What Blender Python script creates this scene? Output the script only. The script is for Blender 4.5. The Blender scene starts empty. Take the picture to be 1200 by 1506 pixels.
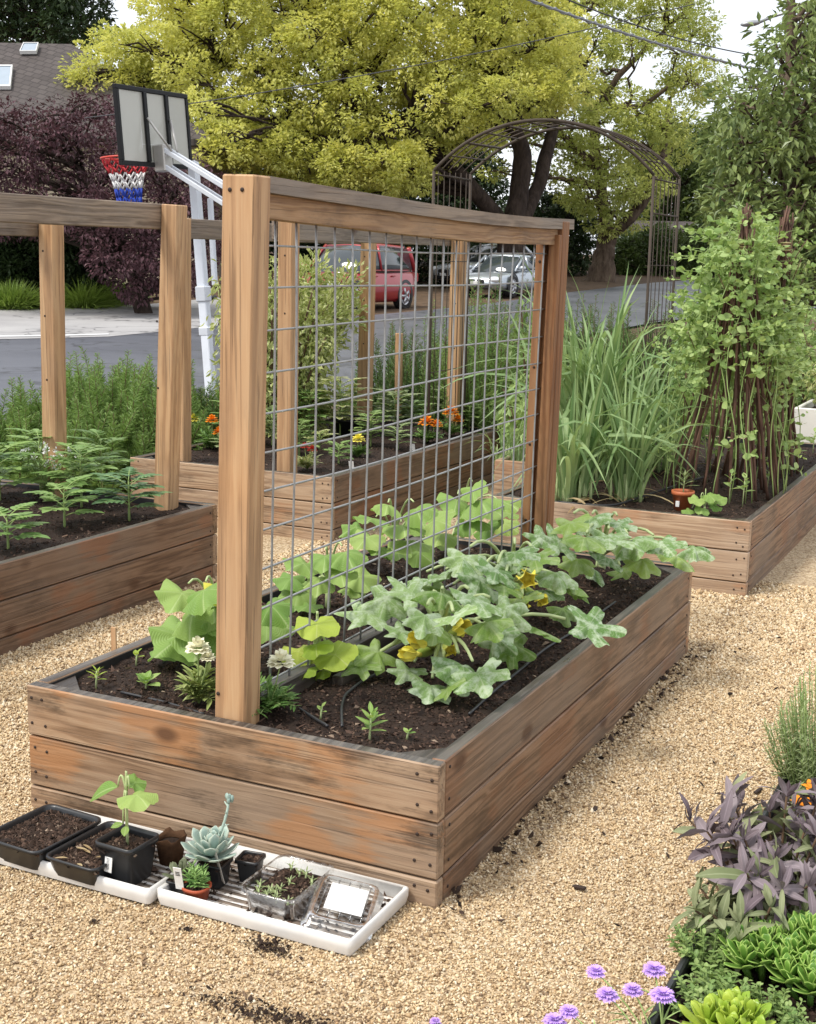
import bpy, math, random
import numpy as np
from mathutils import Matrix, Vector

# ---------------------------------------------------------------- camera
SC = bpy.context.scene
COL = SC.collection
PI = math.pi
R = math.radians
CAM = np.array([2.3965, -2.6458, 1.5127])
YAW, PITCH, ROLL = R(-25.658), R(10.894), R(1.149)
FOC = 1960.0                       # focal length in photo pixels (photo 1200 x 1506)


def cam_axes():
    cy, sy, cp, sp = math.cos(YAW), math.sin(YAW), math.cos(PITCH), math.sin(PITCH)
    f = np.array([sy * cp, cy * cp, -sp])
    r = np.array([cy, -sy, 0.0])
    u = np.cross(r, f)
    c, s = math.cos(ROLL), math.sin(ROLL)
    return c * r + s * u, -s * r + c * u, f


AX_R, AX_U, AX_F = cam_axes()
RIGHT = np.array([math.cos(YAW), -math.sin(YAW), 0.0])     # level right / forward of the viewer
FWD = np.array([math.sin(YAW), math.cos(YAW), 0.0])
UP = np.array([0.0, 0.0, 1.0])
cd = bpy.data.cameras.new("camera")
cam = bpy.data.objects.new("camera", cd)
COL.objects.link(cam)
cam.matrix_world = Matrix([[AX_R[i], AX_U[i], -AX_F[i], CAM[i]] for i in range(3)] + [[0, 0, 0, 1]])
cd.sensor_fit = 'VERTICAL'
cd.sensor_height = 36.0
cd.sensor_width = 36.0 * 1200 / 1506
cd.lens = FOC / 1506 * 36.0
cd.clip_start, cd.clip_end = 0.05, 3000
SC.camera = cam

# ---------------------------------------------------------------- light
SUN_EL, SUN_AZ = R(58), R(-62)     # azimuth measured from +Y towards +X (negative: left), see sun_dir
sun_from = np.array([-0.55, -0.75, 0.0]); sun_from /= np.linalg.norm(sun_from)
sun_vec = np.array([sun_from[0] * math.cos(SUN_EL), sun_from[1] * math.cos(SUN_EL), math.sin(SUN_EL)])
sl = bpy.data.lights.new("sun", 'SUN')
sl.energy = 2.3
sl.angle = R(14)
sl.color = (1.0, 0.95, 0.87)
so = bpy.data.objects.new("sun", sl)
COL.objects.link(so)
so.rotation_euler = Vector(tuple(-sun_vec)).to_track_quat('-Z', 'Y').to_euler()
so.location = (0, 0, 30)

W = bpy.data.worlds.new("World")
SC.world = W
W.use_nodes = True
nt = W.node_tree
for n in list(nt.nodes):
    nt.nodes.remove(n)
out = nt.nodes.new('ShaderNodeOutputWorld')
bg = nt.nodes.new('ShaderNodeBackground')
sky = nt.nodes.new('ShaderNodeTexSky')
sky.sky_type = 'NISHITA'
sky.sun_disc = False
sky.sun_elevation = SUN_EL
sky.sun_rotation = math.atan2(sun_vec[0], sun_vec[1])
sky.air_density = 1.0
sky.dust_density = 2.0
tc = nt.nodes.new('ShaderNodeTexCoord')
nz = nt.nodes.new('ShaderNodeTexNoise')
nz.inputs['Scale'].default_value = 2.3
nz.inputs['Detail'].default_value = 6
nt.links.new(tc.outputs['Generated'], nz.inputs['Vector'])
cr = nt.nodes.new('ShaderNodeValToRGB')
cr.color_ramp.elements[0].position = 0.30
cr.color_ramp.elements[0].color = (0.55, 0.55, 0.55, 1)
cr.color_ramp.elements[1].position = 0.55
cr.color_ramp.elements[1].color = (0.95, 0.95, 0.95, 1)
nt.links.new(nz.outputs['Fac'], cr.inputs['Fac'])
mx = nt.nodes.new('ShaderNodeMix')
mx.data_type = 'RGBA'
nt.links.new(cr.outputs['Color'], mx.inputs[0])
nt.links.new(sky.outputs['Color'], mx.inputs[6])
mx.inputs[7].default_value = (7.6, 7.8, 8.2, 1)          # bright thin cloud cover
nt.links.new(mx.outputs[2], bg.inputs['Color'])
bg.inputs['Strength'].default_value = 0.12
nt.links.new(bg.outputs['Background'], out.inputs['Surface'])

SC.view_settings.view_transform = 'Standard'
SC.view_settings.look = 'None'
SC.view_settings.exposure = 0.55
SC.view_settings.gamma = 1.0
SC.view_settings.use_curve_mapping = False
SC.render.engine = 'CYCLES'
SC.cycles.use_denoising = True
SC.cycles.max_bounces = 8
SC.cycles.transparent_max_bounces = 12
SC.cycles.sample_clamp_indirect = 4.0

rng = np.random.default_rng(7)
random.seed(7)

# ---------------------------------------------------------------- pixel -> world helpers (photo pixels)
GTOP = 0.362                        # height of the raised beds


def terrain(x, y):
    s = (np.asarray(x) - CAM[0]) * FWD[0] + (np.asarray(y) - CAM[1]) * FWD[1]
    k = np.clip(s - 24, 0, 10)
    return 0.028 * (k * k / 20 + np.clip(s - 34, 0, 60))


def ray(u, v):
    return AX_F + AX_R * ((u - 600) / FOC) - AX_U * ((v - 753) / FOC)


def at(u, v, d):
    """point seen at photo pixel (u, v), d metres along the view axis"""
    return CAM + d * ray(u, v)


def atz(u, v, z):
    w = ray(u, v)
    return CAM + w * ((z - CAM[2]) / w[2])


def aty(u, v, y):
    w = ray(u, v)
    return CAM + w * ((y - CAM[1]) / w[1])


def atx(u, v, x):
    w = ray(u, v)
    return CAM + w * ((x - CAM[0]) / w[0])


def att(u, v):
    """point on the terrain"""
    w = ray(u, v)
    d = 2.0
    while d < 120:
        p = CAM + w * d
        if p[2] <= terrain(p[0], p[1]):
            break
        d += 0.02 + d * 0.002
    return CAM + w * d


# ---------------------------------------------------------------- mesh builder
def nrm(v):
    v = np.asarray(v, float)
    return v / max(1e-9, np.linalg.norm(v))


def frame(d, up=(0, 0, 1)):
    x = nrm(d)
    u = np.asarray(up, float)
    if abs(np.dot(x, nrm(u))) > 0.97:
        u = np.array([1.0, 0.05, 0.0]) if abs(x[0]) < 0.9 else np.array([0, 1.0, 0.05])
    y = nrm(np.cross(u, x))
    z = np.cross(x, y)
    return x, y, z


class MB:
    def __init__(s):
        s.v, s.a, s.f, s.m, s.sm, s.n = [], [], [], [], [], 0

    def add(s, v, f, mat=0, attr=None, smooth=True):
        """v (n,3); f int array (k,m) or list of such; attr (n,3) or scalar tint"""
        v = np.asarray(v, float).reshape(-1, 3)
        n = len(v)
        if attr is None:
            attr = random.random()
        a = np.zeros((n, 3))
        if np.ndim(attr) == 0:
            a[:, 0] = attr
        else:
            a[:] = attr
        s.v.append(v)
        s.a.append(a)
        for ff in (f if isinstance(f, list) else [f]):
            ff = np.asarray(ff, dtype=np.int64)
            if ff.size == 0:
                continue
            s.f.append(ff + s.n)
            s.m.append(np.full(len(ff), mat, dtype=np.int32))
            s.sm.append(np.full(len(ff), smooth, dtype=bool))
        s.n += n
        return s

    def build(s, name, mats, parent=None, world=True):
        me = bpy.data.meshes.new(name)
        if s.n:
            v = np.concatenate(s.v)
            if parent is not None and world:
                p = parent
                off = np.zeros(3)
                while p is not None:
                    off += np.array(p.location)
                    p = p.parent
                v = v - off
            me.vertices.add(len(v))
            me.vertices.foreach_set('co', v.astype(np.float32).ravel())
            lens = np.concatenate([np.full(len(f), f.shape[1], dtype=np.int32) for f in s.f])
            idx = np.concatenate([f.ravel() for f in s.f]).astype(np.int32)
            me.loops.add(len(idx))
            me.loops.foreach_set('vertex_index', idx)
            me.polygons.add(len(lens))
            st = np.concatenate([[0], np.cumsum(lens)[:-1]]).astype(np.int32)
            me.polygons.foreach_set('loop_start', st)
            me.polygons.foreach_set('material_index', np.concatenate(s.m))
            me.polygons.foreach_set('use_smooth', np.concatenate(s.sm))
            at_ = me.attributes.new('leaf', 'FLOAT_VECTOR', 'POINT')
            at_.data.foreach_set('vector', np.concatenate(s.a).astype(np.float32).ravel())
            me.update(calc_edges=True)
            me.validate()
        for m in (mats if isinstance(mats, (list, tuple)) else [mats]):
            me.materials.append(m)
        o = bpy.data.objects.new(name, me)
        COL.objects.link(o)
        if parent is not None:
            o.parent = parent
        return o


def tag(o, label=None, cat=None, group=None, kind=None):
    if label:
        o['label'] = label
    if cat:
        o['category'] = cat
    if group:
        o['group'] = group
    if kind:
        o['kind'] = kind
    return o


def thing(name, label, cat, loc=(0, 0, 0), group=None):
    o = bpy.data.objects.new(name, None)
    o.empty_display_size = 0.1
    COL.objects.link(o)
    o.location = tuple(float(c) for c in loc)
    return tag(o, label, cat, group)


def dup(root, loc=None, rotz=None, label=None, group=None, scale=None):
    r = root.copy()
    COL.objects.link(r)
    if loc is not None:
        r.location = tuple(float(c) for c in loc)
    if rotz is not None:
        r.rotation_euler = (0, 0, rotz)
    if scale is not None:
        r.scale = (scale,) * 3 if np.ndim(scale) == 0 else tuple(scale)
    if label:
        r['label'] = label
    if group:
        r['group'] = group
    for ch in list(root.children):
        c = ch.copy()
        COL.objects.link(c)
        c.parent = r
        for g in list(ch.children):
            e = g.copy()
            COL.objects.link(e)
            e.parent = c
    return r


_SG = [(-1, -1, -1), (1, -1, -1), (-1, 1, -1), (1, 1, -1), (-1, -1, 1), (1, -1, 1), (-1, 1, 1), (1, 1, 1)]


def _chamfer():
    key = {}
    for s in _SG:
        for a in range(3):
            key[(s, a)] = len(key)
    q, t = [], []
    for a in range(3):
        b, c = (a + 1) % 3, (a + 2) % 3
        for sa in (-1, 1):
            ring = []
            for sb, sc_ in ((-1, -1), (1, -1), (1, 1), (-1, 1)):
                s = [0, 0, 0]
                s[a], s[b], s[c] = sa, sb, sc_
                ring.append(key[(tuple(s), a)])
            q.append(ring if sa > 0 else ring[::-1])
    for a in range(3):
        for b in range(a + 1, 3):
            c = 3 - a - b
            for sa in (-1, 1):
                for sb in (-1, 1):
                    s1, s2 = [0] * 3, [0] * 3
                    s1[a] = s2[a] = sa
                    s1[b] = s2[b] = sb
                    s1[c], s2[c] = -1, 1
                    s1, s2 = tuple(s1), tuple(s2)
                    q.append([key[(s1, a)], key[(s2, a)], key[(s2, b)], key[(s1, b)]])
    for s in _SG:
        t.append([key[(s, 0)], key[(s, 1)], key[(s, 2)]])
    pos = {i: np.array([(s[k] * (1.0 if k == a else 0.8)) for k in range(3)]) for (s, a), i in key.items()}

    def fix(f):
        P = [pos[i] for i in f]
        n = np.cross(P[1] - P[0], P[2] - P[0])
        return f if np.dot(n, sum(P)) > 0 else f[::-1]
    ks = sorted(key.items(), key=lambda e: e[1])
    sg = np.array([s for (s, a), i in ks], float)
    ax = np.array([a for (s, a), i in ks])
    return sg, ax, np.array([fix(f) for f in q]), np.array([fix(f) for f in t])


_CS, _CA, _CQ, _CT = _chamfer()


def box(mb, c, h, ch=0.003, rot=None, mat=0, attr=None, topmat=None):
    """chamfered box, centre c, half sizes h, rot 3x3 (columns = axes)"""
    h = np.asarray(h, float)
    v = _CS * (h - ch)
    v[np.arange(24), _CA] = _CS[np.arange(24), _CA] * h[_CA]
    if rot is not None:
        v = v @ np.asarray(rot).T
    v = v + np.asarray(c)
    if attr is None:
        attr = random.random()
    if topmat is None:
        mb.add(v, [_CQ, _CT], mat, attr, smooth=False)
    else:
        mb.add(v, [np.delete(_CQ, 5, 0), _CT], mat, attr, smooth=False)
        mb.n -= 24
        mb.f.append(_CQ[5:6] + mb.n); mb.m.append(np.array([topmat], dtype=np.int32)); mb.sm.append(np.array([False]))
        mb.n += 24
    return mb


def boxl(mb, lo, hi, ch=0.003, mat=0, attr=None, topmat=None):
    lo, hi = np.asarray(lo, float), np.asarray(hi, float)
    return box(mb, (lo + hi) / 2, (hi - lo) / 2, ch, None, mat, attr, topmat)


def beam(mb, p0, p1, w, h, ch=0.003, up=(0, 0, 1), mat=0, attr=None):
    p0, p1 = np.asarray(p0, float), np.asarray(p1, float)
    x, y, z = frame(p1 - p0, up)
    box(mb, (p0 + p1) / 2, (np.linalg.norm(p1 - p0) / 2, w / 2, h / 2), ch, np.stack([x, y, z], 1), mat, attr)
    return mb


def tube(mb, pts, rad, n=6, mat=0, attr=None, caps=True):
    pts = np.asarray(pts, float)
    k = len(pts)
    rad = np.broadcast_to(np.asarray(rad, float), (k,))
    t = np.gradient(pts, axis=0)
    t /= np.maximum(1e-9, np.linalg.norm(t, axis=1))[:, None]
    up = np.array([0, 0, 1.0]) if abs(t[0][2]) < 0.9 else np.array([1.0, 0, 0])
    y = nrm(np.cross(up, t[0]))
    ang = np.arange(n) * 2 * PI / n
    V = []
    for i in range(k):
        y = nrm(y - np.dot(y, t[i]) * t[i])
        z = np.cross(t[i], y)
        V.append(pts[i] + rad[i] * (np.cos(ang)[:, None] * y + np.sin(ang)[:, None] * z))
    V = np.concatenate(V)
    i = np.arange(k - 1)[:, None] * n
    j = np.arange(n)[None]
    q = np.stack([i + j, i + (j + 1) % n, i + n + (j + 1) % n, i + n + j], -1).reshape(-1, 4)
    fs = [q]
    if caps and n > 2:
        fs += [np.arange(n)[::-1][None], (np.arange(n) + (k - 1) * n)[None]]
    mb.add(V, fs, mat, attr)
    return mb


def lathe(mb, prof, n=24, c=(0, 0, 0), mat=0, attr=None, square=0.0, rot=None):
    """prof [(r, z)]; square>0 gives a rounded square outline"""
    ang = np.arange(n) * 2 * PI / n
    if square:
        e = 2 / (2 + square)
        cx, sx = np.cos(ang), np.sin(ang)
        ox, oy = np.sign(cx) * np.abs(cx) ** e, np.sign(sx) * np.abs(sx) ** e
    else:
        ox, oy = np.cos(ang), np.sin(ang)
    V = np.concatenate([np.stack([r * ox, r * oy, np.full(n, z)], 1) for r, z in prof])
    if rot is not None:
        V = V @ np.asarray(rot).T
    k = len(prof)
    i = np.arange(k - 1)[:, None] * n
    j = np.arange(n)[None]
    q = np.stack([i + j, i + (j + 1) % n, i + n + (j + 1) % n, i + n + j], -1).reshape(-1, 4)
    mb.add(V + np.asarray(c), q, mat, attr)
    return mb


def prism(mb, poly, h0, h1, mat=0, attr=None, rot=None, c=(0, 0, 0), smooth=False):
    """polygon (n,2) counter-clockwise extruded from h0 to h1 along local z"""
    poly = np.asarray(poly, float)
    n = len(poly)
    V = np.concatenate([np.c_[poly, np.full(n, h0)], np.c_[poly, np.full(n, h1)]])
    if rot is not None:
        V = V @ np.asarray(rot).T
    j = np.arange(n)
    q = np.stack([j, (j + 1) % n, (j + 1) % n + n, j + n], 1)
    mb.add(V + np.asarray(c), [q, j[::-1][None], (j + n)[None]], mat, attr, smooth)
    return mb


def blob(mb, c, r, n=10, mat=0, attr=None, jit=0.0, rot=None):
    r = np.broadcast_to(np.asarray(r, float), (3,))
    th = np.linspace(0, PI, n // 2 + 2)
    V, q = [], []
    for t in th:
        for k in range(n):
            a = 2 * PI * k / n
            V.append((math.sin(t) * math.cos(a), math.sin(t) * math.sin(a), math.cos(t)))
    V = np.array(V)
    if jit:
        V *= 1 + jit * (np.sin(V[:, :1] * 5 + r[0] * 90) * np.cos(V[:, 1:2] * 6 + 1) + 0.6 * np.sin(V[:, 2:] * 9 + V[:, :1] * 7))
    V = V * r
    if rot is not None:
        V = V @ np.asarray(rot).T
    k = len(th)
    i = np.arange(k - 1)[:, None] * n
    j = np.arange(n)[None]
    q = np.stack([i + j, i + n + j, i + n + (j + 1) % n, i + (j + 1) % n], -1).reshape(-1, 4)
    mb.add(V + np.asarray(c), q, mat, attr)
    return mb


# value noise
def vnoise(x, y, seed=0):
    xi, yi = np.floor(x).astype(np.int64), np.floor(y).astype(np.int64)
    fx, fy = x - xi, y - yi
    fx, fy = fx * fx * (3 - 2 * fx), fy * fy * (3 - 2 * fy)

    def h(a, b):
        n = (a * 374761393 + b * 668265263 + seed * 974711) & 0x7fffffff
        n = ((n ^ (n >> 13)) * 1274126177) & 0x7fffffff
        return ((n ^ (n >> 16)) & 0xffff) / 65535.0
    return (h(xi, yi) * (1 - fx) + h(xi + 1, yi) * fx) * (1 - fy) + (h(xi, yi + 1) * (1 - fx) + h(xi + 1, yi + 1) * fx) * fy


def sheet(mb, x0, x1, y0, y1, step, zf, mat=0, attr=0.5):
    nx, ny = max(2, int(round((x1 - x0) / step)) + 1), max(2, int(round((y1 - y0) / step)) + 1)
    X, Y = np.meshgrid(np.linspace(x0, x1, nx), np.linspace(y0, y1, ny))
    V = np.stack([X, Y, zf(X, Y)], -1).reshape(-1, 3)
    i = np.arange(ny - 1)[:, None] * nx
    j = np.arange(nx - 1)[None]
    q = np.stack([i + j, i + j + 1, i + nx + j + 1, i + nx + j], -1).reshape(-1, 4)
    mb.add(V, q, mat, attr)
    return mb


# ---------------------------------------------------------------- leaves
def cloud(mb, P, size, dirs=None, aspect=0.5, fold=0.15, tint=None, droop=0.0, mat=0, up=None):
    """many small folded rhombus leaves: P (n,3) bases, dirs (n,3)"""
    P = np.asarray(P, float)
    n = len(P)
    if n == 0:
        return mb
    d = rng.normal(size=(n, 3)) if dirs is None else np.asarray(dirs, float) + 1e-6
    d[:, 2] -= droop
    d /= np.linalg.norm(d, axis=1)[:, None]
    w = rng.normal(size=(n, 3)) if up is None else np.cross(np.asarray(up, float) + rng.normal(size=(n, 3)) * 0.35, d)
    w -= (w * d).sum(1)[:, None] * d
    w /= np.maximum(1e-6, np.linalg.norm(w, axis=1))[:, None]
    nn = np.cross(d, w)
    L = np.broadcast_to(np.asarray(size, float), (n,)) * rng.uniform(0.7, 1.25, n)
    L = L[:, None]
    m = P + d * L * 0.5
    hw = L * aspect * 0.5
    V = np.stack([P, m + w * hw + nn * L * fold, P + d * L - nn * L * fold * 0.5, m - w * hw + nn * L * fold], 1).reshape(-1, 3)
    t = rng.random(n) if tint is None else np.broadcast_to(tint, (n,))
    A = np.zeros((n, 4, 3))
    A[:, :, 0] = t[:, None]
    A[:, :, 1] = [0, 0.5, 1, 0.5]
    A[:, :, 2] = [0, 1, 0, 1]
    mb.add(V, np.arange(4 * n).reshape(-1, 4), mat, A.reshape(-1, 3), smooth=False)
    return mb


def blades(mb, P, D, L, W_, bend=0.3, seg=6, fold=0.2, tint=None, mat=0, kink=0.0, shape=None):
    """strap leaves: bases P, start directions D, lengths L, widths W_"""
    P, D = np.asarray(P, float), np.asarray(D, float)
    n = len(P)
    D = D / np.linalg.norm(D, axis=1)[:, None]
    L = np.broadcast_to(np.asarray(L, float), (n,))
    W_ = np.broadcast_to(np.asarray(W_, float), (n,))
    bend = np.broadcast_to(np.asarray(bend, float), (n,))
    t = np.linspace(0, 1, seg + 1)
    h = D.copy()
    h[:, 2] = 0
    h += rng.normal(size=(n, 3)) * [0.08, 0.08, 0]
    h /= np.maximum(1e-6, np.linalg.norm(h, axis=1))[:, None]
    side = np.cross([0, 0, 1.0], h)
    side += rng.normal(size=(n, 3)) * 0.3
    side /= np.linalg.norm(side, axis=1)[:, None]
    kk = np.broadcast_to(kink, (n,))
    pts = np.zeros((n, seg + 1, 3))
    cur = P.copy()
    pts[:, 0] = cur
    for i in range(seg):
        tm = t[i + 1]
        d = D * 1.0
        d = D + (h * 0.6 - np.array([0, 0, 1.3])) * (bend * tm ** 1.6)[:, None] * 1.6
        d = d - np.array([0, 0, 1.0]) * (kk * (tm > 0.6))[:, None]
        d /= np.linalg.norm(d, axis=1)[:, None]
        cur = cur + d * (L / seg)[:, None]
        pts[:, i + 1] = cur
    prof = np.array([(0.55 + 0.45 * min(1, x * 4)) * (1 - x ** 3) ** 0.8 + 0.02 for x in t]) if shape is None else np.array([shape(x) for x in t])
    off = side[:, None, :] * (W_[:, None] * prof[None])[:, :, None] * 0.5
    nn = np.cross(D, side)
    lift = nn[:, None, :] * (W_[:, None] * prof[None])[:, :, None] * fold
    V = np.stack([pts - off + lift, pts, pts + off + lift], 2)      # n, seg+1, 3, 3
    V = V.reshape(-1, 3)
    base = np.arange(n)[:, None, None] * (seg + 1) * 3
    i = np.arange(seg)[None, :, None] * 3
    j = np.arange(2)[None, None, :]
    a = base + i + j
    q = np.stack([a, a + 1, a + 4, a + 3], -1).reshape(-1, 4)
    A = np.zeros((n, seg + 1, 3, 3))
    A[..., 0] = (rng.random(n) if tint is None else np.broadcast_to(tint, (n,)))[:, None, None]
    A[..., 1] = t[None, :, None]
    A[..., 2] = np.array([1, 0, 1])[None, None, :]
    mb.add(V, q, mat, A.reshape(-1, 3))
    return mb


def lobed(nt_=44, lobes=5, depth=0.34, serr=0.05, ruff=0.05, cup=0.12, heart=0.35, point=0.0, rings=5, npow=0.8, fold=0.018):
    """palmate leaf template, petiole at the origin, tip towards +x, about 1 long"""
    th = np.linspace(-PI, PI, nt_, endpoint=False)
    sp = 2 * PI / (lobes + 0.6)
    r = 0.58 * (1 - depth * (0.5 - 0.5 * np.cos(2 * PI * th / sp)) ** npow)
    r *= 1 - 0.10 * (np.abs(th) / PI)
    r *= 1 + point * np.exp(-(th / 0.25) ** 2)
    r *= 1 + serr * (2 * np.mod(np.abs(th) * 2.6 + .3, 1) - 1) + serr * 0.6 * np.sin(th * 13 + 1)
    r *= 1 - heart * np.exp(-((np.abs(th) - PI) / 0.22) ** 2)
    V = [[0, 0, 0]]
    A = [[0, 0.5, 0]]
    for k in range(1, rings + 1):
        f = k / rings
        rr = r * f
        z = -cup * f ** 2 + ruff * f ** 2 * np.sin(th * lobes * 1.0 + 0.4) + ruff * 0.5 * f ** 3 * np.sin(th * 11)
        z = z + fold * f * np.cos(2 * PI * th / sp)
        V += np.c_[rr * np.cos(th), rr * np.sin(th), z].tolist()
        vein = np.abs(np.sin(PI * th / sp))
        A += np.c_[np.zeros(nt_), np.full(nt_, f), np.clip(vein, 0, 1)].tolist()
    V = np.array(V) + [0.42, 0, 0]
    q = []
    j = np.arange(nt_)
    tri = np.stack([np.zeros(nt_, int), 1 + j, 1 + (j + 1) % nt_], 1)
    for k in range(rings - 1):
        a = 1 + k * nt_
        q.append(np.stack([a + j, a + nt_ + j, a + nt_ + (j + 1) % nt_, a + (j + 1) % nt_], 1))
    return V, [tri, np.concatenate(q)], np.array(A)


def lance(seg=8, wid=0.3, peak=0.4, curl=0.1, fold=0.12, wave=0.0, blunt=0.85):
    t = np.linspace(0, 1, seg + 1)
    w = wid * 0.5 * np.clip(np.where(t < peak, np.sin(PI / 2 * t / peak), np.cos(PI / 2 * (t - peak) / (1 - peak))), 0.02, 1) ** blunt
    V, A = [], []
    for k, x in enumerate(t):
        z = -curl * x * x
        for s in (-1, -0.5, 0, 0.5, 1):
            V.append([x, s * w[k], z + fold * abs(s) * w[k] * 2 + wave * math.sin(x * 13 + s) * abs(s) * w[k]])
            A.append([0, x, abs(s)])
    i = np.arange(seg)[:, None] * 5
    j = np.arange(4)[None]
    q = np.stack([i + j, i + j + 5, i + j + 6, i + j + 1], -1).reshape(-1, 4)
    return np.array(V), [q[:, ::-1]], np.array(A)


def spoon(seg=6, wid=0.4, thick=0.12, curl=-0.25, tip=0.7):
    """thick succulent leaf (closed tube, flattened)"""
    t = np.linspace(0, 1, seg + 1)
    V, A = [], []
    n = 8
    for x in t:
        w = wid * 0.5 * (0.45 + 0.55 * math.sin(PI * min(1, x / tip) * 0.5)) * (1 if x < tip else math.sqrt(max(0.02, 1 - ((x - tip) / (1 - tip)) ** 2)))
        th = thick * 0.5 * (1 - 0.4 * x) * (1 if x < 0.9 else 0.5)
        for k in range(n):
            a = 2 * PI * k / n
            V.append([x, w * math.cos(a), th * math.sin(a) - curl * x * x + 0.15 * w * math.cos(a) ** 2])
            A.append([0, x, abs(math.cos(a))])
    i = np.arange(seg)[:, None] * n
    j = np.arange(n)[None]
    q = np.stack([i + j, i + (j + 1) % n, i + n + (j + 1) % n, i + n + j], -1).reshape(-1, 4)
    return np.array(V), [q, np.arange(n)[::-1][None], (np.arange(n) + seg * n)[None]], np.array(A)


def put(mb, T, pos, d, up=(0, 0, 1), size=0.1, wide=1.0, tint=None, mat=0, roll=0.0):
    V, F, A = T
    x, y, z = frame(d, up)
    if roll:
        c, s = math.cos(roll), math.sin(roll)
        y, z = c * y + s * z, -s * y + c * z
    M = np.stack([x, y * wide, z], 0) * size
    A = A.copy()
    A[:, 0] = random.random() if tint is None else tint
    mb.add(V @ M + np.asarray(pos), F, mat, A)
    return mb


def curve(p0, p1, sag=0.0, n=6, mid=None, up=0.0):
    p0, p1 = np.asarray(p0, float), np.asarray(p1, float)
    t = np.linspace(0, 1, n)[:, None]
    m = (p0 + p1) / 2 + np.array([0, 0, up - sag]) if mid is None else np.asarray(mid, float)
    return (1 - t) ** 2 * p0 + 2 * t * (1 - t) * m + t * t * p1


def sph(n, r=1.0, shell=0.0):
    d = rng.normal(size=(n, 3))
    d /= np.linalg.norm(d, axis=1)[:, None]
    return d * r * (shell + (1 - shell) * rng.random(n) ** (1 / 3))[:, None]


# ---------------------------------------------------------------- materials
class NT:
    def __init__(s, name):
        s.m = bpy.data.materials.new(name)
        s.m.use_nodes = True
        s.t = s.m.node_tree
        for n in list(s.t.nodes):
            s.t.nodes.remove(n)
        s.out = s.t.nodes.new('ShaderNodeOutputMaterial')

    def n(s, typ, **kw):
        n = s.t.nodes.new('ShaderNode' + typ)
        for k, v in kw.items():
            setattr(n, k, v)
        return n

    def l(s, a, b):
        s.t.links.new(a, b)

    def val(s, sock, v):
        if hasattr(v, 'is_output') or isinstance(v, bpy.types.NodeSocket):
            s.l(v, sock)
        else:
            if hasattr(sock.default_value, '__len__') and np.ndim(v) == 1 and len(v) == 3 and len(sock.default_value) == 4:
                v = (*v, 1)
            sock.default_value = v

    def coord(s, which='Object', scale=(1, 1, 1), rnd=0.0, attr=None):
        tc = s.n('TexCoord')
        mp = s.n('Mapping')
        s.l(tc.outputs[which], mp.inputs['Vector'])
        mp.inputs['Scale'].default_value = scale
        v = mp.outputs['Vector']
        if rnd:
            oi = s.n('ObjectInfo')
            add = s.n('VectorMath', operation='ADD')
            mul = s.math('MULTIPLY', oi.outputs['Random'], rnd)
            s.l(v, add.inputs[0])
            s.l(mul, add.inputs[1])
            v = add.outputs[0]
        if attr is not None:
            add = s.n('VectorMath', operation='ADD')
            mul = s.math('MULTIPLY', attr, 57.0)
            s.l(v, add.inputs[0])
            s.l(mul, add.inputs[1])
            v = add.outputs[0]
        return v

    def noise(s, vec=None, scale=5.0, detail=4, rough=0.55, dist=0.0, out='Fac'):
        n = s.n('TexNoise')
        n.inputs['Scale'].default_value = scale
        n.inputs['Detail'].default_value = detail
        n.inputs['Roughness'].default_value = rough
        n.inputs['Distortion'].default_value = dist
        if vec is not None:
            s.l(vec, n.inputs['Vector'])
        return n.outputs[out]

    def ramp(s, fac, stops):
        r = s.n('ValToRGB')
        e = r.color_ramp.elements
        while len(e) < len(stops):
            e.new(0.5)
        for k, (p, c) in enumerate(stops):
            e[k].position = p
            e[k].color = (*c, 1) if np.ndim(c) else (c, c, c, 1)
        s.l(fac, r.inputs['Fac'])
        return r.outputs['Color']

    def mix(s, fac, a, b, mode='MIX'):
        m = s.n('Mix', data_type='RGBA', blend_type=mode)
        s.val(m.inputs[0], fac)
        s.val(m.inputs[6], a)
        s.val(m.inputs[7], b)
        return m.outputs[2]

    def math(s, op, a, b=0.0, clamp=False):
        m = s.n('Math', operation=op, use_clamp=clamp)
        s.val(m.inputs[0], a)
        s.val(m.inputs[1], b)
        return m.outputs[0]

    def leafattr(s):
        a = s.n('Attribute', attribute_name='leaf')
        sep = s.n('SeparateXYZ')
        s.l(a.outputs['Vector'], sep.inputs[0])
        return sep.outputs[0], sep.outputs[1], sep.outputs[2]

    def bsdf(s, col, rough=0.6, spec=0.5, metal=0.0, bump=None, bstr=0.3, bdist=0.01, **kw):
        b = s.n('BsdfPrincipled')
        s.val(b.inputs['Base Color'], col)
        s.val(b.inputs['Roughness'], rough)
        b.inputs['Specular IOR Level'].default_value = spec
        b.inputs['Metallic'].default_value = metal
        for k, v in kw.items():
            s.val(b.inputs[k.replace('_', ' ')], v)
        if bump is not None:
            bp = s.n('Bump')
            bp.inputs['Strength'].default_value = bstr
            bp.inputs['Distance'].default_value = bdist
            s.l(bump, bp.inputs['Height'])
            s.l(bp.outputs['Normal'], b.inputs['Normal'])
        return b.outputs[0]

    def done(s, sh):
        s.l(sh, s.out.inputs['Surface'])
        return s.m


def plain(name, col, rough=0.5, spec=0.5, metal=0.0, var=0.15, nscale=30.0, bstr=0.1, **kw):
    t = NT(name)
    v = t.coord('Object', rnd=20.0)
    nz = t.noise(v, nscale, 4)
    c = t.mix(nz, tuple(x * (1 - var) for x in col), tuple(min(1, x * (1 + var)) for x in col))
    rr = t.math('ADD', t.math('MULTIPLY', nz, 0.2), rough - 0.1)
    return t.done(t.bsdf(c, rr, spec, metal, bump=nz, bstr=bstr, bdist=0.003, **kw))


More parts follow.
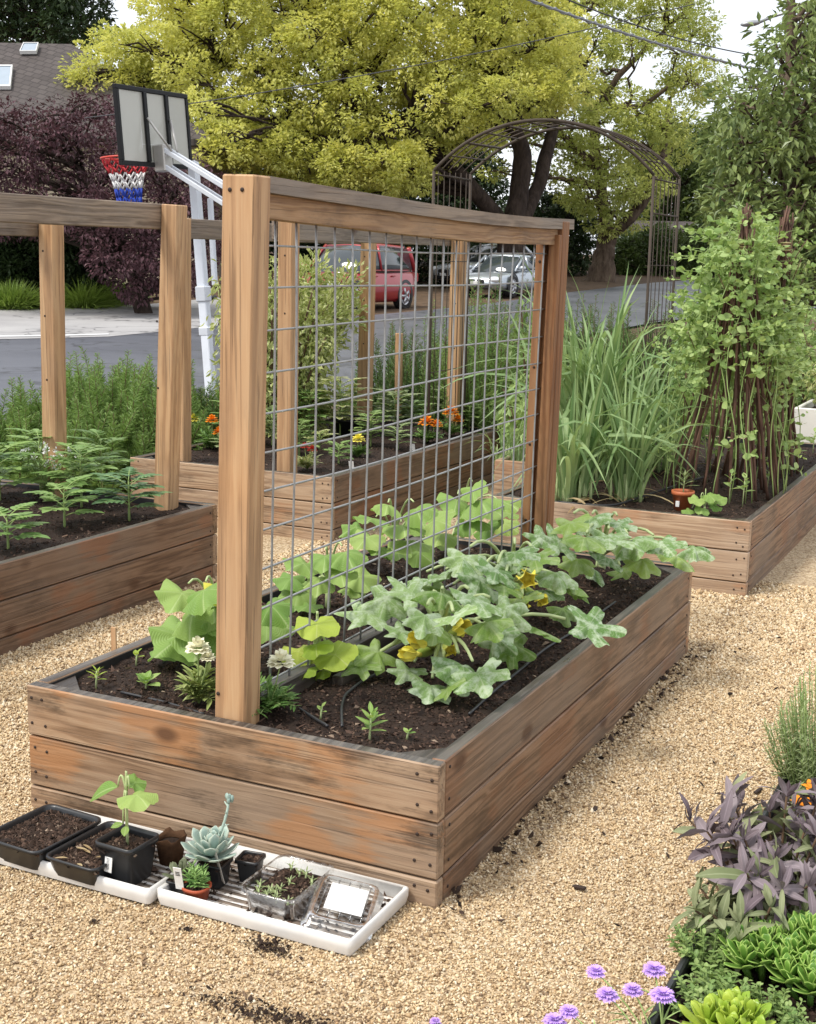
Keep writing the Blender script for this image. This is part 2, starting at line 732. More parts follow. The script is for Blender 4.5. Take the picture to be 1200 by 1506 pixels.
def leafmat(name, dark, light, vein=None, vamt=0.35, trans=0.3, rough=0.5, spots=None, spot_amt=0.0, spot_scale=60.0, edge=None, nscale=6.0, top=None, spec=0.35, quilt=0.0):
    t = NT(name)
    ti, lu, lv = t.leafattr()
    v = t.coord('Object', rnd=13.0)
    nz = t.noise(v, nscale, 3)
    f = t.math('ADD', t.math('MULTIPLY', ti, 0.75), t.math('MULTIPLY', t.math('SUBTRACT', nz, 0.35), 0.6), clamp=True)
    c = t.mix(f, dark, light)
    if top is not None:                      # young leaves towards the tip of the shoot
        c = t.mix(t.math('MULTIPLY', lu, 0.6), c, top)
    if spots is not None:
        sn = t.noise(v, spot_scale, 5, 0.65)
        sf = t.ramp(sn, [(0.45, 0.0), (0.6, 1.0)])
        c = t.mix(t.math('MULTIPLY', sf, spot_amt), c, spots)
    if vein is not None:
        vf = t.ramp(lv, [(0.0, 1.0), (0.16, 0.0)])
        c = t.mix(t.math('MULTIPLY', vf, vamt), c, vein)
    if edge is not None:
        ef = t.ramp(lv, [(0.55, 0.0), (0.8, 1.0)])
        c = t.mix(ef, c, edge)
    hgt = t.noise(v, 90, 3)
    bs = 0.15
    if quilt:                                # side veins and the puckered surface between them
        ph = t.math('ADD', t.math('MULTIPLY', lu, 34.0), t.math('MULTIPLY', lv, -15.0))
        sv = t.math('ABSOLUTE', t.math('SINE', ph))
        svf = t.ramp(sv, [(0.0, 1.0), (0.16, 0.0)])
        c = t.mix(t.math('MULTIPLY', svf, quilt), c, vein if vein is not None else light)
        hgt = t.math('ADD', t.math('MULTIPLY', hgt, 0.5), t.math('MULTIPLY', sv, 0.8))
        bs = 0.32
    b = t.bsdf(c, rough, spec, bump=hgt, bstr=bs, bdist=0.004)
    if trans:
        tr = t.n('BsdfTranslucent')
        t.l(t.mix(1.0, c, (1.0, 1.0, 0.72), 'MULTIPLY'), tr.inputs['Color'])
        m = t.n('MixShader')
        m.inputs[0].default_value = trans
        t.l(b, m.inputs[1])
        t.l(tr.outputs[0], m.inputs[2])
        b = m.outputs[0]
    return t.done(b)


def woodmat(name, axis, cols, grey, greyamt=0.5, orange=None, oamt=0.0, stain=0.5, rough=0.6, ring=18.0, knots=True):
    t = NT(name)
    ti, lu, lv = t.leafattr()
    sc = [1.0, 1.0, 1.0]
    sc[axis] = 0.03
    v0 = t.coord('Object', (1, 1, 1), rnd=31.0, attr=ti)
    v = t.coord('Object', tuple(sc), rnd=31.0, attr=ti)
    warp = t.noise(v0, 2.2, 3, out='Color')
    add = t.n('VectorMath', operation='MULTIPLY_ADD')
    t.l(warp, add.inputs[0])
    add.inputs[1].default_value = (0.035, 0.035, 0.035)
    t.l(v, add.inputs[2])
    g = t.noise(add.outputs[0], ring, 2, 0.45, 0.25)
    rings = t.math('SINE', t.math('MULTIPLY', g, 46.0))
    rings = t.math('ADD', t.math('MULTIPLY', rings, 0.5), 0.5)
    fine = t.noise(v, 230, 4, 0.6)
    mid = t.noise(v, 55, 4, 0.6)
    f = t.math('ADD', t.math('MULTIPLY', rings, 0.24), t.math('ADD', t.math('MULTIPLY', fine, 0.38), t.math('MULTIPLY', mid, 0.42)), clamp=True)
    c = t.ramp(f, [(0.30, cols[0]), (0.51, cols[1]), (0.74, cols[2])])
    big = t.noise(v0, 1.9, 4, 0.55)
    c = t.mix(t.math('MULTIPLY', t.ramp(big, [(0.42, 0.0), (0.62, 1.0)]), greyamt), c, grey)
    # plank to plank difference
    c = t.mix(t.math('MULTIPLY', t.math('SUBTRACT', ti, 0.5), 0.5, clamp=True), c, cols[0])
    if orange is not None:
        on = t.noise(t.coord('Object', (1, 1, 1), rnd=77.0, attr=ti), 3.1, 3, 0.5)
        c = t.mix(t.math('MULTIPLY', t.ramp(t.math('ADD', on, t.math('MULTIPLY', t.math('SUBTRACT', mid, 0.5), 0.35)), [(0.55, 0.0), (0.63, 1.0)]), oamt), c, orange)
    st = t.noise(t.coord('Object', tuple(0.35 if k == axis else 1.0 for k in range(3)), rnd=51.0, attr=ti), 7.0, 6, 0.68)
    c = t.mix(t.math('MULTIPLY', t.ramp(t.math('ADD', st, t.math('MULTIPLY', t.math('SUBTRACT', fine, 0.5), 0.4)), [(0.53, 0.0), (0.67, 1.0)]), stain), c, (0.045, 0.028, 0.018))
    if knots:
        vo = t.n('TexVoronoi')
        vo.inputs['Scale'].default_value = 4.2
        kv = t.coord('Object', tuple(0.55 if k == axis else 1.0 for k in range(3)), rnd=91.0, attr=ti)
        t.l(kv, vo.inputs['Vector'])
        kf = t.ramp(vo.outputs['Distance'], [(0.06, 1.0), (0.12, 0.0)])
        c = t.mix(t.math('MULTIPLY', kf, 0.75), c, (0.07, 0.03, 0.015))
    ck = t.noise(t.coord('Object', tuple(0.012 if k == axis else 1.0 for k in range(3)), rnd=19.0, attr=ti), 150, 2, 0.4)
    ckf = t.ramp(ck, [(0.63, 0.0), (0.67, 1.0)])
    c = t.mix(t.math('MULTIPLY', ckf, 0.38), c, (0.04, 0.024, 0.015))
    f = t.math('SUBTRACT', f, t.math('MULTIPLY', ckf, 0.8))
    rr = t.math('SUBTRACT', rough + 0.12, t.math('MULTIPLY', st, 0.25))
    return t.done(t.bsdf(c, rr, 0.35, bump=f, bstr=0.5, bdist=0.004))
# ================================================================ SETTING
def lift(x, y):
    s = (np.asarray(x) - CAM[0]) * FWD[0] + (np.asarray(y) - CAM[1]) * FWD[1]
    return 0.004 + 0.05 * np.clip((s - 18) / 10, 0, 1)


def gravelmat():
    t = NT('gravel')
    v = t.coord('Object')
    vo = t.n('TexVoronoi')
    vo.inputs['Scale'].default_value = 120
    t.l(v, vo.inputs['Vector'])
    sep = t.n('SeparateColor')
    t.l(vo.outputs['Color'], sep.inputs[0])
    c = t.ramp(sep.outputs[0], [(0.0, (0.18, 0.11, 0.06)), (0.2, (0.36, 0.25, 0.14)), (0.6, (0.54, 0.41, 0.25)), (1.0, (0.68, 0.57, 0.40))])
    nz = t.noise(v, 1.7, 4)
    c = t.mix(t.ramp(nz, [(0.4, 0.0), (0.7, 0.35)]), c, (0.30, 0.19, 0.11))
    h = t.math('SUBTRACT', 1.0, vo.outputs['Distance'])
    return t.done(t.bsdf(c, 0.75, 0.3, bump=h, bstr=0.9, bdist=0.006))


def pebblemat():
    t = NT('pebble')
    ti, lu, lv = t.leafattr()
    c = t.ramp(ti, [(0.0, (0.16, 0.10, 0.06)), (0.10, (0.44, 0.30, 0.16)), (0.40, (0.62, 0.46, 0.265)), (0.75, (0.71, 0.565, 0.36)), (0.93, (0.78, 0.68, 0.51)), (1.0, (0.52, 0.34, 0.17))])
    return t.done(t.bsdf(c, 0.62, 0.35))


def dirtmat(name, a, b, scale=9.0, bstr=0.6):
    t = NT(name)
    v = t.coord('Object')
    n1 = t.noise(v, scale, 8, 0.65)
    c = t.ramp(n1, [(0.3, a), (0.7, b)])
    return t.done(t.bsdf(c, 0.9, 0.2, bump=n1, bstr=bstr, bdist=0.03))


def asphaltmat(name, a, b, rough=0.45):
    t = NT(name)
    v = t.coord('Object')
    n1 = t.noise(v, 0.55, 5, 0.6)
    n2 = t.noise(v, 60, 3)
    f = t.math('ADD', t.math('MULTIPLY', n1, 0.7), t.math('MULTIPLY', n2, 0.3))
    c = t.ramp(f, [(0.35, a), (0.65, b)])
    # wandering dark tar-sealed cracks
    w = t.noise(v, 0.35, 4, 0.6)
    cf = t.ramp(t.math('ABSOLUTE', t.math('SUBTRACT', w, 0.5)), [(0.0, 1.0), (0.012, 0.0)])
    c = t.mix(t.math('MULTIPLY', cf, 0.75), c, (0.02, 0.02, 0.022))
    return t.done(t.bsdf(c, rough, 0.5, bump=n2, bstr=0.3, bdist=0.01))


M_gravel, M_pebble = gravelmat(), pebblemat()
M_dirt = dirtmat('mulch', (0.05, 0.032, 0.02), (0.16, 0.105, 0.065), 4.0)
M_asph = asphaltmat('asphalt', (0.062, 0.065, 0.08), (0.115, 0.12, 0.14))
M_conc = asphaltmat('driveway_concrete', (0.30, 0.29, 0.29), (0.42, 0.41, 0.40), 0.7)
M_lawn = dirtmat('lawn', (0.12, 0.20, 0.035), (0.24, 0.33, 0.08), 6.0)

g = MB()
sheet(g, -170, 130, -20, 260, 2.5, lambda x, y: terrain(x, y) - 0.0 * x, 0)
tag(g.build('ground', M_dirt), 'bare brown mulch ground around the garden and under the trees', 'ground', kind='structure')
g = MB()
sheet(g, -3.2, 4.2, -3.2, 6.4, 0.1, lambda x, y: 0.004 + 0.012 * vnoise(x * 2.1, y * 2.1, 3), 0)
tag(g.build('gravel_path', M_gravel), 'pale tan gravel path between the timber beds', 'gravel path', kind='structure')


def path_z(x, y):
    return 0.004 + 0.012 * vnoise(x * 2.1, y * 2.1, 3)


# loose pebbles over the path (uncountable)
def pebbles():
    n = 520000
    x, y = rng.uniform(-1.15, 2.75, n), rng.uniform(-1.15, 3.7, n)
    keep = ~((x > 0.02) & (x < 1.2) & (y > 0.02) & (y < 2.33)) & (x > -1.04)
    q = np.stack([x, y, 0 * x], 1) - CAM
    zc = q @ AX_F
    uu, vv = 600 + FOC * (q @ AX_R) / zc, 753 - FOC * (q @ AX_U) / zc
    keep &= (zc > 0.5) & (uu > -420) & (uu < 1600) & (vv < 1900)
    dens = np.clip(4.6 / zc, 0.35, 1.0) ** 1.2
    keep &= rng.random(n) < dens
    x, y, zc = x[keep], y[keep], zc[keep]
    n = len(x)
    r = rng.gamma(8, 0.00034, n) * np.clip(zc / 3.6, 0.9, 1.7) + 0.0009
    tmpl = np.array([(1, 0, 0), (0, 1, 0), (-1, 0, 0), (0, -1, 0), (0, 0, 0.75), (0, 0, -0.75)], float)
    V = tmpl[None] * r[:, None, None] * rng.uniform(0.7, 1.3, (n, 1, 3))
    V = V + rng.normal(size=(n, 6, 3)) * 0.22 * r[:, None, None]
    a = rng.uniform(0, 2 * PI, n)
    c, s = np.cos(a)[:, None], np.sin(a)[:, None]
    V = np.stack([c * V[..., 0] - s * V[..., 1], s * V[..., 0] + c * V[..., 1], V[..., 2]], -1)
    tl = rng.normal(size=(n, 2)) * 0.4
    V[..., 2] += V[..., 0] * tl[:, :1] + V[..., 1] * tl[:, 1:]
    V += np.stack([x, y, path_z(x, y) + r * rng.uniform(0.1, 0.75, n)], 1)[:, None]
    F = np.array([(0, 1, 4), (1, 2, 4), (2, 3, 4), (3, 0, 4), (1, 0, 5), (2, 1, 5), (3, 2, 5), (0, 3, 5)])
    F = (F[None] + np.arange(n)[:, None, None] * 6).reshape(-1, 3)
    A = np.zeros((n, 6, 3))
    tt = rng.random(n)
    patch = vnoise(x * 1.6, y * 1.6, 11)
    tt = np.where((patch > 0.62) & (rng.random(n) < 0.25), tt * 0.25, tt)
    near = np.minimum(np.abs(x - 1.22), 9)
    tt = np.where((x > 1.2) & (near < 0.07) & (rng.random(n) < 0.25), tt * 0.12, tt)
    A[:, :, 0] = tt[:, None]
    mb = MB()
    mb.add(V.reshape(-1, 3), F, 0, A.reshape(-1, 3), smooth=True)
    tag(mb.build('gravel_stones', M_pebble), 'loose tan and cream pea gravel covering the path', 'gravel', kind='stuff')


pebbles()

# ---- street, driveway and lawn
FAR_E = [(-260, 506), (-60, 502), (80, 499), (160, 497), (320, 482), (420, 474), (520, 469), (700, 452), (840, 432), (960, 418), (1100, 408), (1300, 402)]
NEAR_E = [(-260, 690), (-60, 650), (80, 640), (160, 630), (320, 610), (420, 605), (520, 590), (700, 545), (840, 500), (960, 478), (1100, 460), (1300, 452)]


def strip(name, far, near, mat, label, cat, zoff=0.0, cols=14):
    mb = MB()
    V = []
    P = []
    for (a, b) in zip(far, near):
        P.append((att(*a), att(*b)))
    rows = []
    for i in range(len(P) - 1):
        for k in range(8 if i < len(P) - 2 else 9):
            t = k / 8
            rows.append((P[i][0] * (1 - t) + P[i + 1][0] * t, P[i][1] * (1 - t) + P[i + 1][1] * t))
    for f, n_ in rows:
        for k in range(cols + 1):
            t = k / cols
            p = f * (1 - t) + n_ * t
            p[2] = terrain(p[0], p[1]) + lift(p[0], p[1]) + zoff
            V.append(p)
    i = np.arange(len(rows) - 1)[:, None] * (cols + 1)
    j = np.arange(cols)[None]
    q = np.stack([i + j, i + j + cols + 1, i + j + cols + 2, i + j + 1], -1).reshape(-1, 4)
    mb.add(V, q[:, ::-1], 0, 0.5)
    return tag(mb.build(name, mat), label, cat, kind='structure')


strip('road', FAR_E, NEAR_E, M_asph, 'grey asphalt street running past the garden', 'street')
strip('driveway', [(-260, 462), (-60, 461), (80, 457), (230, 450), (330, 440)], [(-260, 507), (-60, 503), (80, 500), (160, 498), (320, 483)], M_conc,
      'pale concrete driveway apron at the far kerb', 'driveway', 0.006)
strip('lawn', [(-260, 395), (-60, 397), (60, 399), (190, 402)], [(-260, 460), (-60, 459), (60, 455), (190, 448)], M_lawn,
      'bright green lawn across the street', 'lawn', 0.004)
strip('road_line', [(-30, 497.2), (80, 496.2), (160, 494.5)], [(-30, 499.2), (80, 498.2), (160, 496)], plain('white_paint', (0.62, 0.62, 0.62), 0.7),
      'thin pale line along the far edge of the street', 'road line', 0.014)

# ---------------------------------------------------------------- trees
M_bark = None


def barkmat(name, a, b):
    t = NT(name)
    v = t.coord('Object', (1, 1, 0.3))
    n1 = t.noise(v, 6.0, 8, 0.7, 0.4)
    c = t.ramp(n1, [(0.35, a), (0.7, b)])
    return t.done(t.bsdf(c, 0.9, 0.15, bump=n1, bstr=0.8, bdist=0.05))


M_bark = barkmat('grey_brown_bark', (0.045, 0.03, 0.022), (0.17, 0.125, 0.09))
M_bark_dark = barkmat('dark_bark', (0.02, 0.014, 0.011), (0.07, 0.05, 0.04))


def inpoly(p, poly):
    x, y = p
    r = False
    n = len(poly)
    for i in range(n):
        x1, y1 = poly[i]
        x2, y2 = poly[(i + 1) % n]
        if (y1 > y) != (y2 > y) and x < (x2 - x1) * (y - y1) / (y2 - y1) + x1:
            r = not r
    return r


def lobes_in(poly, d0, d1, rpx, gap, n_try=3000, holes=()):
    """crown lobes spread through the outline of a crown, each at its own depth"""
    xs, ys = [p[0] for p in poly], [p[1] for p in poly]
    res = []
    for _ in range(n_try):
        u, v = random.uniform(min(xs), max(xs)), random.uniform(min(ys), max(ys))
        if not inpoly((u, v), poly):
            continue
        if any((u - h[0]) ** 2 + (v - h[1]) ** 2 < h[2] ** 2 for h in holes):
            continue
        d = random.uniform(d0, d1)
        if any((u - a) ** 2 + (v - b) ** 2 + ((d - e) * 14) ** 2 < gap ** 2 for a, b, e, _r in res):
            continue
        res.append((u, v, d, random.uniform(*rpx)))
    return [(at(u, v, d), r * d / FOC) for u, v, d, r in res]


def crown(mb, lobes, leaf, per_m2, aspect=0.55, clump=0.36, flat=0.8, droop=0.1, nclump=16, hang=0.0):
    for c, r in lobes:
        k = nclump
        dirs = sph(k, 1.0, 0.75)
        cc = c + dirs * r * np.array([1, 1, flat])
        cr_ = r * clump * rng.uniform(0.7, 1.3, k)
        n = max(4, int(per_m2 * 4 * PI * r * r / k / 2))
        P = np.repeat(cc, n, 0)
        off = sph(n * k, 1.0, 0.55) * np.repeat(cr_, n)[:, None]
        off[:, 2] *= 0.75
        P = P + off
        D = off / np.maximum(1e-4, np.linalg.norm(off, axis=1))[:, None] + np.repeat(dirs, n, 0) * 0.6 + rng.normal(size=(n * k, 3)) * 0.5
        ct = rng.random(k)
        tint = np.clip(np.repeat(ct, n) * 0.6 + rng.random(n * k) * 0.4, 0, 1)
        cloud(mb, P, leaf, D, aspect, 0.12, tint, droop, up=D + np.array([0, 0, 1.2]))


def limbs(mb, lobes, skeleton, n_frac=1.0, r_end=0.03, r_start=0.10):
    """skeleton: list of (points, radii); every lobe gets a bough from the nearest skeleton point below it"""
    S = []
    for pts, rad in skeleton:
        pts = np.asarray(pts, float)
        tt = np.linspace(0, 1, len(pts))
        ti_ = np.linspace(0, 1, 5 * len(pts))
        fp = np.stack([np.interp(ti_, tt, pts[:, k]) for k in range(3)], 1)
        fp += np.cumsum(rng.normal(size=fp.shape), 0) * 0.012
        fr = np.interp(ti_, tt, rad) * (1 + 0.06 * np.sin(ti_ * 23))
        tube(mb, fp, fr, 9)
        S.append((fp, fr))
    A = np.concatenate([s[0] for s in S])
    RR = np.concatenate([s[1] for s in S])
    for c, r in lobes:
        if random.random() > n_frac:
            continue
        dd = np.linalg.norm((A - c) * [1, 1, 1.0], axis=1) + 1.5 * np.clip(A[:, 2] - c[2] + 0.5, 0, 9)
        i = int(np.argmin(dd))
        p = curve(A[i], c, n=7, mid=(A[i] + c) / 2 + np.array([random.uniform(-.3, .3), random.uniform(-.3, .3), random.uniform(-.3, .5)]))
        p[1:-1] += rng.normal(size=(5, 3)) * 0.09
        tube(mb, p, np.linspace(min(r_start, RR[i] * 0.7), r_end, 7), 5)
        for _ in range(3):
            e = c + sph(1)[0] * r * 0.9
            tube(mb, curve(p[4], e, n=4, up=0.1), np.linspace(r_end * 1.2, r_end * 0.4, 4), 4)


def tree(name, label, base, lobes, skeleton, leafm, bark, leaf=0.18, per_m2=200, group=None, cat='tree', **kw):
    root = thing(name, label, cat, base, group)
    tr = MB()
    fr = kw.pop('n_frac', 1.0)
    re_, rs_ = kw.pop('r_end', 0.03), kw.pop('r_start', 0.1)
    limbs(tr, lobes, skeleton, fr, re_, rs_)
    tr.build('trunk', bark, root)
    cw = MB()
    crown(cw, lobes, leaf, per_m2, **kw)
    cw.build('crown', leafm, root)
    return root


M_camphor = leafmat('camphor_leaf', (0.44, 0.48, 0.13), (0.90, 0.85, 0.30), trans=0.5, nscale=0.5, rough=0.55)
M_camphor_g = leafmat('camphor_leaf_green', (0.30, 0.37, 0.11), (0.76, 0.76, 0.28), trans=0.5, nscale=0.5, rough=0.55)
M_maple = leafmat('maple_leaf', (0.045, 0.02, 0.026), (0.17, 0.08, 0.095), trans=0.15, nscale=0.7, rough=0.5)
M_dkgreen = leafmat('evergreen_leaf', (0.014, 0.03, 0.012), (0.06, 0.095, 0.03), trans=0.15, nscale=0.5)
M_midgreen = leafmat('background_leaf', (0.03, 0.06, 0.015), (0.14, 0.19, 0.05), trans=0.25, nscale=0.5)
M_magnolia = leafmat('magnolia_leaf', (0.05, 0.10, 0.03), (0.42, 0.50, 0.18), trans=0.25, nscale=1.0, rough=0.35, vein=(0.30, 0.30, 0.16), vamt=0.3)

# large camphor on the left of the picture (multi-stemmed)
CL = [(120, 95), (150, 78), (190, 62), (228, 40), (245, -70), (700, -70), (780, -30), (850, 40), (840, 120), (770, 170), (690, 195), (640, 235), (610, 262),
      (545, 272), (470, 262), (400, 250), (335, 232), (290, 180), (235, 132), (150, 128)]
lob = lobes_in(CL, 41, 47, (30, 50), 43, 5000, holes=((345, 105, 34), (520, 30, 22), (318, 200, 16), (395, 130, 16), (660, 15, 20), (745, 60, 20), (600, 95, 14)))
lob += [(at(u, v, d), r * d / FOC) for u, v, d, r in ((128, 108, 42, 20), (178, 118, 42, 20), (207, 70, 42, 17), (300, 165, 37, 20), (306, 196, 37, 19), (325, 226, 37, 20), (288, 150, 38, 20), (335, 200, 37, 22), (300, 228, 37, 14), (500, 240, 41, 34), (570, 240, 41, 34), (420, 225, 41, 32), (360, 215, 41, 30))]
b0 = att(752, 425)
B0 = at(752, 425, 45)
B0[2] = terrain(B0[0], B0[1])
sk = [([B0 - [0, 0, .2], at(752, 380, 45), at(748, 330, 45)], [.62, .5, .42]),
      ([at(750, 350, 45), at(715, 300, 44.6), at(660, 240, 44), at(560, 170, 43.5), at(430, 110, 43), at(330, 95, 43)], [.34, .3, .25, .2, .14, .08]),
      ([at(750, 350, 45), at(765, 290, 45), at(770, 220, 45), at(730, 120, 44.5), at(690, 10, 44), at(680, -60, 44)], [.40, .36, .3, .24, .18, .1]),
      ([at(755, 350, 45), at(795, 270, 45.5), at(815, 190, 46), at(800, 90, 46), at(790, 0, 46)], [.3, .25, .22, .17, .1]),
      ([at(560, 170, 43.5), at(470, 60, 43), at(400, -40, 43)], [.16, .12, .07]),
      ([at(660, 240, 44), at(600, 190, 43), at(520, 215, 42.5), at(420, 190, 42)], [.2, .15, .12, .07])]
tree('camphor_tree', 'huge yellow-green camphor tree spreading behind the basketball hoop', B0, lob, sk, M_camphor, M_bark_dark, leaf=0.14, per_m2=260,
     aspect=0.62, clump=0.34, nclump=20, r_start=0.12)

# second camphor with the pale trunk on the right
CR = [(700, 60), (760, -70), (1010, -70), (1040, 60), (1042, 120), (1000, 190), (975, 250), (940, 300), (900, 330), (870, 330), (845, 250), (800, 200), (735, 205), (690, 215)]
lob = lobes_in(CR, 49, 56, (22, 38), 44, 3000, holes=((935, 125, 26), (905, 72, 14), (965, 150, 22), (940, 330, 20), (1010, 190, 12)))
lob += [(at(u, v, d), r * d / FOC) for u, v, d, r in ((905, 310, 50, 17), (895, 335, 50, 13), (920, 280, 50, 18), (780, 255, 52, 18), (830, 280, 52, 18), (725, 250, 52, 18))]
B1 = at(884, 400, 52)
B1[2] = terrain(B1[0], B1[1])
sk = [([B1 - [0, 0, .3], at(886, 395, 52), at(887, 372, 52), at(892, 345, 52)], [.75, .5, .40, .36]),
      ([at(890, 350, 52), at(888, 310, 52), at(878, 250, 52), at(870, 170, 52), at(850, 80, 52), at(840, -30, 52)], [.26, .22, .2, .17, .12, .08]),
      ([at(893, 350, 52), at(925, 325, 51), at(955, 285, 51), at(975, 230, 51), at(985, 150, 51)], [.26, .22, .19, .15, .09]),
      ([at(870, 170, 52), at(910, 110, 52), at(960, 60, 52), at(1005, 20, 52)], [.14, .12, .09, .05]),
      ([at(878, 250, 52), at(830, 200, 52), at(780, 130, 52)], [.15, .12, .07]),
      ([at(905, 160, 51), at(945, 155, 51), at(985, 125, 51), at(1010, 118, 51)], [.10, .09, .07, .04])]
tree('camphor_tree', 'tall camphor tree with pale flared trunk and open yellow-green crown beyond the metal arch', B1, lob, sk, M_camphor_g, M_bark, leaf=0.15, per_m2=210,
     aspect=0.62, clump=0.40, nclump=16, r_start=0.11)

# purple maple
MP = [(-60, 185), (20, 165), (75, 156), (150, 150), (172, 178), (230, 215), (290, 255), (315, 300), (315, 380), (280, 432), (200, 430), (150, 400), (130, 335), (60, 330), (-60, 340)]
lob = lobes_in(MP, 28, 32, (20, 34), 32, 3000)
Bm = at(215, 440, 30)
Bm[2] = terrain(Bm[0], Bm[1])
sk = [([Bm - [0, 0, .2], at(205, 400, 30), at(170, 330, 30), at(120, 250, 30), at(60, 180, 30)], [.2, .17, .14, .1, .05]),
      ([at(200, 395, 30), at(240, 330, 30), at(260, 280, 30)], [.13, .1, .05])]
tree('purple_maple_tree', 'dark purple maple tree in front of the house across the street', Bm, lob, sk, M_maple, M_bark_dark, leaf=0.115, per_m2=300,
     aspect=0.5, clump=0.5, flat=0.6, droop=0.55, nclump=15, r_start=0.05, r_end=0.015)

# dark hedge under the maple, dark greenery between and behind the vehicles
def bush(name, label, poly, d0, d1, rpx, gap, m, leaf, per, cat='shrub', group=None, stem=0.03, holes=(), **kw):
    lob = lobes_in(poly, d0, d1, rpx, gap, 1500, holes)
    xs = [p[0] for p in poly]
    u0 = sum(xs) / len(xs)
    base = at(u0, max(p[1] for p in poly), (d0 + d1) / 2)
    base[2] = terrain(base[0], base[1])
    top = at(u0, sum(p[1] for p in poly) / len(poly), (d0 + d1) / 2)
    return tree(name, label, base, lob, [([base - [0, 0, .1], (base + top) / 2, top], [stem * 2, stem * 1.5, stem])], m, M_bark_dark, leaf, per, group, cat,
                r_start=stem, r_end=stem * 0.4, **kw)


bush('hedge', 'dark green clipped hedge shaded below the purple maple', [(-80, 330), (140, 335), (150, 395), (135, 412), (-80, 412)], 32, 34, (20, 30), 17, M_dkgreen, 0.15, 330, 'hedge', nclump=14)
bush('evergreen_shrub', 'dark evergreen shrubbery behind the red vehicle', [(330, 300), (650, 320), (690, 350), (690, 420), (330, 430)], 46, 50, (20, 30), 26, M_dkgreen, 0.17, 120, nclump=12)
bush('evergreen_shrub', 'dark evergreen shrubbery between the pale camphor trunk and silver car', [(800, 290), (865, 300), (862, 395), (690, 398), (690, 330), (760, 300)], 56, 60, (13, 22), 18, M_dkgreen, 0.2, 110, nclump=11)
bush('evergreen_shrub', 'leafy green shrubs right of the pale camphor trunk', [(905, 350), (1010, 345), (1060, 330), (1120, 340), (1120, 398), (905, 402)], 58, 63, (11, 20), 17, M_midgreen, 0.2, 120, nclump=11,
     holes=((1000, 340, 16),))

# conifers behind the house, tall trees closing the view
for lab, poly, d0, d1, m in (
        ('dark conifer rising behind the tiled roof at the left edge', [(-120, -80), (120, -80), (140, -20), (148, 30), (130, 60), (60, 60), (-120, 60)], 58, 64, M_dkgreen),
        ('blue-green tall tree behind the arch and the parked cars', [(610, 190), (720, 190), (725, 345), (610, 345)], 66, 72, M_dkgreen),
        ('distant mid green tree seen under the right camphor crown', [(940, 210), (1040, 200), (1060, 330), (950, 350)], 78, 86, M_midgreen),
        ('distant tree filling the view behind the magnolia', [(1060, 180), (1330, 120), (1330, 380), (1070, 380)], 62, 68, M_midgreen),
        ('distant dark tree left of centre behind both camphors', [(300, 200), (560, 180), (600, 330), (330, 330)], 62, 70, M_dkgreen)):
    lob = lobes_in(poly, d0, d1, (22, 36), 34, 1500)
    u0 = sum(p[0] for p in poly) / len(poly)
    d = (d0 + d1) / 2
    base = at(u0, 390, d)
    base[2] = terrain(base[0], base[1])
    ys = [p[1] for p in poly]
    tree('background_tree', lab, base, lob, [([base - [0, 0, .3], at(u0, (max(ys) + 390) / 2, d), at(u0, (max(ys) + min(ys)) / 2, d)], [.4, .3, .1])], m, M_bark_dark, 0.30, 60,
         'trees beyond the street', nclump=14, r_start=0.1)

# magnolia on the right
MG = [(1135, 110), (1150, 40), (1200, -20), (1300, -60), (1300, 430), (1090, 420), (1062, 340), (1052, 260), (1070, 190), (1090, 130)]
lob = lobes_in(MG, 17, 20, (28, 42), 32, 4000, holes=((1135, 35, 20), (1185, 110, 20), (1080, 60, 25)))
Bg = at(1165, 470, 18.5)
Bg[2] = 0
sk = [([Bg, at(1168, 400, 18.5), at(1165, 200, 18.5), at(1160, 60, 18.5), at(1158, -60, 18.5)], [.17, .15, .12, .08, .05]),
      ([at(1166, 330, 18.5), at(1110, 260, 18.2), at(1070, 210, 18)], [.07, .05, .03]),
      ([at(1164, 250, 18.5), at(1220, 180, 18.5), at(1260, 120, 18.5)], [.07, .05, .03])]
tree('magnolia_tree', 'broad-leaved dark green magnolia at the right edge above the bean poles', Bg, lob, sk, M_magnolia, M_bark, leaf=0.15, per_m2=190,
     aspect=0.42, clump=0.42, nclump=14, droop=0.35, r_start=0.04, r_end=0.012)

# ---------------------------------------------------------------- grass clumps, boulder across the street
M_grass = leafmat('ornamental_grass', (0.17, 0.28, 0.05), (0.42, 0.55, 0.13), trans=0.3, nscale=1.0)
M_rock = plain('boulder_stone', (0.33, 0.29, 0.24), 0.9, 0.2, var=0.4, nscale=6, bstr=0.6)


def grass_clump(u, v, hpx, wpx, lab, tint=0.5):
    b = att(u, v)
    d = (b - CAM) @ AX_F
    s = d / FOC
    n = 1500
    P = b + np.stack([rng.normal(size=n) * wpx * s * 0.20, rng.normal(size=n) * wpx * s * 0.20, np.zeros(n)], 1)
    D = (P - b) * 1.6 + np.array([0, 0, hpx * s * 0.50]) + rng.normal(size=(n, 3)) * hpx * s * 0.12
    root = thing('grass_clump', lab, 'grass clump', b, 'tall grasses across the street')
    mb = MB()
    blades(mb, P, D, hpx * s * rng.uniform(0.6, 1.0, n), 0.024, rng.uniform(0.05, 0.5, n), 5, tint=np.clip(rng.normal(tint, 0.2, n), 0, 1))
    mb.build('blades', M_grass, root)


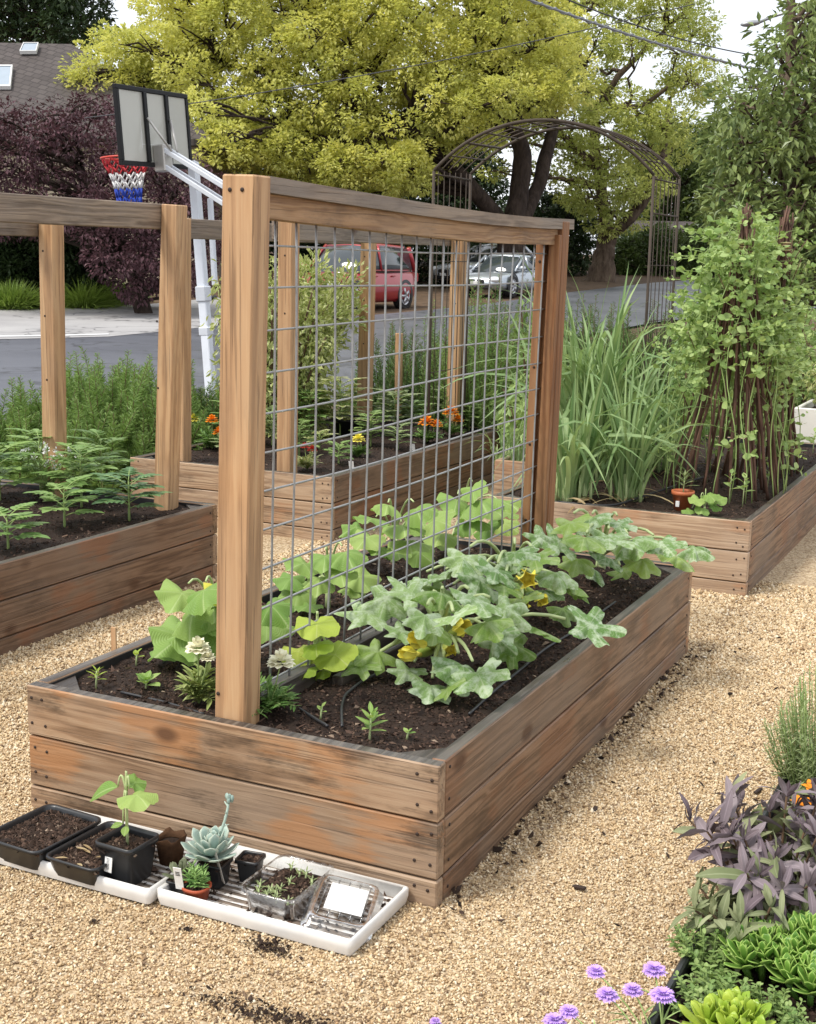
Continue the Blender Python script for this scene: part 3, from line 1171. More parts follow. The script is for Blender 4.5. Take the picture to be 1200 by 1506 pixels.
grass_clump(18, 457, 55, 62, 'ornamental grass clump at the far left edge of the lawn', 0.45)
grass_clump(122, 455, 56, 66, 'bright ornamental grass clump seen between the two left trellis posts', 0.6)
grass_clump(168, 447, 46, 46, 'darker low grass clump beside the boulder', 0.2)
mb = MB()
b = att(203, 444)
blob(mb, b + [0, 0, .12], (.38, .3, .24), 14, 0, 0.5, 0.10)
tag(mb.build('boulder', M_rock), 'tan boulder lying beside the far kerb', 'boulder')

# ---------------------------------------------------------------- house
def tilemat():
    t = NT('roof_tile')
    v = t.coord('Object')
    br = t.n('TexBrick')
    t.l(v, br.inputs['Vector'])
    br.inputs['Scale'].default_value = 1.0
    br.inputs['Color1'].default_value = (0.055, 0.045, 0.042, 1)
    br.inputs['Color2'].default_value = (0.09, 0.075, 0.07, 1)
    br.inputs['Mortar'].default_value = (0.03, 0.024, 0.022, 1)
    br.inputs['Mortar Size'].default_value = 0.02
    br.inputs['Brick Width'].default_value = 0.32
    br.inputs['Row Height'].default_value = 0.24
    n1 = t.noise(v, 1.2, 5)
    c = t.mix(t.math('MULTIPLY', n1, 0.5), br.outputs['Color'], (0.10, 0.085, 0.08))
    return t.done(t.bsdf(c, 0.75, 0.3, bump=br.outputs['Fac'], bstr=0.6, bdist=-0.03))


M_tile = tilemat()
M_stucco = plain('stucco', (0.42, 0.34, 0.27), 0.9, 0.2, nscale=8)
M_glass = plain('window_glass', (0.30, 0.36, 0.42), 0.08, 0.8, nscale=2, bstr=0)
M_whitetrim = plain('white_trim', (0.7, 0.7, 0.69), 0.5, nscale=10)


def house():
    dr, de = 44.0, 39.0
    rl, rr_ = at(-420, 55, dr), at(105, 64, dr)
    el, er = at(-420, 172, de), at(318, 224, de)
    zr = (rl[2] + rr_[2]) / 2
    ze = el[2] * 0.5 + er[2] * 0.5
    rl[2] = rr_[2] = zr
    el[2] = er[2] = ze
    back = er + FWD * 10
    backl = el + FWD * 10
    base = (el + er) / 2
    gz = terrain(*base[:2])
    root = thing('house', 'brown tile-roofed house with skylights behind the purple maple', 'house', (base[0], base[1], gz))
    w = MB()
    inn = [el + RIGHT * .5 + FWD * .5, er - RIGHT * .6 + FWD * .5, back - RIGHT * .6 - FWD * .5, backl + RIGHT * .5 - FWD * .5]
    V = [np.array([p[0], p[1], gz - .3]) for p in inn] + [np.array([p[0], p[1], ze + .05]) for p in inn]
    w.add(V, np.array([(0, 1, 5, 4), (1, 2, 6, 5), (2, 3, 7, 6), (3, 0, 4, 7)]), 0, .5, False)
    w.build('wall', M_stucco, root)
    r = MB()
    t = np.array([0, 0, .18])
    V = [el, er, back, backl, rl, rr_]
    V = V + [p - t for p in V[:4]]
    r.add(V, [np.array([(0, 1, 5, 4), (2, 3, 4, 5), (0, 6, 7, 1), (1, 7, 8, 2), (9, 8, 7, 6)]), np.array([(1, 2, 5)])], 0, .5, False)
    rf = r.build('roof', M_tile, root)
    # skylights lie on the front slope
    n = np.cross(er - el, rl - el)
    n = n / np.linalg.norm(n)
    if n[2] < 0:
        n = -n

    def onroof(u, v):
        q = ray(u, v)
        return CAM + q * (np.dot(el - CAM, n) / np.dot(q, n))
    for (u0, v0, u1, v1) in ((33, 68, 56, 79), (147, 88, 167, 99), (-22, 102, 17, 130)):
        a, b_, c_, d_ = onroof(u0 + 3, v0), onroof(u1, v0), onroof(u1 - 3, v1), onroof(u0 - 2, v1)
        f = MB()
        ctr = (a + b_ + c_ + d_) / 4
        out_ = [ctr + (p - ctr) * 1.12 for p in (d_, c_, b_, a)]
        V = [p + n * .002 for p in out_] + [p + n * .12 for p in out_] + [p + n * .12 for p in (d_, c_, b_, a)]
        f.add(V, np.array([(0, 1, 5, 4), (1, 2, 6, 5), (2, 3, 7, 6), (3, 0, 4, 7), (4, 5, 9, 8), (5, 6, 10, 9), (6, 7, 11, 10), (7, 4, 8, 11)]), 0, .5, False)
        sk_ = f.build('skylight', M_whitetrim, root)
        p_ = MB()
        p_.add([q + n * .10 for q in (d_, c_, b_, a)], np.array([(0, 1, 2, 3)]), 0, .5, False)
        p_.build('pane', M_glass, sk_)


house()


def white_house(u0, u1, v_eave, v_ridge, d, lab):
    a, b_ = at(u0, v_eave, d), at(u1, v_eave, d)
    gz = terrain(*((a + b_) / 2)[:2])
    ze = (a[2] + b_[2]) / 2
    zr = at(u0, v_ridge, d)[2]
    base = (a + b_) / 2
    root = thing('house', lab, 'house', (base[0], base[1], gz), None)
    w = MB()
    dp = FWD * 7
    q = [a, b_, b_ + dp, a + dp]
    V = [np.array([p[0], p[1], gz - .3]) for p in q] + [np.array([p[0], p[1], ze]) for p in q]
    w.add(V, np.array([(0, 1, 5, 4), (1, 2, 6, 5), (2, 3, 7, 6), (3, 0, 4, 7)]), 0, .5, False)
    w.build('wall', M_whitetrim, root)
    r = MB()
    L = b_ - a
    e = L / np.linalg.norm(L) * .4
    q = [a - e - FWD * .4, b_ + e - FWD * .4, b_ + e + dp + FWD * .4, a - e + dp + FWD * .4]
    V = [np.array([p[0], p[1], ze + .003]) for p in q] + [np.array([*(a - e + dp / 2)[:2], zr]), np.array([*(b_ + e + dp / 2)[:2], zr])]
    r.add(V, [np.array([(0, 1, 5, 4), (2, 3, 4, 5), (3, 2, 1, 0)]), np.array([(1, 2, 5), (3, 0, 4)])], 0, .5, False)
    r.build('roof', M_tile, root)
    for k in (0.25, 0.7):
        f = MB()
        c = a + L * k - FWD * .03
        c[2] = gz + (ze - gz) * .58
        box(f, c, (.55, .03, .6), .005, np.stack([RIGHT, FWD, UP], 1))
        fo = f.build('window', M_whitetrim, root)
        f = MB()
        box(f, c - FWD * .02, (.47, .03, .52), .005, np.stack([RIGHT, FWD, UP], 1))
        f.build('pane', M_glass, fo)


white_house(955, 1075, 345, 322, 72, 'small white house glimpsed through the metal arch leg')
white_house(1090, 1290, 362, 335, 58, 'long white house behind the bean poles at the right')

# ---------------------------------------------------------------- overhead lines and street lamp
M_cable = plain('cable', (0.06, 0.06, 0.065), 0.6)
M_cable_l = plain('grey_cable', (0.28, 0.29, 0.31), 0.6)
M_galv = plain('galvanised_steel', (0.38, 0.39, 0.40), 0.45, 0.5, 0.6)


def cable(u0, v0, u1, v1, d0, d1, r, m, lab, wrap=False):
    a, b_ = at(u0, v0, d0), at(u1, v1, d1)
    ext = b_ - a
    a2, b2 = a - ext * 0.6, b_ + ext * 0.35
    p = curve(a2, b2, sag=0.35, n=28)
    mb = MB()
    tube(mb, p, r, 5)
    if wrap:
        pp = np.repeat(p, 8, 0)[:-7] if False else np.stack([np.interp(np.linspace(0, 1, 220), np.linspace(0, 1, 28), p[:, k]) for k in range(3)], 1)
        ang = np.linspace(0, 60 * PI, 220)
        pp = pp + np.stack([np.cos(ang) * 0.6, np.cos(ang) * 0.3, np.sin(ang)], 1) * r * 1.3
        tube(mb, pp, r * 0.6, 4)
    tag(mb.build('overhead_cable', m), lab, 'cable', 'cables over the street')


cable(818, 0, 1080, 86, 22, 26, 0.022, M_cable_l, 'thick twisted grey cable slanting down to the right, lowest of the steep pair', True)
cable(872, 0, 1062, 64, 22, 26, 0.013, M_cable, 'thin dark cable slanting down above the thick twisted one')
cable(400, 122, 860, 36, 26, 26, 0.010, M_cable, 'thin cable rising to the right across the left camphor crown')


def street_lamp():
    top = at(1092, 36, 30)
    tip = at(1116, 33, 30)
    base = at(1230, 400, 30)
    base[2] = terrain(*base[:2])
    root = thing('street_lamp', 'grey cobra-head street lamp reaching left from the magnolia', 'street lamp', base)
    mb = MB()
    pt = base.copy(); pt[2] = tip[2] - .1
    tube(mb, [base, pt], [.09, .06], 10)
    mb.build('pole', M_galv, root)
    mb = MB()
    tube(mb, curve(pt, tip, n=8, up=.5), .035, 8)
    mb.build('arm', M_galv, root)
    mb = MB()
    x, y, z = frame(top - tip)
    blob(mb, (top + tip) / 2, (.24, .11, .07), 12, 0, .5, 0, np.stack([x, y, z], 1))
    mb.build('lamp_head', M_galv, root)


street_lamp()

# ---------------------------------------------------------------- vehicles
def carpaint(name, col, metal=0.25):
    t = NT(name)
    v = t.coord('Object')
    nz = t.noise(v, 3, 3)
    c = t.mix(nz, tuple(x * .9 for x in col), tuple(min(1, x * 1.1) for x in col))
    return t.done(t.bsdf(c, 0.3, 0.5, metal, Coat_Weight=0.6, Coat_Roughness=0.06))


M_tyre = plain('tyre_rubber', (0.02, 0.02, 0.021), 0.8)
M_rim = plain('alloy_rim', (0.5, 0.5, 0.52), 0.35, 0.5, 0.7)
M_cglass = plain('car_glass', (0.035, 0.045, 0.05), 0.06, 0.8, nscale=3, bstr=0)
M_black = plain('black_plastic', (0.018, 0.018, 0.02), 0.5)
M_lampglass = plain('lamp_glass', (0.72, 0.74, 0.76), 0.1, 0.7)
M_redlamp = plain('red_lamp', (0.35, 0.02, 0.02), 0.2)


def loft(mb, secs, mat=0, attr=.5, cap=True):
    """secs list of (n,3) closed rings"""
    n = len(secs[0])
    V = np.concatenate(secs)
    i = np.arange(len(secs) - 1)[:, None] * n
    j = np.arange(n)[None]
    q = np.stack([i + j, i + n + j, i + n + (j + 1) % n, i + (j + 1) % n], -1).reshape(-1, 4)
    fs = [q]
    if cap:
        fs += [np.arange(n)[None], (np.arange(n) + (len(secs) - 1) * n)[::-1][None]]
    mb.add(V, fs, mat, attr)


def car(name, label, cat, paint, base, heading, suv=True, L=4.55, Wd=1.82, H=1.68, group=None):
    """x forward, y left, z up"""
    root = thing(name, label, cat, base, group)
    root.rotation_euler = (0, 0, math.atan2(heading[1], heading[0]))
    hl, hw = L / 2, Wd / 2
    belt = H * (0.60 if suv else 0.62)
    hood = H * (0.56 if suv else 0.57)
    body = MB()
    gc = 0.2
    st = [(-hl, .80, .45, belt * .88), (-hl + .12, .93, .30, belt * .98), (-hl + .5, 1, gc, belt), (-hl * .3, 1, gc, belt), (hl * .22, 1, gc, belt * .985),
          (hl * .42, .99, gc, hood * 1.0), (hl * .75, .96, gc, hood * .94), (hl - .15, .88, .24, hood * .83), (hl - .02, .76, .30, hood * .70)]
    secs = []
    for x, w, zb, zt in st:
        w *= hw
        ring = [(w * .88, zb), (w * .985, zb + .10), (w, zb + (zt - zb) * .45), (w * .985, zt - .14), (w * .93, zt - .03), (w * .78, zt), (0, zt + .03)]
        ring = ring + [(-y, z) for y, z in ring[-2::-1]]
        secs.append(np.array([(x, y, z) for y, z in ring]))
    loft(body, secs)
    bo = body.build('body', paint, root, False)
    # greenhouse
    if suv:
        gs = [(-hl + .10, .70, belt * .97), (-hl + .45, .82, H * .97), (-hl * .1, .84, H), (hl * .08, .82, H * .985), (hl * .44, .78, belt * 1.0)]
    else:
        gs = [(-hl + .55, .74, belt * .97), (-hl + 1.25, .72, H * .985), (-hl * .05, .74, H), (hl * .06, .72, H * .985), (hl * .42, .80, belt * .98)]
    g2 = MB()
    secs, rings = [], []
    for x, w, zt in gs:
        w *= hw
        zb = belt - .06
        zt = max(zt, zb + .03)
        ring = [(w * 1.14, zb), (w * 1.10, zb + (zt - zb) * .35), (w * .98, zt - .06), (w * .86, zt), (0, zt + .03)]
        ring = ring + [(-y, z) for y, z in ring[-2::-1]]
        secs.append(np.array([(x, y, z) for y, z in ring]))
    loft(g2, secs)
    g2.build('window', M_cglass, root, False)
    # roof and pillars
    rf = MB()
    ns = 10
    xs = np.linspace(gs[1][0] - .02, gs[3][0] + .05, ns)
    sec = []
    for x in xs:
        w = np.interp(x, [q[0] for q in gs], [q[1] for q in gs]) * hw
        z = np.interp(x, [q[0] for q in gs], [q[2] for q in gs])
        sec.append(np.array([(x, w * .99, z - .075), (x, w * .88, z + .012), (x, 0, z + .042), (x, -w * .88, z + .012), (x, -w * .99, z - .075), (x, 0, z - .02)]))
    loft(rf, sec)
    for sy in (1, -1):
        def pil(x0, z0, w0, x1, z1, w1, r):
            tube(rf, [(x0, sy * w0 * hw, z0), (x1, sy * w1 * hw, z1)], r, 6)
        pil(gs[4][0] - .02, belt, .90, gs[3][0], H * .97, .79, .04)
        pil(0.0, belt, .96, 0.0, H * .97, .83, .035)
        pil(gs[0][0] + .05, belt, .84, gs[1][0], H * .95, .80, .08 if suv else .06)
        tube(rf, [(x, sy * np.interp(x, [q[0] for q in gs], [q[1] for q in gs]) * hw * 1.155, belt + .005) for x in np.linspace(gs[0][0] + .1, gs[4][0], 6)], .018, 5)
        if suv:
            tube(rf, [(gs[1][0] + .1, sy * hw * .66, H * .985), (gs[1][0] + .3, sy * hw * .68, H * 1.03), (gs[3][0] - .3, sy * hw * .68, H * 1.03), (gs[3][0], sy * hw * .66, H * .99)], .022, 6)
    rf.build('roof', paint, root, False)
    wr = .345 if suv else .32
    for sx in (-hl + .85, hl - .88):
        for sy in (1, -1):
            ar = MB()
            ax_ = np.stack([np.array([1, 0, 0.]), np.array([0, 0, 1.]) * sy, np.array([0, -1., 0]) * sy], 1)   # local z -> outward
            rot = np.stack([np.array([1., 0, 0]), np.array([0, 0, -1.]) * sy, np.array([0, 1., 0]) * sy], 1)
            c = np.array([sx, sy * (hw - .115), wr])
            w = MB()
            lathe(w, [(wr * .62, -.10), (wr * .97, -.095), (wr, -.05), (wr, .06), (wr * .96, .105), (wr * .64, .11)], 28, c, 0, .5, rot=rot)
            lathe(w, [(wr * 1.14, .088), (wr * 1.14, .096), (wr * .9, .096)], 28, c + np.array([0, sy * .02, .02]), 1, .5, rot=rot)
            wh = w.build('wheel', [M_tyre, M_black], root, False)
            rm = MB()
            lathe(rm, [(wr * .66, .112), (wr * .60, .112), (wr * .58, .06), (.001, .06)], 28, c, 0, .5, rot=rot)
            for k in range(5):
                a = k * 2 * PI / 5
                p0 = rot @ np.array([math.cos(a) * .04, math.sin(a) * .04, .115])
                p1 = rot @ np.array([math.cos(a) * wr * .6, math.sin(a) * wr * .6, .105])
                tube(rm, [c + p0, c + p1], [.04, .03], 5)
            lathe(rm, [(.06, .10), (.055, .13), (.001, .13)], 12, c, 0, .5, rot=rot)
            rm.build('rim', M_rim, wh, False)
    # front
    for sy in (1, -1):
        h = MB()
        blob(h, (hl - .18, sy * hw * .66, hood * .72), (.19, .24, .10), 12, 0, .5, 0, np.array([[math.cos(.5 * sy), math.sin(.5 * sy), 0], [-math.sin(.5 * sy), math.cos(.5 * sy), 0], [0, 0, 1]]))
        h.build('headlight', M_lampglass, root, False)
        m = MB()
        blob(m, (hl * .36, sy * (hw + .10), belt + .08), (.09, .12, .08), 10)
        m.build('side_mirror', paint, root, False)
        h = MB()
        box(h, (-hl + .09, sy * hw * .72, belt * .82), (.10, .16, .12), .03)
        h.build('tail_light', M_redlamp, root, False)
    gr = MB()
    if suv:
        box(gr, (hl - .05, 0, hood * .58), (.06, hw * .40, .10), .02)
        box(gr, (hl - .07, 0, .33), (.06, hw * .55, .07), .02)
    else:
        for sy in (1, -1):
            box(gr, (hl - .06, sy * .15, hood * .60), (.08, .125, .095), .03)
        box(gr, (hl - .07, 0, .32), (.06, hw * .62, .07), .02)
    gr.build('grille', M_black, root, False)
    pl = MB()
    box(pl, (hl + .01, 0, .42), (.012, .16, .045), .004)
    pl.build('number_plate', M_whitetrim, root, False)
    bm = MB()
    for sy in (1, -1):
        for x in (-.55, .35):
            box(bm, (x, sy * (hw + .004), belt * .86), (.09, .018, .014), .006)
    bm.build('door_handle', paint, root, False)
    return root


M_red = carpaint('red_paint', (0.36, 0.022, 0.03))
M_silver = carpaint('silver_paint', (0.42, 0.46, 0.50), 0.5)
M_pale = carpaint('pale_grey_paint', (0.55, 0.57, 0.60), 0.4)
p = att(518, 455)
car('parked_car', 'red sport utility vehicle parked across the street, facing left', 'car', M_red, (p[0], p[1], terrain(p[0], p[1])), -FWD * .88 - RIGHT * .47, True, 4.15, 1.74, 1.64)
p = at(742, 437, 41)
p[2] = terrain(p[0], p[1])
car('parked_car', 'silver saloon car parked nearest the street with its dark grille showing', 'car', M_silver, (p[0], p[1], p[2]), -FWD * .86 - RIGHT * .51, False, 3.85, 1.62, 1.24)
p = at(722, 410, 46)
p[2] = terrain(p[0], p[1])
car('parked_car', 'pale grey car half hidden behind the silver saloon', 'car', M_pale, (p[0], p[1], p[2]), -FWD * .62 - RIGHT * .78, False, 4.3, 1.75, 1.44)

# ---------------------------------------------------------------- basketball hoop
def hoop():
    d0 = 12.2
    M_post = plain('white_powder_coat', (0.62, 0.65, 0.70), 0.4, nscale=6)
    M_frame = plain('black_frame', (0.005, 0.005, 0.006), 0.5, .3)
    M_steel = plain('bracket_steel', (0.5, 0.48, 0.45), 0.4, 0.5, 0.6)
    t = NT('clear_acrylic')
    v = t.coord('Object')
    nz = t.noise(v, 1.5, 4)
    c = t.mix(nz, (0.50, 0.50, 0.45), (0.62, 0.61, 0.55))
    b_ = t.bsdf(c, 0.16, 0.5)
    tr = t.n('BsdfTransparent')
    m = t.n('MixShader')
    m.inputs[0].default_value = 0.16
    t.l(b_, m.inputs[1]); t.l(tr.outputs[0], m.inputs[2])
    M_acr = t.done(m.outputs[0])
    net = [plain('red_net', (0.5, 0.03, 0.04), .8), plain('white_net', (0.75, 0.75, 0.75), .8), plain('blue_net', (0.02, 0.06, 0.42), .8)]
    base = at(316, 640, d0)
    base[2] = 0
    root = thing('basketball_hoop', 'portable basketball hoop with clear backboard and red, white and blue net', 'basketball hoop', base)
    up = nrm(UP - RIGHT * .068)
    X = nrm(RIGHT * .41 + FWD * .91)
    X = nrm(X - np.dot(X, up) * up)
    Y = np.cross(up, X)
    Rm_ = np.stack([X, Y, up], 1)

    def L(c, x, y, z):
        return c + X * x + Y * y + up * z
    C = at(227, 189, d0)             # centre of the backboard
    hw, hh = .54, .325
    mb = MB()
    box(mb, C, (hw - .02, .008, hh - .02), .002, Rm_)
    bb = mb.build('backboard', M_acr, root)
    mb = MB()
    for z in (-hh, hh):
        box(mb, L(C, 0, 0, z), (hw + .02, .022, .02), .004, Rm_)
    for x in (-hw, hw):
        box(mb, L(C, x, -.0, 0), (.02, .022, hh - .021), .004, Rm_)
    for x in (-.15, .19):
        box(mb, L(C, x, -.024, 0), (.024, .012, hh - .021), .004, Rm_)
    mb.build('frame', M_frame, bb)
    mb = MB()
    for (x0, z0, x1, z1) in ((-.22, -.15, .22, -.15), (-.22, -.19, -.22, .06), (.22, -.19, .22, .06)):
        beam(mb, L(C, x0, .013, z0), L(C, x1, .013, z1), .004, .045, .001, Y)
    mb.build('target_square', plain('white_marking', (.7, .7, .7), .5), bb)
    mb = MB()
    for x in (-.16, .2):
        tube(mb, [L(C, x, -.045, .08), L(C, (x - .02) * .25, -.20, -.22)], .012, 6)
    box(mb, L(C, .0, -.07, -.27), (.07, .06, .12), .01, Rm_)
    mb.build('bracket', M_steel, root)
    # arms: two parallel pairs running back to the post
    Pp = L(C, .02, -.56, 0)
    mb = MB()
    for (z0, z1) in ((-.19, -.52), (-.34, -.68)):
        for x in (-.045, .05):
            beam(mb, L(C, x, -.10, z0), L(C, x, -.86, z1 - .13), .03, .04, .004, up)
    mb.build('arm', M_post, root)
    mb = MB()
    top = at(284, 238, d0 + .35)
    foot = at(309, 560, d0 + .25)
    foot2 = foot + (foot - top) * .26
    beam(mb, top, foot2, .085, .085, .008, Y)
    box(mb, at(299, 432, d0 + .27), (.055, .055, .07), .008, Rm_)
    box(mb, at(303, 487, d0 + .27), (.052, .052, .04), .008, Rm_)
    mb.build('post', M_post, root)
    mb = MB()
    t2 = at(309, 292, d0 + .6)
    beam(mb, t2, at(316, 420, d0 + .55), .045, .045, .005, Y)
    mb.build('lift_bar', M_post, root)
    mb = MB()
    tube(mb, [at(316, 437, d0 + .55), at(306, 440, d0 + .3)], .022, 8)
    mb.build('handle', M_frame, root)
    mb = MB()
    box(mb, base + np.array([0, 0, .10]) + FWD * .2, (.45, .6, .095), .05, np.stack([X, np.cross(UP, X), UP], 1))
    mb.build('base', M_frame, root)
    # rim and net
    rc = L(C, -.02, .33, -.235)
    rr = .225
    mb = MB()
    a = np.linspace(0, 2 * PI, 33)
    tube(mb, [L(rc, math.cos(t) * rr, math.sin(t) * rr, 0) for t in a], .011, 6)
    for x in (-.07, .07):
        tube(mb, [L(rc, x, -rr + .01, 0), L(rc, x, -.325, -.005)], .012, 6)
    mb.build('rim', plain('rim_red', (0.55, 0.05, 0.03), .45), root)
    mb = MB()
    lev = [(0, .225), (-.07, .20), (-.14, .165), (-.21, .14), (-.28, .125), (-.36, .115), (-.43, .11)]
    for s in (1, -1):
        for k in range(12):
            for i in range(6):
                m_ = 0 if i < 2 else (1 if i < 4 else 2)
                a0 = (k + s * i * .5) * 2 * PI / 12
                a1 = (k + s * (i + 1) * .5) * 2 * PI / 12
                tube(mb, [L(rc, math.cos(a0) * lev[i][1], math.sin(a0) * lev[i][1], lev[i][0]),
                          L(rc, math.cos(a1) * lev[i + 1][1], math.sin(a1) * lev[i + 1][1], lev[i + 1][0])], .008, 4, m_)
    mb.build('net', net, root)


hoop()

# ---------------------------------------------------------------- rustic metal arch
def arch():
    M_rust = plain('rusty_iron', (0.075, 0.058, 0.045), 0.75, 0.3, 0.3, var=0.5, nscale=14, bstr=0.4)
    d1, d2 = 8.25, 8.80
    root_b = at(965, 560, d1)
    root = thing('garden_arch', 'rusty wrought iron garden arch with lattice sides', 'garden arch', (root_b[0], root_b[1], 0))
    # near hoop: spring points and crown
    def hoop_pts(ul, vl, ur, vr, uc, vc, d):
        a, b_, c = at(ul, vl, d), at(ur, vr, d), at(uc, vc, d)
        zs = (a[2] + b_[2]) / 2
        a[2] = b_[2] = zs
        m = (a + b_) / 2
        half = np.linalg.norm(b_ - a) / 2
        rise = c[2] - zs
        rad = (half ** 2 + rise ** 2) / (2 * rise)
        th = math.asin(min(1, half / rad))
        ex = (b_ - a) / (2 * half)
        return a, b_, [m + ex * rad * math.sin(t) + UP * (rise - rad + rad * math.cos(t)) for t in np.linspace(-th, th, 25)]
    A1, B1_, H1 = hoop_pts(638, 257, 962, 252, 806, 178, d1)
    A2, B2_, H2 = hoop_pts(692, 264, 1000, 254, 850, 189, d2)
    mb = MB()
    tube(mb, H1, .0105, 7)
    tube(mb, H2, .0105, 7)
    H1, H2 = np.array(H1), np.array(H2)
    for f in (.2, .4, .6, .8):
        tube(mb, H1 * (1 - f) + H2 * f + UP * .01, .004, 4)
    for k in range(2, 24, 2):
        tube(mb, [H1[k], H2[k]], .005 if k % 4 else .008, 4)
    mb.build('arch_top', M_rust, root)

    def side(a, b_):
        s = MB()
        for p_ in (a, b_):
            tube(s, [p_, np.array([p_[0], p_[1], 0])], .0095, 7)
        zt = a[2]
        for f in np.linspace(.12, .88, 6):
            p_ = a * (1 - f) + b_ * f
            tube(s, [p_, np.array([p_[0], p_[1], .1])], .003, 4)
        for z in (zt - .02, zt - .23, zt - .55, zt - .9, zt - 1.25, zt - 1.6, .1):
            tube(s, [np.array([a[0], a[1], z]), np.array([b_[0], b_[1], z])], .006 if z > zt - .3 else .003, 5)
        s.build('side_panel', M_rust, root)
    side(A1, A2)
    side(B1_, B2_)


arch()
# ================================================================ RAISED BEDS
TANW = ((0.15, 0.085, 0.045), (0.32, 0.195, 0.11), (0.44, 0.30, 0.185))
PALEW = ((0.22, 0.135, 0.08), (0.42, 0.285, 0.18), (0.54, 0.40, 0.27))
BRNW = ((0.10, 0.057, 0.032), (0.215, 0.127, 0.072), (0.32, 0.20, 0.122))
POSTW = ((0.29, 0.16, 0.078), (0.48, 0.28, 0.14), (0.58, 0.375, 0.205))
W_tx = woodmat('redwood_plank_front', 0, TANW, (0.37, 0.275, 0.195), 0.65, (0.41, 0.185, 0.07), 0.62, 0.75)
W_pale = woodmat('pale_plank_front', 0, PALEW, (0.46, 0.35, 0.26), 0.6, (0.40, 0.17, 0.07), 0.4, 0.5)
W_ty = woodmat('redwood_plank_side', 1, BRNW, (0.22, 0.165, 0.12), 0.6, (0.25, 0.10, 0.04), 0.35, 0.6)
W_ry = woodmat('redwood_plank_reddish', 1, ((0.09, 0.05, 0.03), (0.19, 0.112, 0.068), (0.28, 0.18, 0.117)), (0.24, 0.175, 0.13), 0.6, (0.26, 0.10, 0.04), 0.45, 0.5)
W_post = woodmat('redwood_post', 2, POSTW, (0.42, 0.29, 0.18), 0.35, None, 0, 0.14, ring=10, knots=False)
W_postd = woodmat('redwood_post_dark', 2, ((0.13, 0.05, 0.018), (0.27, 0.115, 0.045), (0.37, 0.19, 0.085)), (0.25, 0.16, 0.09), 0.3, None, 0, 0.25, ring=12)
W_railt = woodmat('weathered_rail', 1, ((0.12, 0.085, 0.06), (0.22, 0.165, 0.12), (0.34, 0.26, 0.19)), (0.24, 0.20, 0.165), 0.7, None, 0, 0.45)
W_raill = woodmat('fresh_rail', 1, ((0.17, 0.08, 0.035), (0.33, 0.19, 0.09), (0.45, 0.28, 0.15)), (0.28, 0.20, 0.13), 0.4, None, 0, 0.45)
W_top = woodmat('weathered_plank_edge', 1, ((0.03, 0.025, 0.022), (0.075, 0.062, 0.052), (0.17, 0.145, 0.12)), (0.13, 0.12, 0.11), 0.6, None, 0, 0.6, rough=0.32, knots=False)
W_dark = woodmat('wet_dark_timber', 1, ((0.02, 0.016, 0.014), (0.055, 0.044, 0.036), (0.11, 0.09, 0.075)), (0.12, 0.115, 0.11), 0.5, None, 0, 0.5, rough=0.35, knots=False)
M_nail = plain('nail_rust', (0.035, 0.02, 0.014), 0.7, 0.4)
M_liner = plain('pond_liner', (0.022, 0.022, 0.024), 0.45, 0.5)


def soilmat():
    t = NT('soil')
    ti, lu, lv = t.leafattr()
    v = t.coord('Object')
    n1 = t.noise(v, 60, 6, 0.7)
    n2 = t.noise(v, 7, 4)
    c = t.ramp(n1, [(0.3, (0.012, 0.007, 0.005)), (0.6, (0.045, 0.027, 0.018)), (0.8, (0.085, 0.052, 0.036))])
    c = t.mix(t.math('MULTIPLY', n2, 0.5), c, (0.02, 0.012, 0.009))
    return t.done(t.bsdf(c, 0.85, 0.25, bump=n1, bstr=0.9, bdist=0.012))


def chipmat():
    t = NT('soil_crumb')
    ti, lu, lv = t.leafattr()
    c = t.ramp(ti, [(0.0, (0.012, 0.007, 0.005)), (0.55, (0.05, 0.03, 0.02)), (0.88, (0.085, 0.05, 0.035)), (0.97, (0.15, 0.095, 0.065)), (1.0, (0.34, 0.26, 0.19))])
    return t.done(t.bsdf(c, 0.8, 0.25))


M_soil, M_chip = soilmat(), chipmat()


def crumbs(mb, x, y, z, r, mat=1, tint=None, long=1.0):
    n = len(x)
    tmpl = np.array([(1, 0, 0), (0, 1, 0), (-1, 0, 0), (0, -1, 0), (0, 0, 0.7), (0, 0, -0.7)], float)
    r = np.broadcast_to(r, (n,))
    V = tmpl[None] * r[:, None, None] * rng.uniform(0.6, 1.4, (n, 1, 3)) * np.array([long, 1, 1])
    V = V + rng.normal(size=(n, 6, 3)) * 0.25 * r[:, None, None]
    a = rng.uniform(0, 2 * PI, n)
    c, s = np.cos(a)[:, None], np.sin(a)[:, None]
    V = np.stack([c * V[..., 0] - s * V[..., 1], s * V[..., 0] + c * V[..., 1], V[..., 2] + V[..., 0] * rng.normal(size=(n, 1)) * .4], -1)
    V += np.stack([x, y, z], 1)[:, None]
    F = np.array([(0, 1, 4), (1, 2, 4), (2, 3, 4), (3, 0, 4), (1, 0, 5), (2, 1, 5), (3, 2, 5), (0, 3, 5)])
    F = (F[None] + np.arange(n)[:, None, None] * 6).reshape(-1, 3)
    A = np.zeros((n, 6, 3))
    A[:, :, 0] = (rng.random(n) if tint is None else tint)[:, None]
    mb.add(V.reshape(-1, 3), F, mat, A.reshape(-1, 3), smooth=False)


def soil_z(x, y, base=0.338):
    return base + 0.016 * (vnoise(x * 9, y * 9, 5) - 0.5) + 0.014 * (vnoise(x * 28, y * 28, 6) - 0.5) + 0.02 * (vnoise(x * 2.5, y * 2.5, 8) - 0.5)


PLANKS = ((0.2235, 0.362), (0.080, 0.2185), (-0.065, 0.075))


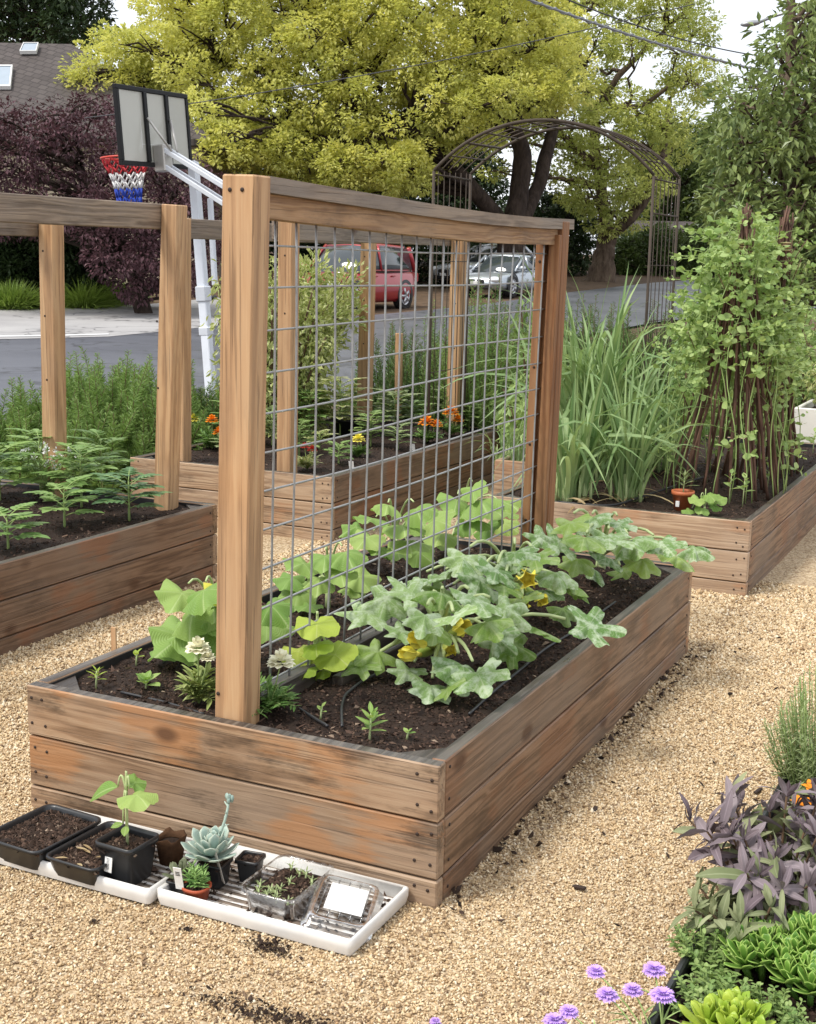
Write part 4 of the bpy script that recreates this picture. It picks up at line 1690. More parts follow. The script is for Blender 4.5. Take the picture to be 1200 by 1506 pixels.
def bed(label, x0, x1, y0, y1, front, side, soil_step, ncr, nails=True, base=0.338):
    root = thing('raised_bed', label, 'raised bed', ((x0 + x1) / 2, (y0 + y1) / 2, 0), 'redwood raised garden beds')
    T = 0.038
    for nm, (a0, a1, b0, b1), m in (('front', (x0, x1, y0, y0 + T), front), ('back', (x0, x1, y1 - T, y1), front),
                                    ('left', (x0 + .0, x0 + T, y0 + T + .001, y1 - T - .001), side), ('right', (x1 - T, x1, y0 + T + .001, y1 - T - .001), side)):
        mb = MB()
        fr = nm in ('front', 'back')
        for k, (z0, z1) in enumerate(PLANKS):
            jx = random.uniform(-.0025, .0025)
            lo, hi = [a0, b0, z0], [a1, b1, z1]
            if fr:
                lo[1] += jx; hi[1] += jx
            else:
                lo[0] += jx; hi[0] += jx
            boxl(mb, lo, hi, .0035, 0, random.random(), 1 if k == 0 else None)
            if nails and nm in ('front', 'right'):
                for e in (0.022, 0.058):
                    for zz in (z0 + .03, z1 - .03):
                        if zz < 0.01:
                            continue
                        for end in (0, 1):
                            zj = zz + random.uniform(-.012, .012)
                            if fr:
                                xx = (a0 + e) if end == 0 else (a1 - e)
                                lathe(mb, [(.0045, .0), (.004, .002), (.0005, .0025)], 8, (xx + random.uniform(-.006, .006), lo[1], zj), 2, .5, rot=np.array([[1, 0, 0], [0, 0, -1], [0, 1, 0]]))
                            elif e < .05:
                                yy = (b0 + e) if end == 0 else (b1 - e)
                                lathe(mb, [(.0045, .0), (.004, .002), (.0005, .0025)], 8, (hi[0], yy, zj), 2, .5, rot=np.array([[0, 0, 1], [0, 1, 0], [-1, 0, 0]]))
        mb.build(nm + '_panel' if False else 'side_panel', [m, W_top, M_nail], root)
    mb = MB()
    q = 0.0025
    for lo, hi in (((x0 + T, y0 + T, .20), (x1 - T, y0 + T + q, .358)), ((x0 + T, y1 - T - q, .20), (x1 - T, y1 - T, .358)),
                   ((x0 + T, y0 + T + q, .20), (x0 + T + q, y1 - T - q, .357)), ((x1 - T - q, y0 + T + q, .20), (x1 - T, y1 - T - q, .357))):
        boxl(mb, lo, hi, .0006)
    mb.build('liner', M_liner, root)
    # corner braces: flat dark triangles let into the corners
    c = .105
    e = T + .004
    for sx, sy in ((0, 0), (1, 0), (0, 1), (1, 1)):
        px, py = (x0 + e, 1) if sx == 0 else (x1 - e, -1), (y0 + e, 1) if sy == 0 else (y1 - e, -1)
        tri = [(px[0], py[0]), (px[0] + px[1] * c, py[0]), (px[0], py[0] + py[1] * c)]
        if px[1] * py[1] < 0:
            tri = tri[::-1]
        mb = MB()
        prism(mb, tri, .30, .352)
        mb.build('corner_brace', W_dark, root)
    mb = MB()
    sheet(mb, x0 + T + .003, x1 - T - .003, y0 + T + .003, y1 - T - .003, soil_step, lambda x, y: soil_z(x, y, base), 0)
    n = ncr
    xs, ys = rng.uniform(x0 + T + .01, x1 - T - .01, n), rng.uniform(y0 + T + .01, y1 - T - .01, n)
    rr = rng.gamma(3, .0008, n) + .001
    crumbs(mb, xs, ys, soil_z(xs, ys, base) + rr * .3, rr, 1)
    n2 = n // 26
    xs, ys = rng.uniform(x0 + T + .02, x1 - T - .02, n2), rng.uniform(y0 + T + .02, y1 - T - .02, n2)
    rr = rng.gamma(3, .0006, n2) + .0008
    crumbs(mb, xs, ys, soil_z(xs, ys, base) + .003, rr, 1, rng.uniform(.7, 1, n2), 3.5)
    mb.build('soil', [M_soil, M_chip], root)
    return root


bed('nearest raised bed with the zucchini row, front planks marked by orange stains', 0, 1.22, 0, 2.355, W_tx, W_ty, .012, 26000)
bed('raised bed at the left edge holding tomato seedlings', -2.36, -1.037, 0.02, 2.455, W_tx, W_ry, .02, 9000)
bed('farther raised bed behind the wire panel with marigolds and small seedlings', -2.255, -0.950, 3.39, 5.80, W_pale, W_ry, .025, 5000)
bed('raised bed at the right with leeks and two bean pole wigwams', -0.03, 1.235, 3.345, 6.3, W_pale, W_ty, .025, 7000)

# ---------------------------------------------------------------- trellises
M_wire = plain('galvanised_wire', (0.33, 0.335, 0.335), 0.5, 0.5, 0.4, var=0.25)


def nail_dots(mb, pts, rot, mat=1):
    for p in pts:
        lathe(mb, [(.0055, .0), (.005, .0015), (.0005, .002)], 8, p, mat, .5, rot=rot)


FRONT = np.array([[1, 0, 0], [0, 0, -1], [0, 1, 0]], float)
RSIDE = np.array([[0, 0, 1], [0, 1, 0], [-1, 0, 0]], float)


def main_trellis():
    root = thing('trellis', 'tall redwood trellis with galvanised wire grid standing in the nearest bed', 'trellis', (.63, 1.2, .33), 'redwood trellis frames in the beds')
    mb = MB()
    # the near post leans a little to the right
    b0, b1 = np.array([.616, .080, .05]), np.array([.6245 + .026, .080, 1.690])
    b0[0] -= .006
    beam(mb, b0, b1, .074, .090, .004, (1, 0, 0))
    nail_dots(mb, [(.628, .0425, 1.655), (.662, .0425, 1.655)], FRONT)
    nail_dots(mb, [(.585, .0425, .42)], FRONT)
    mb.build('post', [W_post, M_nail], root)
    mb = MB()
    beam(mb, (.615, 2.262, .05), (.637, 2.262, 1.652), .074, .090, .004, (1, 0, 0))
    beam(mb, (.583, 2.210, .35), (.603, 2.210, 1.60), .026, .034, .003, (1, 0, 0), attr=.3)
    nail_dots(mb, [(.585 + .018 * k, 2.1965, .5 + k * 1.0) for k in (0, .3, .6, 1)], FRONT)
    beam(mb, (.640, 2.208, .35), (.660, 2.208, 1.60), .030, .042, .003, (1, 0, 0), attr=.8)
    mb.build('post', [W_postd, M_nail], root)
    ys = np.linspace(.119, 2.36, 9)

    def rail(mb, x0, x1, z0, z1, sag, mat=0, a=.5, y_end=2.36):
        n = 9
        yy = np.linspace(.119, y_end, n)
        V = []
        for y in yy:
            t = (y - .119) / 2.24
            s = -sag * 4 * t * (1 - t) + .012 * math.sin(t * 7) * sag / .02 * .3
            dz = -0.030 * t + s
            dx = .012 * (1 - t)
            V += [(x0 + dx, y, z0 + dz), (x1 + dx, y, z0 + dz), (x1 + dx, y, z1 + dz), (x0 + dx, y, z1 + dz)]
        i = np.arange(n - 1)[:, None] * 4
        j = np.arange(4)[None]
        q = np.stack([i + j, i + 4 + j, i + 4 + (j + 1) % 4, i + (j + 1) % 4], -1).reshape(-1, 4)
        mb.add(V, [q[:, ::-1], np.array([[0, 1, 2, 3]]), np.array([[3, 2, 1, 0]]) + (n - 1) * 4], mat, a, False)
    mb = MB()
    rail(mb, .588, .678, 1.652, 1.690, .014)
    mb.build('top_rail', W_railt, root)
    mb = MB()
    rail(mb, .607, .660, 1.594, 1.651, .013, a=.2, y_end=2.224)
    mb.build('cross_rail', W_raill, root)
    # welded wire panel
    mb = MB()
    r = .0030

    def bulge(y, z):
        return .628 + .010 * (z - 1) + .010 * math.sin(y * 2.6) * math.sin((z - .4) * 2.4)
    zs = [.408 + .1016 * k for k in range(12)]
    yv = [.128 + .1016 * k for k in range(21)]
    for z in zs:
        tube(mb, [(bulge(y, z) - .006, y, z + .004 * math.sin(y * 3 + z * 9)) for y in np.linspace(.118, 2.218, 14)], r, 6)
    for y in yv:
        tube(mb, [(bulge(y, z), y + .003 * math.sin(z * 4 + y * 7), z) for z in np.linspace(.372, 1.60, 10)], r, 6)
    mb.build('wire_panel', M_wire, root)
    mb = MB()
    boxl(mb, (.598, .125, .28), (.640, 2.20, .392), .004, 0, .2)
    boxl(mb, (.690, .44, .28), (.724, 2.20, .372), .004, 0, .7)
    mb.build('bottom_rail', W_dark, root)


main_trellis()


def side_trellis(label, x, y0, y1, near=True, z1=1.70, lean=.05, rail_z=.11, xj=0.0):
    root = thing('trellis', label, 'trellis', (x, y1, .33), 'redwood trellis frames in the beds')
    for y in ((y0, y1) if near else (y1,)):
        mb = MB()
        beam(mb, (x, y, .05), (x + lean, y, z1 - .002), .082, .085, .004, (1, 0, 0))
        nail_dots(mb, [(x + .01, y - .041, .9 + .3 * k) for k in range(3)], FRONT)
        mb.build('post', [W_post, M_nail], root)
    mb = MB()
    beam(mb, (x - .048 + lean - .018, y0 - .04, z1 - rail_z / 2), (x - .048 + lean - .018, y1 + .0, z1 - rail_z / 2 - .0), .036, rail_z, .004, UP)
    mb.build('top_rail', W_railt, root)
    return root


side_trellis('left bed trellis whose long rail runs off the left edge of the photo', -1.262, .10, 2.345, lean=.085, z1=1.715)
side_trellis('left bed rear trellis, only its single post showing below the long rail', -1.905, .10, 2.345, lean=.03, z1=1.675)
side_trellis('far bed left trellis with its post just left of the big leaning post', -1.985, 3.50, 5.72, lean=.02, z1=1.69)
side_trellis('far bed right trellis with knotty posts seen through the wire grid', -1.290, 3.50, 5.72, lean=.01, z1=1.69)
# ================================================================ PLANTS
M_zuc = leafmat('zucchini_leaf', (0.11, 0.23, 0.05), (0.32, 0.45, 0.17), vein=(0.58, 0.66, 0.45), vamt=0.55, trans=0.25, quilt=.45, spots=(0.64, 0.73, 0.56), spot_amt=0.6, spot_scale=34, nscale=14, spec=0.3)
M_zucy = leafmat('young_zucchini_leaf', (0.15, 0.28, 0.045), (0.34, 0.48, 0.11), vein=(0.55, 0.64, 0.30), vamt=.5, trans=.35, nscale=12, quilt=.35, spots=(.55, .63, .42), spot_amt=.35, spot_scale=30)
M_cuke = leafmat('cucumber_leaf', (0.17, 0.33, 0.06), (0.42, 0.55, 0.16), vein=(0.60, 0.70, 0.35), vamt=0.5, trans=0.35, nscale=10, quilt=.2)
M_lime = leafmat('young_squash_leaf', (0.28, 0.42, 0.04), (0.55, 0.64, 0.10), vein=(0.7, 0.75, 0.35), vamt=0.5, trans=0.35, nscale=10, quilt=.2)
M_tom = leafmat('tomato_leaf', (0.10, 0.22, 0.05), (0.32, 0.46, 0.14), vein=(0.36, 0.46, 0.2), vamt=0.4, trans=0.25)
M_tomd = leafmat('pepper_leaf', (0.06, 0.15, 0.05), (0.20, 0.33, 0.14), vein=(0.32, 0.44, 0.25), vamt=0.4, trans=0.2)
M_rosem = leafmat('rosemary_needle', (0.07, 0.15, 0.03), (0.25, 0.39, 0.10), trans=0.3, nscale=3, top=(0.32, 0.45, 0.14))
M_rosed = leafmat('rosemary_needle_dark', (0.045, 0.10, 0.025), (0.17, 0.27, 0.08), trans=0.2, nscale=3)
M_leek = leafmat('leek_leaf', (0.16, 0.28, 0.10), (0.40, 0.52, 0.24), vein=(0.5, 0.6, 0.35), vamt=0.3, trans=0.35, nscale=4)
M_dry = leafmat('dry_leaf', (0.30, 0.20, 0.09), (0.58, 0.46, 0.26), trans=0.2)
M_pea = leafmat('pea_leaf', (0.20, 0.33, 0.09), (0.52, 0.64, 0.25), vein=(0.5, 0.62, 0.3), vamt=0.35, trans=0.35, nscale=5)
M_vari = leafmat('variegated_leaf', (0.30, 0.38, 0.10), (0.60, 0.62, 0.28), trans=0.35, edge=(0.82, 0.79, 0.52), nscale=5)
M_sage = leafmat('purple_sage_leaf', (0.10, 0.068, 0.082), (0.31, 0.26, 0.275), vein=(0.42, 0.34, 0.38), vamt=0.4, trans=0.12, rough=0.75, nscale=12)
M_sageg = leafmat('green_sage_leaf', (0.15, 0.18, 0.08), (0.34, 0.36, 0.20), vein=(0.45, 0.48, 0.3), vamt=0.4, trans=0.15, rough=0.75, nscale=12)
M_succ = leafmat('succulent_leaf', (0.07, 0.18, 0.025), (0.20, 0.36, 0.06), trans=0.12, rough=0.35, edge=(0.36, 0.52, 0.12), nscale=12)
M_oreg = leafmat('oregano_leaf', (0.12, 0.22, 0.05), (0.34, 0.44, 0.15), vein=(0.45, 0.55, 0.28), vamt=0.3, trans=0.25)
M_greyg = leafmat('grey_green_leaf', (0.16, 0.22, 0.09), (0.40, 0.46, 0.22), trans=0.25, nscale=6)
M_eche = leafmat('echeveria_leaf', (0.24, 0.34, 0.30), (0.46, 0.58, 0.50), trans=0.1, rough=0.5, edge=(0.50, 0.56, 0.46), nscale=18)
M_mari = leafmat('marigold_leaf', (0.09, 0.20, 0.04), (0.24, 0.38, 0.10), trans=0.25)
M_stem = plain('green_stem', (0.28, 0.38, 0.13), 0.6, 0.3, nscale=20)
M_stemd = plain('woody_stem', (0.12, 0.075, 0.045), 0.8, 0.2, nscale=30)
M_stempale = plain('pale_stem', (0.42, 0.50, 0.24), 0.55, 0.3, nscale=20)
M_yel = plain('yellow_petal', (0.86, 0.77, 0.14), 0.6, 0.2)
M_org = plain('orange_petal', (0.80, 0.27, 0.015), 0.6, 0.2)
M_redp = plain('red_petal', (0.55, 0.05, 0.03), 0.6, 0.2)
M_cream = plain('cream_petal', (0.82, 0.80, 0.60), 0.6, 0.2)
M_lilac = plain('lilac_petal', (0.56, 0.36, 0.78), 0.6, 0.2, var=.25, nscale=60)
M_zfruit = leafmat('courgette_skin', (0.30, 0.42, 0.08), (0.55, 0.58, 0.14), trans=0.05, rough=0.35)

T_ZUC = [lobed(78, 5, d, .065, .035, c, .5, .12, 6, 1.15) for d, c in ((.46, .08), (.40, .18), (.52, .02), (.44, .24))]
T_CUKE = [lobed(40, 5, d, .018, .05, c, .40, .22, 4) for d, c in ((.20, .10), (.14, .18), (.24, .26))]
T_ROUND = [lobed(36, 5, .10, .01, .06, c, .45, 0.0, 4) for c in (.05, .18)]
T_LANCE = lance(8, .30, .4, .15)
T_SAGE = [lance(9, w, .5, c, .14, .14, .62) for w, c in ((.29, .4), (.26, .65), (.33, .2))]
T_OVAL = lance(5, .62, .5, .15, .10)
T_SPOON = [spoon(6, .42, .10, c, .72) for c in (-.10, -.28)]
T_ECHE = [spoon(6, .55, .13, c, .75) for c in (-.22, -.40)]
T_BEAN = spoon(5, .18, .16, .15, .6)


def zaxis(d):
    return nrm(d)


def vine_plant(name, label, cat, base, leaves, T, lm, crown_z=.05, group=None, stem_r=.0055, stem_m=None, young=0, tilt=.35):
    """leaves: (point, size[, template index]); each blade sits at the end of an arching petiole from the crown"""
    root = thing(name, label, cat, base, group)
    st, lf = MB(), MB()
    base = np.asarray(base, float)
    cr = base + [0, 0, crown_z]
    tube(st, [base - [0, 0, .02], cr], [stem_r * (2.2 if crown_z < .1 else 1.1), stem_r * (1.8 if crown_z < .1 else .9)], 8)
    for i, e in enumerate(leaves):
        p, s = np.asarray(e[0], float), e[1]
        out_ = p - cr
        hor = np.array([out_[0], out_[1], 0])
        hl = np.linalg.norm(hor)
        h = hor / max(hl, 1e-3) if hl > .02 else np.array([math.cos(i * 2.4), math.sin(i * 2.4), 0])
        d = nrm(h + np.array([0, 0, random.uniform(-.45, .1)]))
        up = nrm(UP * 1.0 - h * random.uniform(-.1, .25) + np.array([random.uniform(-tilt, tilt), random.uniform(-tilt, tilt), 0]) + np.array([.12, -.55, 0]))
        st_end = p - d * s * .40
        mid = (cr * .45 + st_end * .55) + np.array([0, 0, .07 + .25 * max(0, out_[2])])
        tube(st, curve(cr, st_end, mid=mid, n=8), np.linspace(stem_r, stem_r * .6, 8), 6)
        put(lf, T[e[2] if len(e) > 2 else i % len(T)], st_end, d, up, s, random.uniform(.95, 1.1), random.random(), 1 if (young and random.random() < (young if s < .135 else young * .35 * (s < .168))) else 0)
    st.build('stem', stem_m or M_stempale, root)
    lf.build('foliage', lm, root)
    return root


def pts(lst, z0=None, default=.10):
    """(u, v, height above the bed soil, size) -> points"""
    return [(atz(u, v, .34 + h), s) for u, v, h, s in lst]


# ---- zucchini row
Z1 = pts([(541, 900, .15, .20), (570, 880, .19, .19), (607, 872, .22, .20), (650, 872, .24, .20), (592, 927, .13, .13), (556, 958, .08, .15), (530, 978, .05, .14),
          (680, 978, .10, .20), (703, 990, .10, .19), (634, 1008, .05, .14), (657, 1012, .05, .14), (743, 893, .20, .17), (784, 922, .12, .17), (729, 936, .13, .15),
          (865, 918, .12, .22), (752, 948, .07, .15), (700, 880, .26, .18), (625, 905, .24, .15), (668, 905, .27, .15), (640, 925, .18, .12), (600, 985, .04, .13), (715, 915, .20, .15)])
Z2 = pts([(706, 851, .22, .19), (757, 812, .27, .18), (786, 820, .26, .18), (818, 842, .20, .17), (674, 835, .20, .19), (684, 817, .25, .18), (642, 848, .15, .18), (610, 852, .11, .17),
          (730, 838, .26, .17), (800, 868, .14, .16), (770, 880, .16, .15), (845, 862, .10, .15), (720, 868, .18, .16), (655, 868, .10, .16), (742, 862, .22, .14), (828, 895, .06, .13)])
Z3 = pts([(839, 768, .30, .18), (868, 763, .28, .19), (896, 789, .25, .20), (928, 794, .23, .20), (972, 797, .22, .21), (995, 818, .14, .18), (917, 838, .07, .17), (1020, 805, .14, .16),
          (890, 819, .14, .18), (860, 790, .28, .18), (823, 796, .24, .18), (945, 822, .16, .16), (800, 790, .18, .17), (875, 838, .06, .15), (910, 768, .26, .17), (850, 822, .16, .16)])


def courgette(mb, p, d, L=.10, r=.014):
    x, y, z = frame(d)
    for i in range(1):
        q = [p + x * L * t for t in np.linspace(0, 1, 7)]
        tube(mb, q, [r * k for k in (.6, .85, 1, 1, .95, .8, .55)], 9)


def blossom(mb, p, d, s=.06, closed=True):
    x, y, z = frame(d)
    n = 5
    for k in range(n):
        a = 2 * PI * k / n
        o = np.cos(a) * y + np.sin(a) * z
        dd = nrm(x + o * (.25 if closed else .75))
        put(mb, T_OVAL, p + o * s * .10, dd, up=-o if not closed else o, size=s, wide=1.0, tint=random.random())
    tube(mb, [p - x * s * .3, p + x * s * .1], [s * .10, s * .16], 7)


def zucchini(label, base, leaves, flowers):
    r = vine_plant('zucchini_plant', label, 'zucchini plant', base, [(p_, s_ * .80) for p_, s_ in leaves], T_ZUC, [M_zuc, M_zucy], .06, 'zucchini plants in the nearest bed', .0075, young=.6, tilt=.75)
    b = np.asarray(base, float)
    for (u, v, h, s, dx) in flowers:
        h += .03
        p = atz(u, v, .34 + h)
        d = nrm((p - b - [0, 0, .08]) * [1, 1, .6] + [dx, 0, .04])
        fr = MB()
        q0 = b + [0, 0, .05]
        courgette(fr, q0 + (p - q0) * .35, p - q0, np.linalg.norm(p - q0) * .62, .015)
        fo = fr.build('fruit', M_zfruit, r)
        fl = MB()
        blossom(fl, p, d, s, True)
        fl.build('blossom', M_yel, fo)


zucchini('zucchini plant nearest the camera with three yellow blossoms by its stem', (*atz(648, 975, .34)[:2], .335), Z1,
         [(628, 942, .10, .075, -.1), (672, 925, .12, .07, .05), (660, 955, .07, .06, 0), (612, 962, .05, .06, -.1)])
zucchini('middle zucchini plant with an upright yellow flower', (*atz(752, 872, .34)[:2], .335), Z2, [(774, 850, .22, .09, 0), (768, 884, .10, .07, 0), (792, 880, .10, .06, .1)])
zucchini('zucchini plant at the far end of the nearest bed', (*atz(885, 836, .34)[:2], .335), Z3, [(870, 800, .2, .05, 0)])

# ---- climbing squash and cucumbers left of the wire panel
def cuke(label, bu, bv, lst, lm=None, T=None, fl=()):
    b = atz(bu, bv, .34)
    r = vine_plant('squash_plant', label, 'squash plant', b, pts(lst), T or T_CUKE, lm or M_cuke, .08, 'squash plants along the wire panel', .0048, tilt=.5)
    for (u, v, h, s) in fl:
        mb = MB()
        blossom(mb, atz(u, v, .34 + h), (.2, -.5, .6), s, False)
        mb.build('blossom', M_yel, r)


cuke('lime-tipped squash plant half hidden behind the near leaning post', 322, 962,
     [(268, 872, .27, .14), (300, 868, .30, .13), (285, 900, .20, .15), (268, 935, .10, .17), (300, 925, .14, .18), (330, 900, .2, .15), (345, 880, .26, .13), (392, 915, .12, .13), (398, 890, .2, .11), (315, 885, .24, .12), (255, 950, .06, .13)],
     fl=((322, 884, .26, .06),))
cuke('small pale lime squash seedling with a round top leaf right of the post', 466, 996,
     [(466, 918, .17, .125), (440, 958, .08, .105), (492, 962, .09, .11), (465, 948, .12, .085), (478, 985, .04, .07), (450, 985, .05, .07), (512, 970, .05, .07)], M_lime, T_ROUND)
cuke('squash plant behind the wires nearest the post, second from the left', 482, 893,
     [(447, 828, .18, .13), (478, 818, .22, .11), (508, 812, .24, .12), (527, 848, .10, .12), (440, 870, .06, .13), (470, 850, .15, .11), (500, 840, .18, .11), (430, 850, .1, .11), (515, 865, .06, .09), (455, 890, .03, .09)])
cuke('tall squash plant behind the middle of the wire panel', 578, 828,
     [(548, 762, .24, .13), (592, 772, .24, .15), (612, 748, .30, .13), (540, 790, .14, .13), (600, 795, .18, .14), (570, 742, .32, .11), (560, 805, .1, .12), (615, 812, .06, .11), (525, 775, .16, .11), (640, 765, .22, .13), (585, 810, .1, .1)])
cuke('squash plant with big pale leaves behind the wires near the far post', 680, 790,
     [(650, 752, .2, .14), (672, 735, .26, .15), (705, 735, .28, .2), (728, 752, .2, .16), (648, 785, .1, .14), (690, 765, .2, .15), (715, 775, .12, .13), (660, 800, .04, .11), (742, 738, .22, .13), (695, 718, .32, .12), (742, 770, .1, .11)])


# ---- little bedding plants
def marigold(name, label, base, h, r, petal, flowers, lm=None, n=34, group=None, cat='flower', size=.05):
    base = np.asarray(base, float)
    root = thing(name, label, cat, base, group)
    st, lf = MB(), MB()
    for k in range(n):
        a, q = random.uniform(0, 2 * PI), random.random() ** .5
        d = np.array([math.cos(a) * r * q, math.sin(a) * r * q, h * random.uniform(.25, .95) * (1 - .4 * q)])
        p = curve(base, base + d, n=5, up=h * .2)
        tube(st, p, .0016, 4)
        for i in range(1, 5):
            t = p[i] - p[i - 1]
            x, y, z = frame(t)
            for s in (1, -1):
                for w in range(2):
                    put(lf, T_LANCE, p[i] - t * .5 * w, nrm(x * .6 + s * y + UP * random.uniform(-.1, .5)), size=size * random.uniform(.6, 1.1) * (1.15 - .1 * i), wide=.75, tint=random.random())
    st.build('stem', M_stem, root)
    lf.build('foliage', lm or M_mari, root)
    for (dx, dy, dz, s) in flowers:
        c = base + np.array([dx, dy, dz])
        fl = MB()
        tube(fl, [base + [dx * .3, dy * .3, dz * .3], c], .002, 5, 1)
        for ring_, m, el in ((1.0, 11, -.05), (.8, 10, .25), (.58, 8, .6), (.34, 6, 1.1), (.12, 3, 1.5)):
            for k in range(m):
                a = 2 * PI * (k + random.uniform(-.3, .3)) / m
                o = np.array([math.cos(a), math.sin(a), 0])
                put(fl, T_OVAL, c + o * s * ring_ * .32 + UP * s * (.32 * (1 - ring_)), nrm(o * math.cos(el) + UP * math.sin(el)), size=s * .55, wide=1.5, mat=0, tint=random.random())
        fl.build('flower_head', [petal, M_stem], root)
    return root


marigold('marigold_plant', 'cream marigold left of the near leaning post, pale straggly leaves', atz(292, 1035, .345), .13, .055, M_cream, [(0, 0, .15, .042), (.03, .0, .13, .026)], leafmat('pale_marigold_leaf', (0.22, 0.30, 0.07), (0.48, 0.52, 0.22), trans=.25), 16, None, 'marigold', .06)
marigold('marigold_plant', 'cream marigold with feathery dark leaves right of the near leaning post', atz(396, 1045, .345), .11, .09, M_cream, [(.035, .0, .135, .045)], None, 34, None, 'marigold', .042)


def seedling(label, base, h, n, L, lm, T=None, name='seedling', cat='seedling', group=None, wide=1.0):
    base = np.asarray(base, float)
    root = thing(name, label, cat, base, group)
    st, lf = MB(), MB()
    tube(st, [base - [0, 0, .01], base + [.004, 0, h]], [.003, .0022], 6)
    for k in range(n):
        a = k * 2.4 + random.uniform(-.3, .3)
        t = (k + 1) / n
        d = nrm([math.cos(a), math.sin(a), .25 + .9 * t])
        put(lf, T or T_LANCE, base + [.004 * t, 0, h * (.35 + .65 * t)], d, size=L * random.uniform(.75, 1.1) * (1.1 - .45 * t), wide=wide, tint=random.random())
    st.build('stem', M_stempale, root)
    lf.build('foliage', lm, root)
    return root


seedling('upright pale green seedling by the front board, right of centre', atz(543, 1092, .345), .075, 15, .048, M_cuke, wide=1.25)
seedling('tiny pointed seedling in the left corner of the nearest bed', atz(141, 1010, .345), .045, 10, .042, M_lime, wide=.8)
seedling('low round-leaved seedling behind the left part of the front board', atz(214, 1016, .345), .035, 8, .055, M_cuke, T_OVAL)
seedling('tiny two-leaved sprout in front of the zucchini seedling', atz(471, 1056, .345), .03, 4, .026, M_cuke, T_OVAL)
seedling('pale fallen sprout near the right corner of the front board', atz(598, 1083, .345), .012, 4, .026, M_cuke, T_OVAL)
seedling('tiny cream-leaved sprout left of the lime-tipped squash plant', atz(200, 975, .345), .03, 4, .03, M_lime, T_OVAL)
mb = MB()
b = atz(168, 963, .33)
box(mb, b + [0, 0, .035], (.009, .003, .05), .001)
tag(mb.build('plant_marker', W_post), 'small wooden plant marker standing by the left board', 'plant marker')


def drip(label, uv, z=.352, r=.004):
    P = np.array([atz(u, v, z) for u, v in uv])
    t = np.linspace(0, 1, len(P))
    tt = np.linspace(0, 1, len(P) * 6)
    Q = np.stack([np.interp(tt, t, P[:, k]) for k in range(3)], 1)
    for _ in range(3):
        Q[1:-1] = (Q[:-2] + Q[1:-1] * 2 + Q[2:]) / 4
    mb = MB()
    tube(mb, Q, r, 7)
    tag(mb.build('drip_tube', M_liner), label, 'drip tube', 'drip irrigation tubes')


drip('thin black drip tube curving up beside the near zucchini plant', [(503, 1068), (502, 1040), (507, 1022), (530, 1003), (565, 985)])
drip('black drip tube running along the right side of the zucchini row', [(690, 1050), (722, 1020), (765, 985), (800, 955), (850, 925), (905, 885)])
drip('black drip tube lying straight behind the left front board', [(178, 1018), (240, 1032), (300, 1050)], .35)
drip('black drip tube lying between the squash leaves and the cream marigold', [(240, 975), (262, 960), (285, 945)], .352)
drip('black drip tube stub poking out of the soil by the dark marigold', [(440, 1042), (462, 1056), (482, 1068)], .35)


# ---- tomato and pepper seedlings in the left bed
def compound(lf, st, p0, d, L, tint, up=UP, n=4, wide=1.5):
    x, y, z = frame(d, up)
    P = np.array([p0 + x * L * t - UP * L * .35 * t * t for t in np.linspace(0, 1, 6)])
    tube(st, P, .0022, 4)
    for i in range(1, n + 1):
        q = p0 + x * L * (.2 + .62 * i / n) - UP * L * .35 * (.2 + .62 * i / n) ** 2
        s = L * (.46 - .05 * i) * random.uniform(.85, 1.15)
        for sd in (1, -1):
            put(lf, T_LANCE, q, nrm(x * .7 + y * sd - UP * .15), up, s, wide, tint + random.uniform(-.15, .15))
    put(lf, T_LANCE, P[-2], nrm(x - UP * .4), up, L * .42, wide, tint)


def tomato(label, base, h, n, L, lm, group='vegetable seedlings in the left bed', lean=(0, 0), name='tomato_plant', cat='tomato plant', wide=2.0):
    base = np.asarray(base, float)
    root = thing(name, label, cat, base, group)
    st, lf = MB(), MB()
    top = base + [lean[0], lean[1], h]
    tube(st, curve(base - [0, 0, .02], top, n=6), np.linspace(.006, .003, 6), 6)
    n = int(n * 1.6)
    for k in range(n):
        t = .25 + .75 * k / max(1, n - 1)
        a = k * 2.4 + random.uniform(-.4, .4)
        p0 = base + np.array([lean[0] * t, lean[1] * t, h * t])
        compound(lf, st, p0, nrm([math.cos(a), math.sin(a), .45 + .35 * t]), L * random.uniform(.8, 1.15) * (1.1 - .3 * t), random.uniform(.2, .9), wide=wide)
    st.build('stem', M_stem, root)
    lf.build('foliage', lm, root)
    return root


tomato('leafy tomato seedling beside white blossoms at the left bed', atz(120, 742, .345), .24, 12, .20, M_tom)
tomato('dark tomato seedling nearest the right post of the left bed', atz(190, 762, .345), .17, 10, .18, M_tomd)
tomato('short tomato seedling hanging over the middle of the left bed', atz(95, 772, .345), .15, 8, .17, M_tom)
tomato('tomato seedling at the far corner behind the left bed, in front of the rosemary', atz(60, 722, .345), .26, 10, .2, M_tom)
tomato('small tomato seedling at the left edge of the photo, nearest the board', atz(12, 805, .345), .12, 8, .16, M_tom)
tomato('tomato seedling with broad leaves at the far left edge', atz(0, 735, .345), .24, 9, .21, M_tom)
tomato('upright light green tomato seedling against the single left post', atz(150, 722, .345), .26, 10, .18, M_tom)


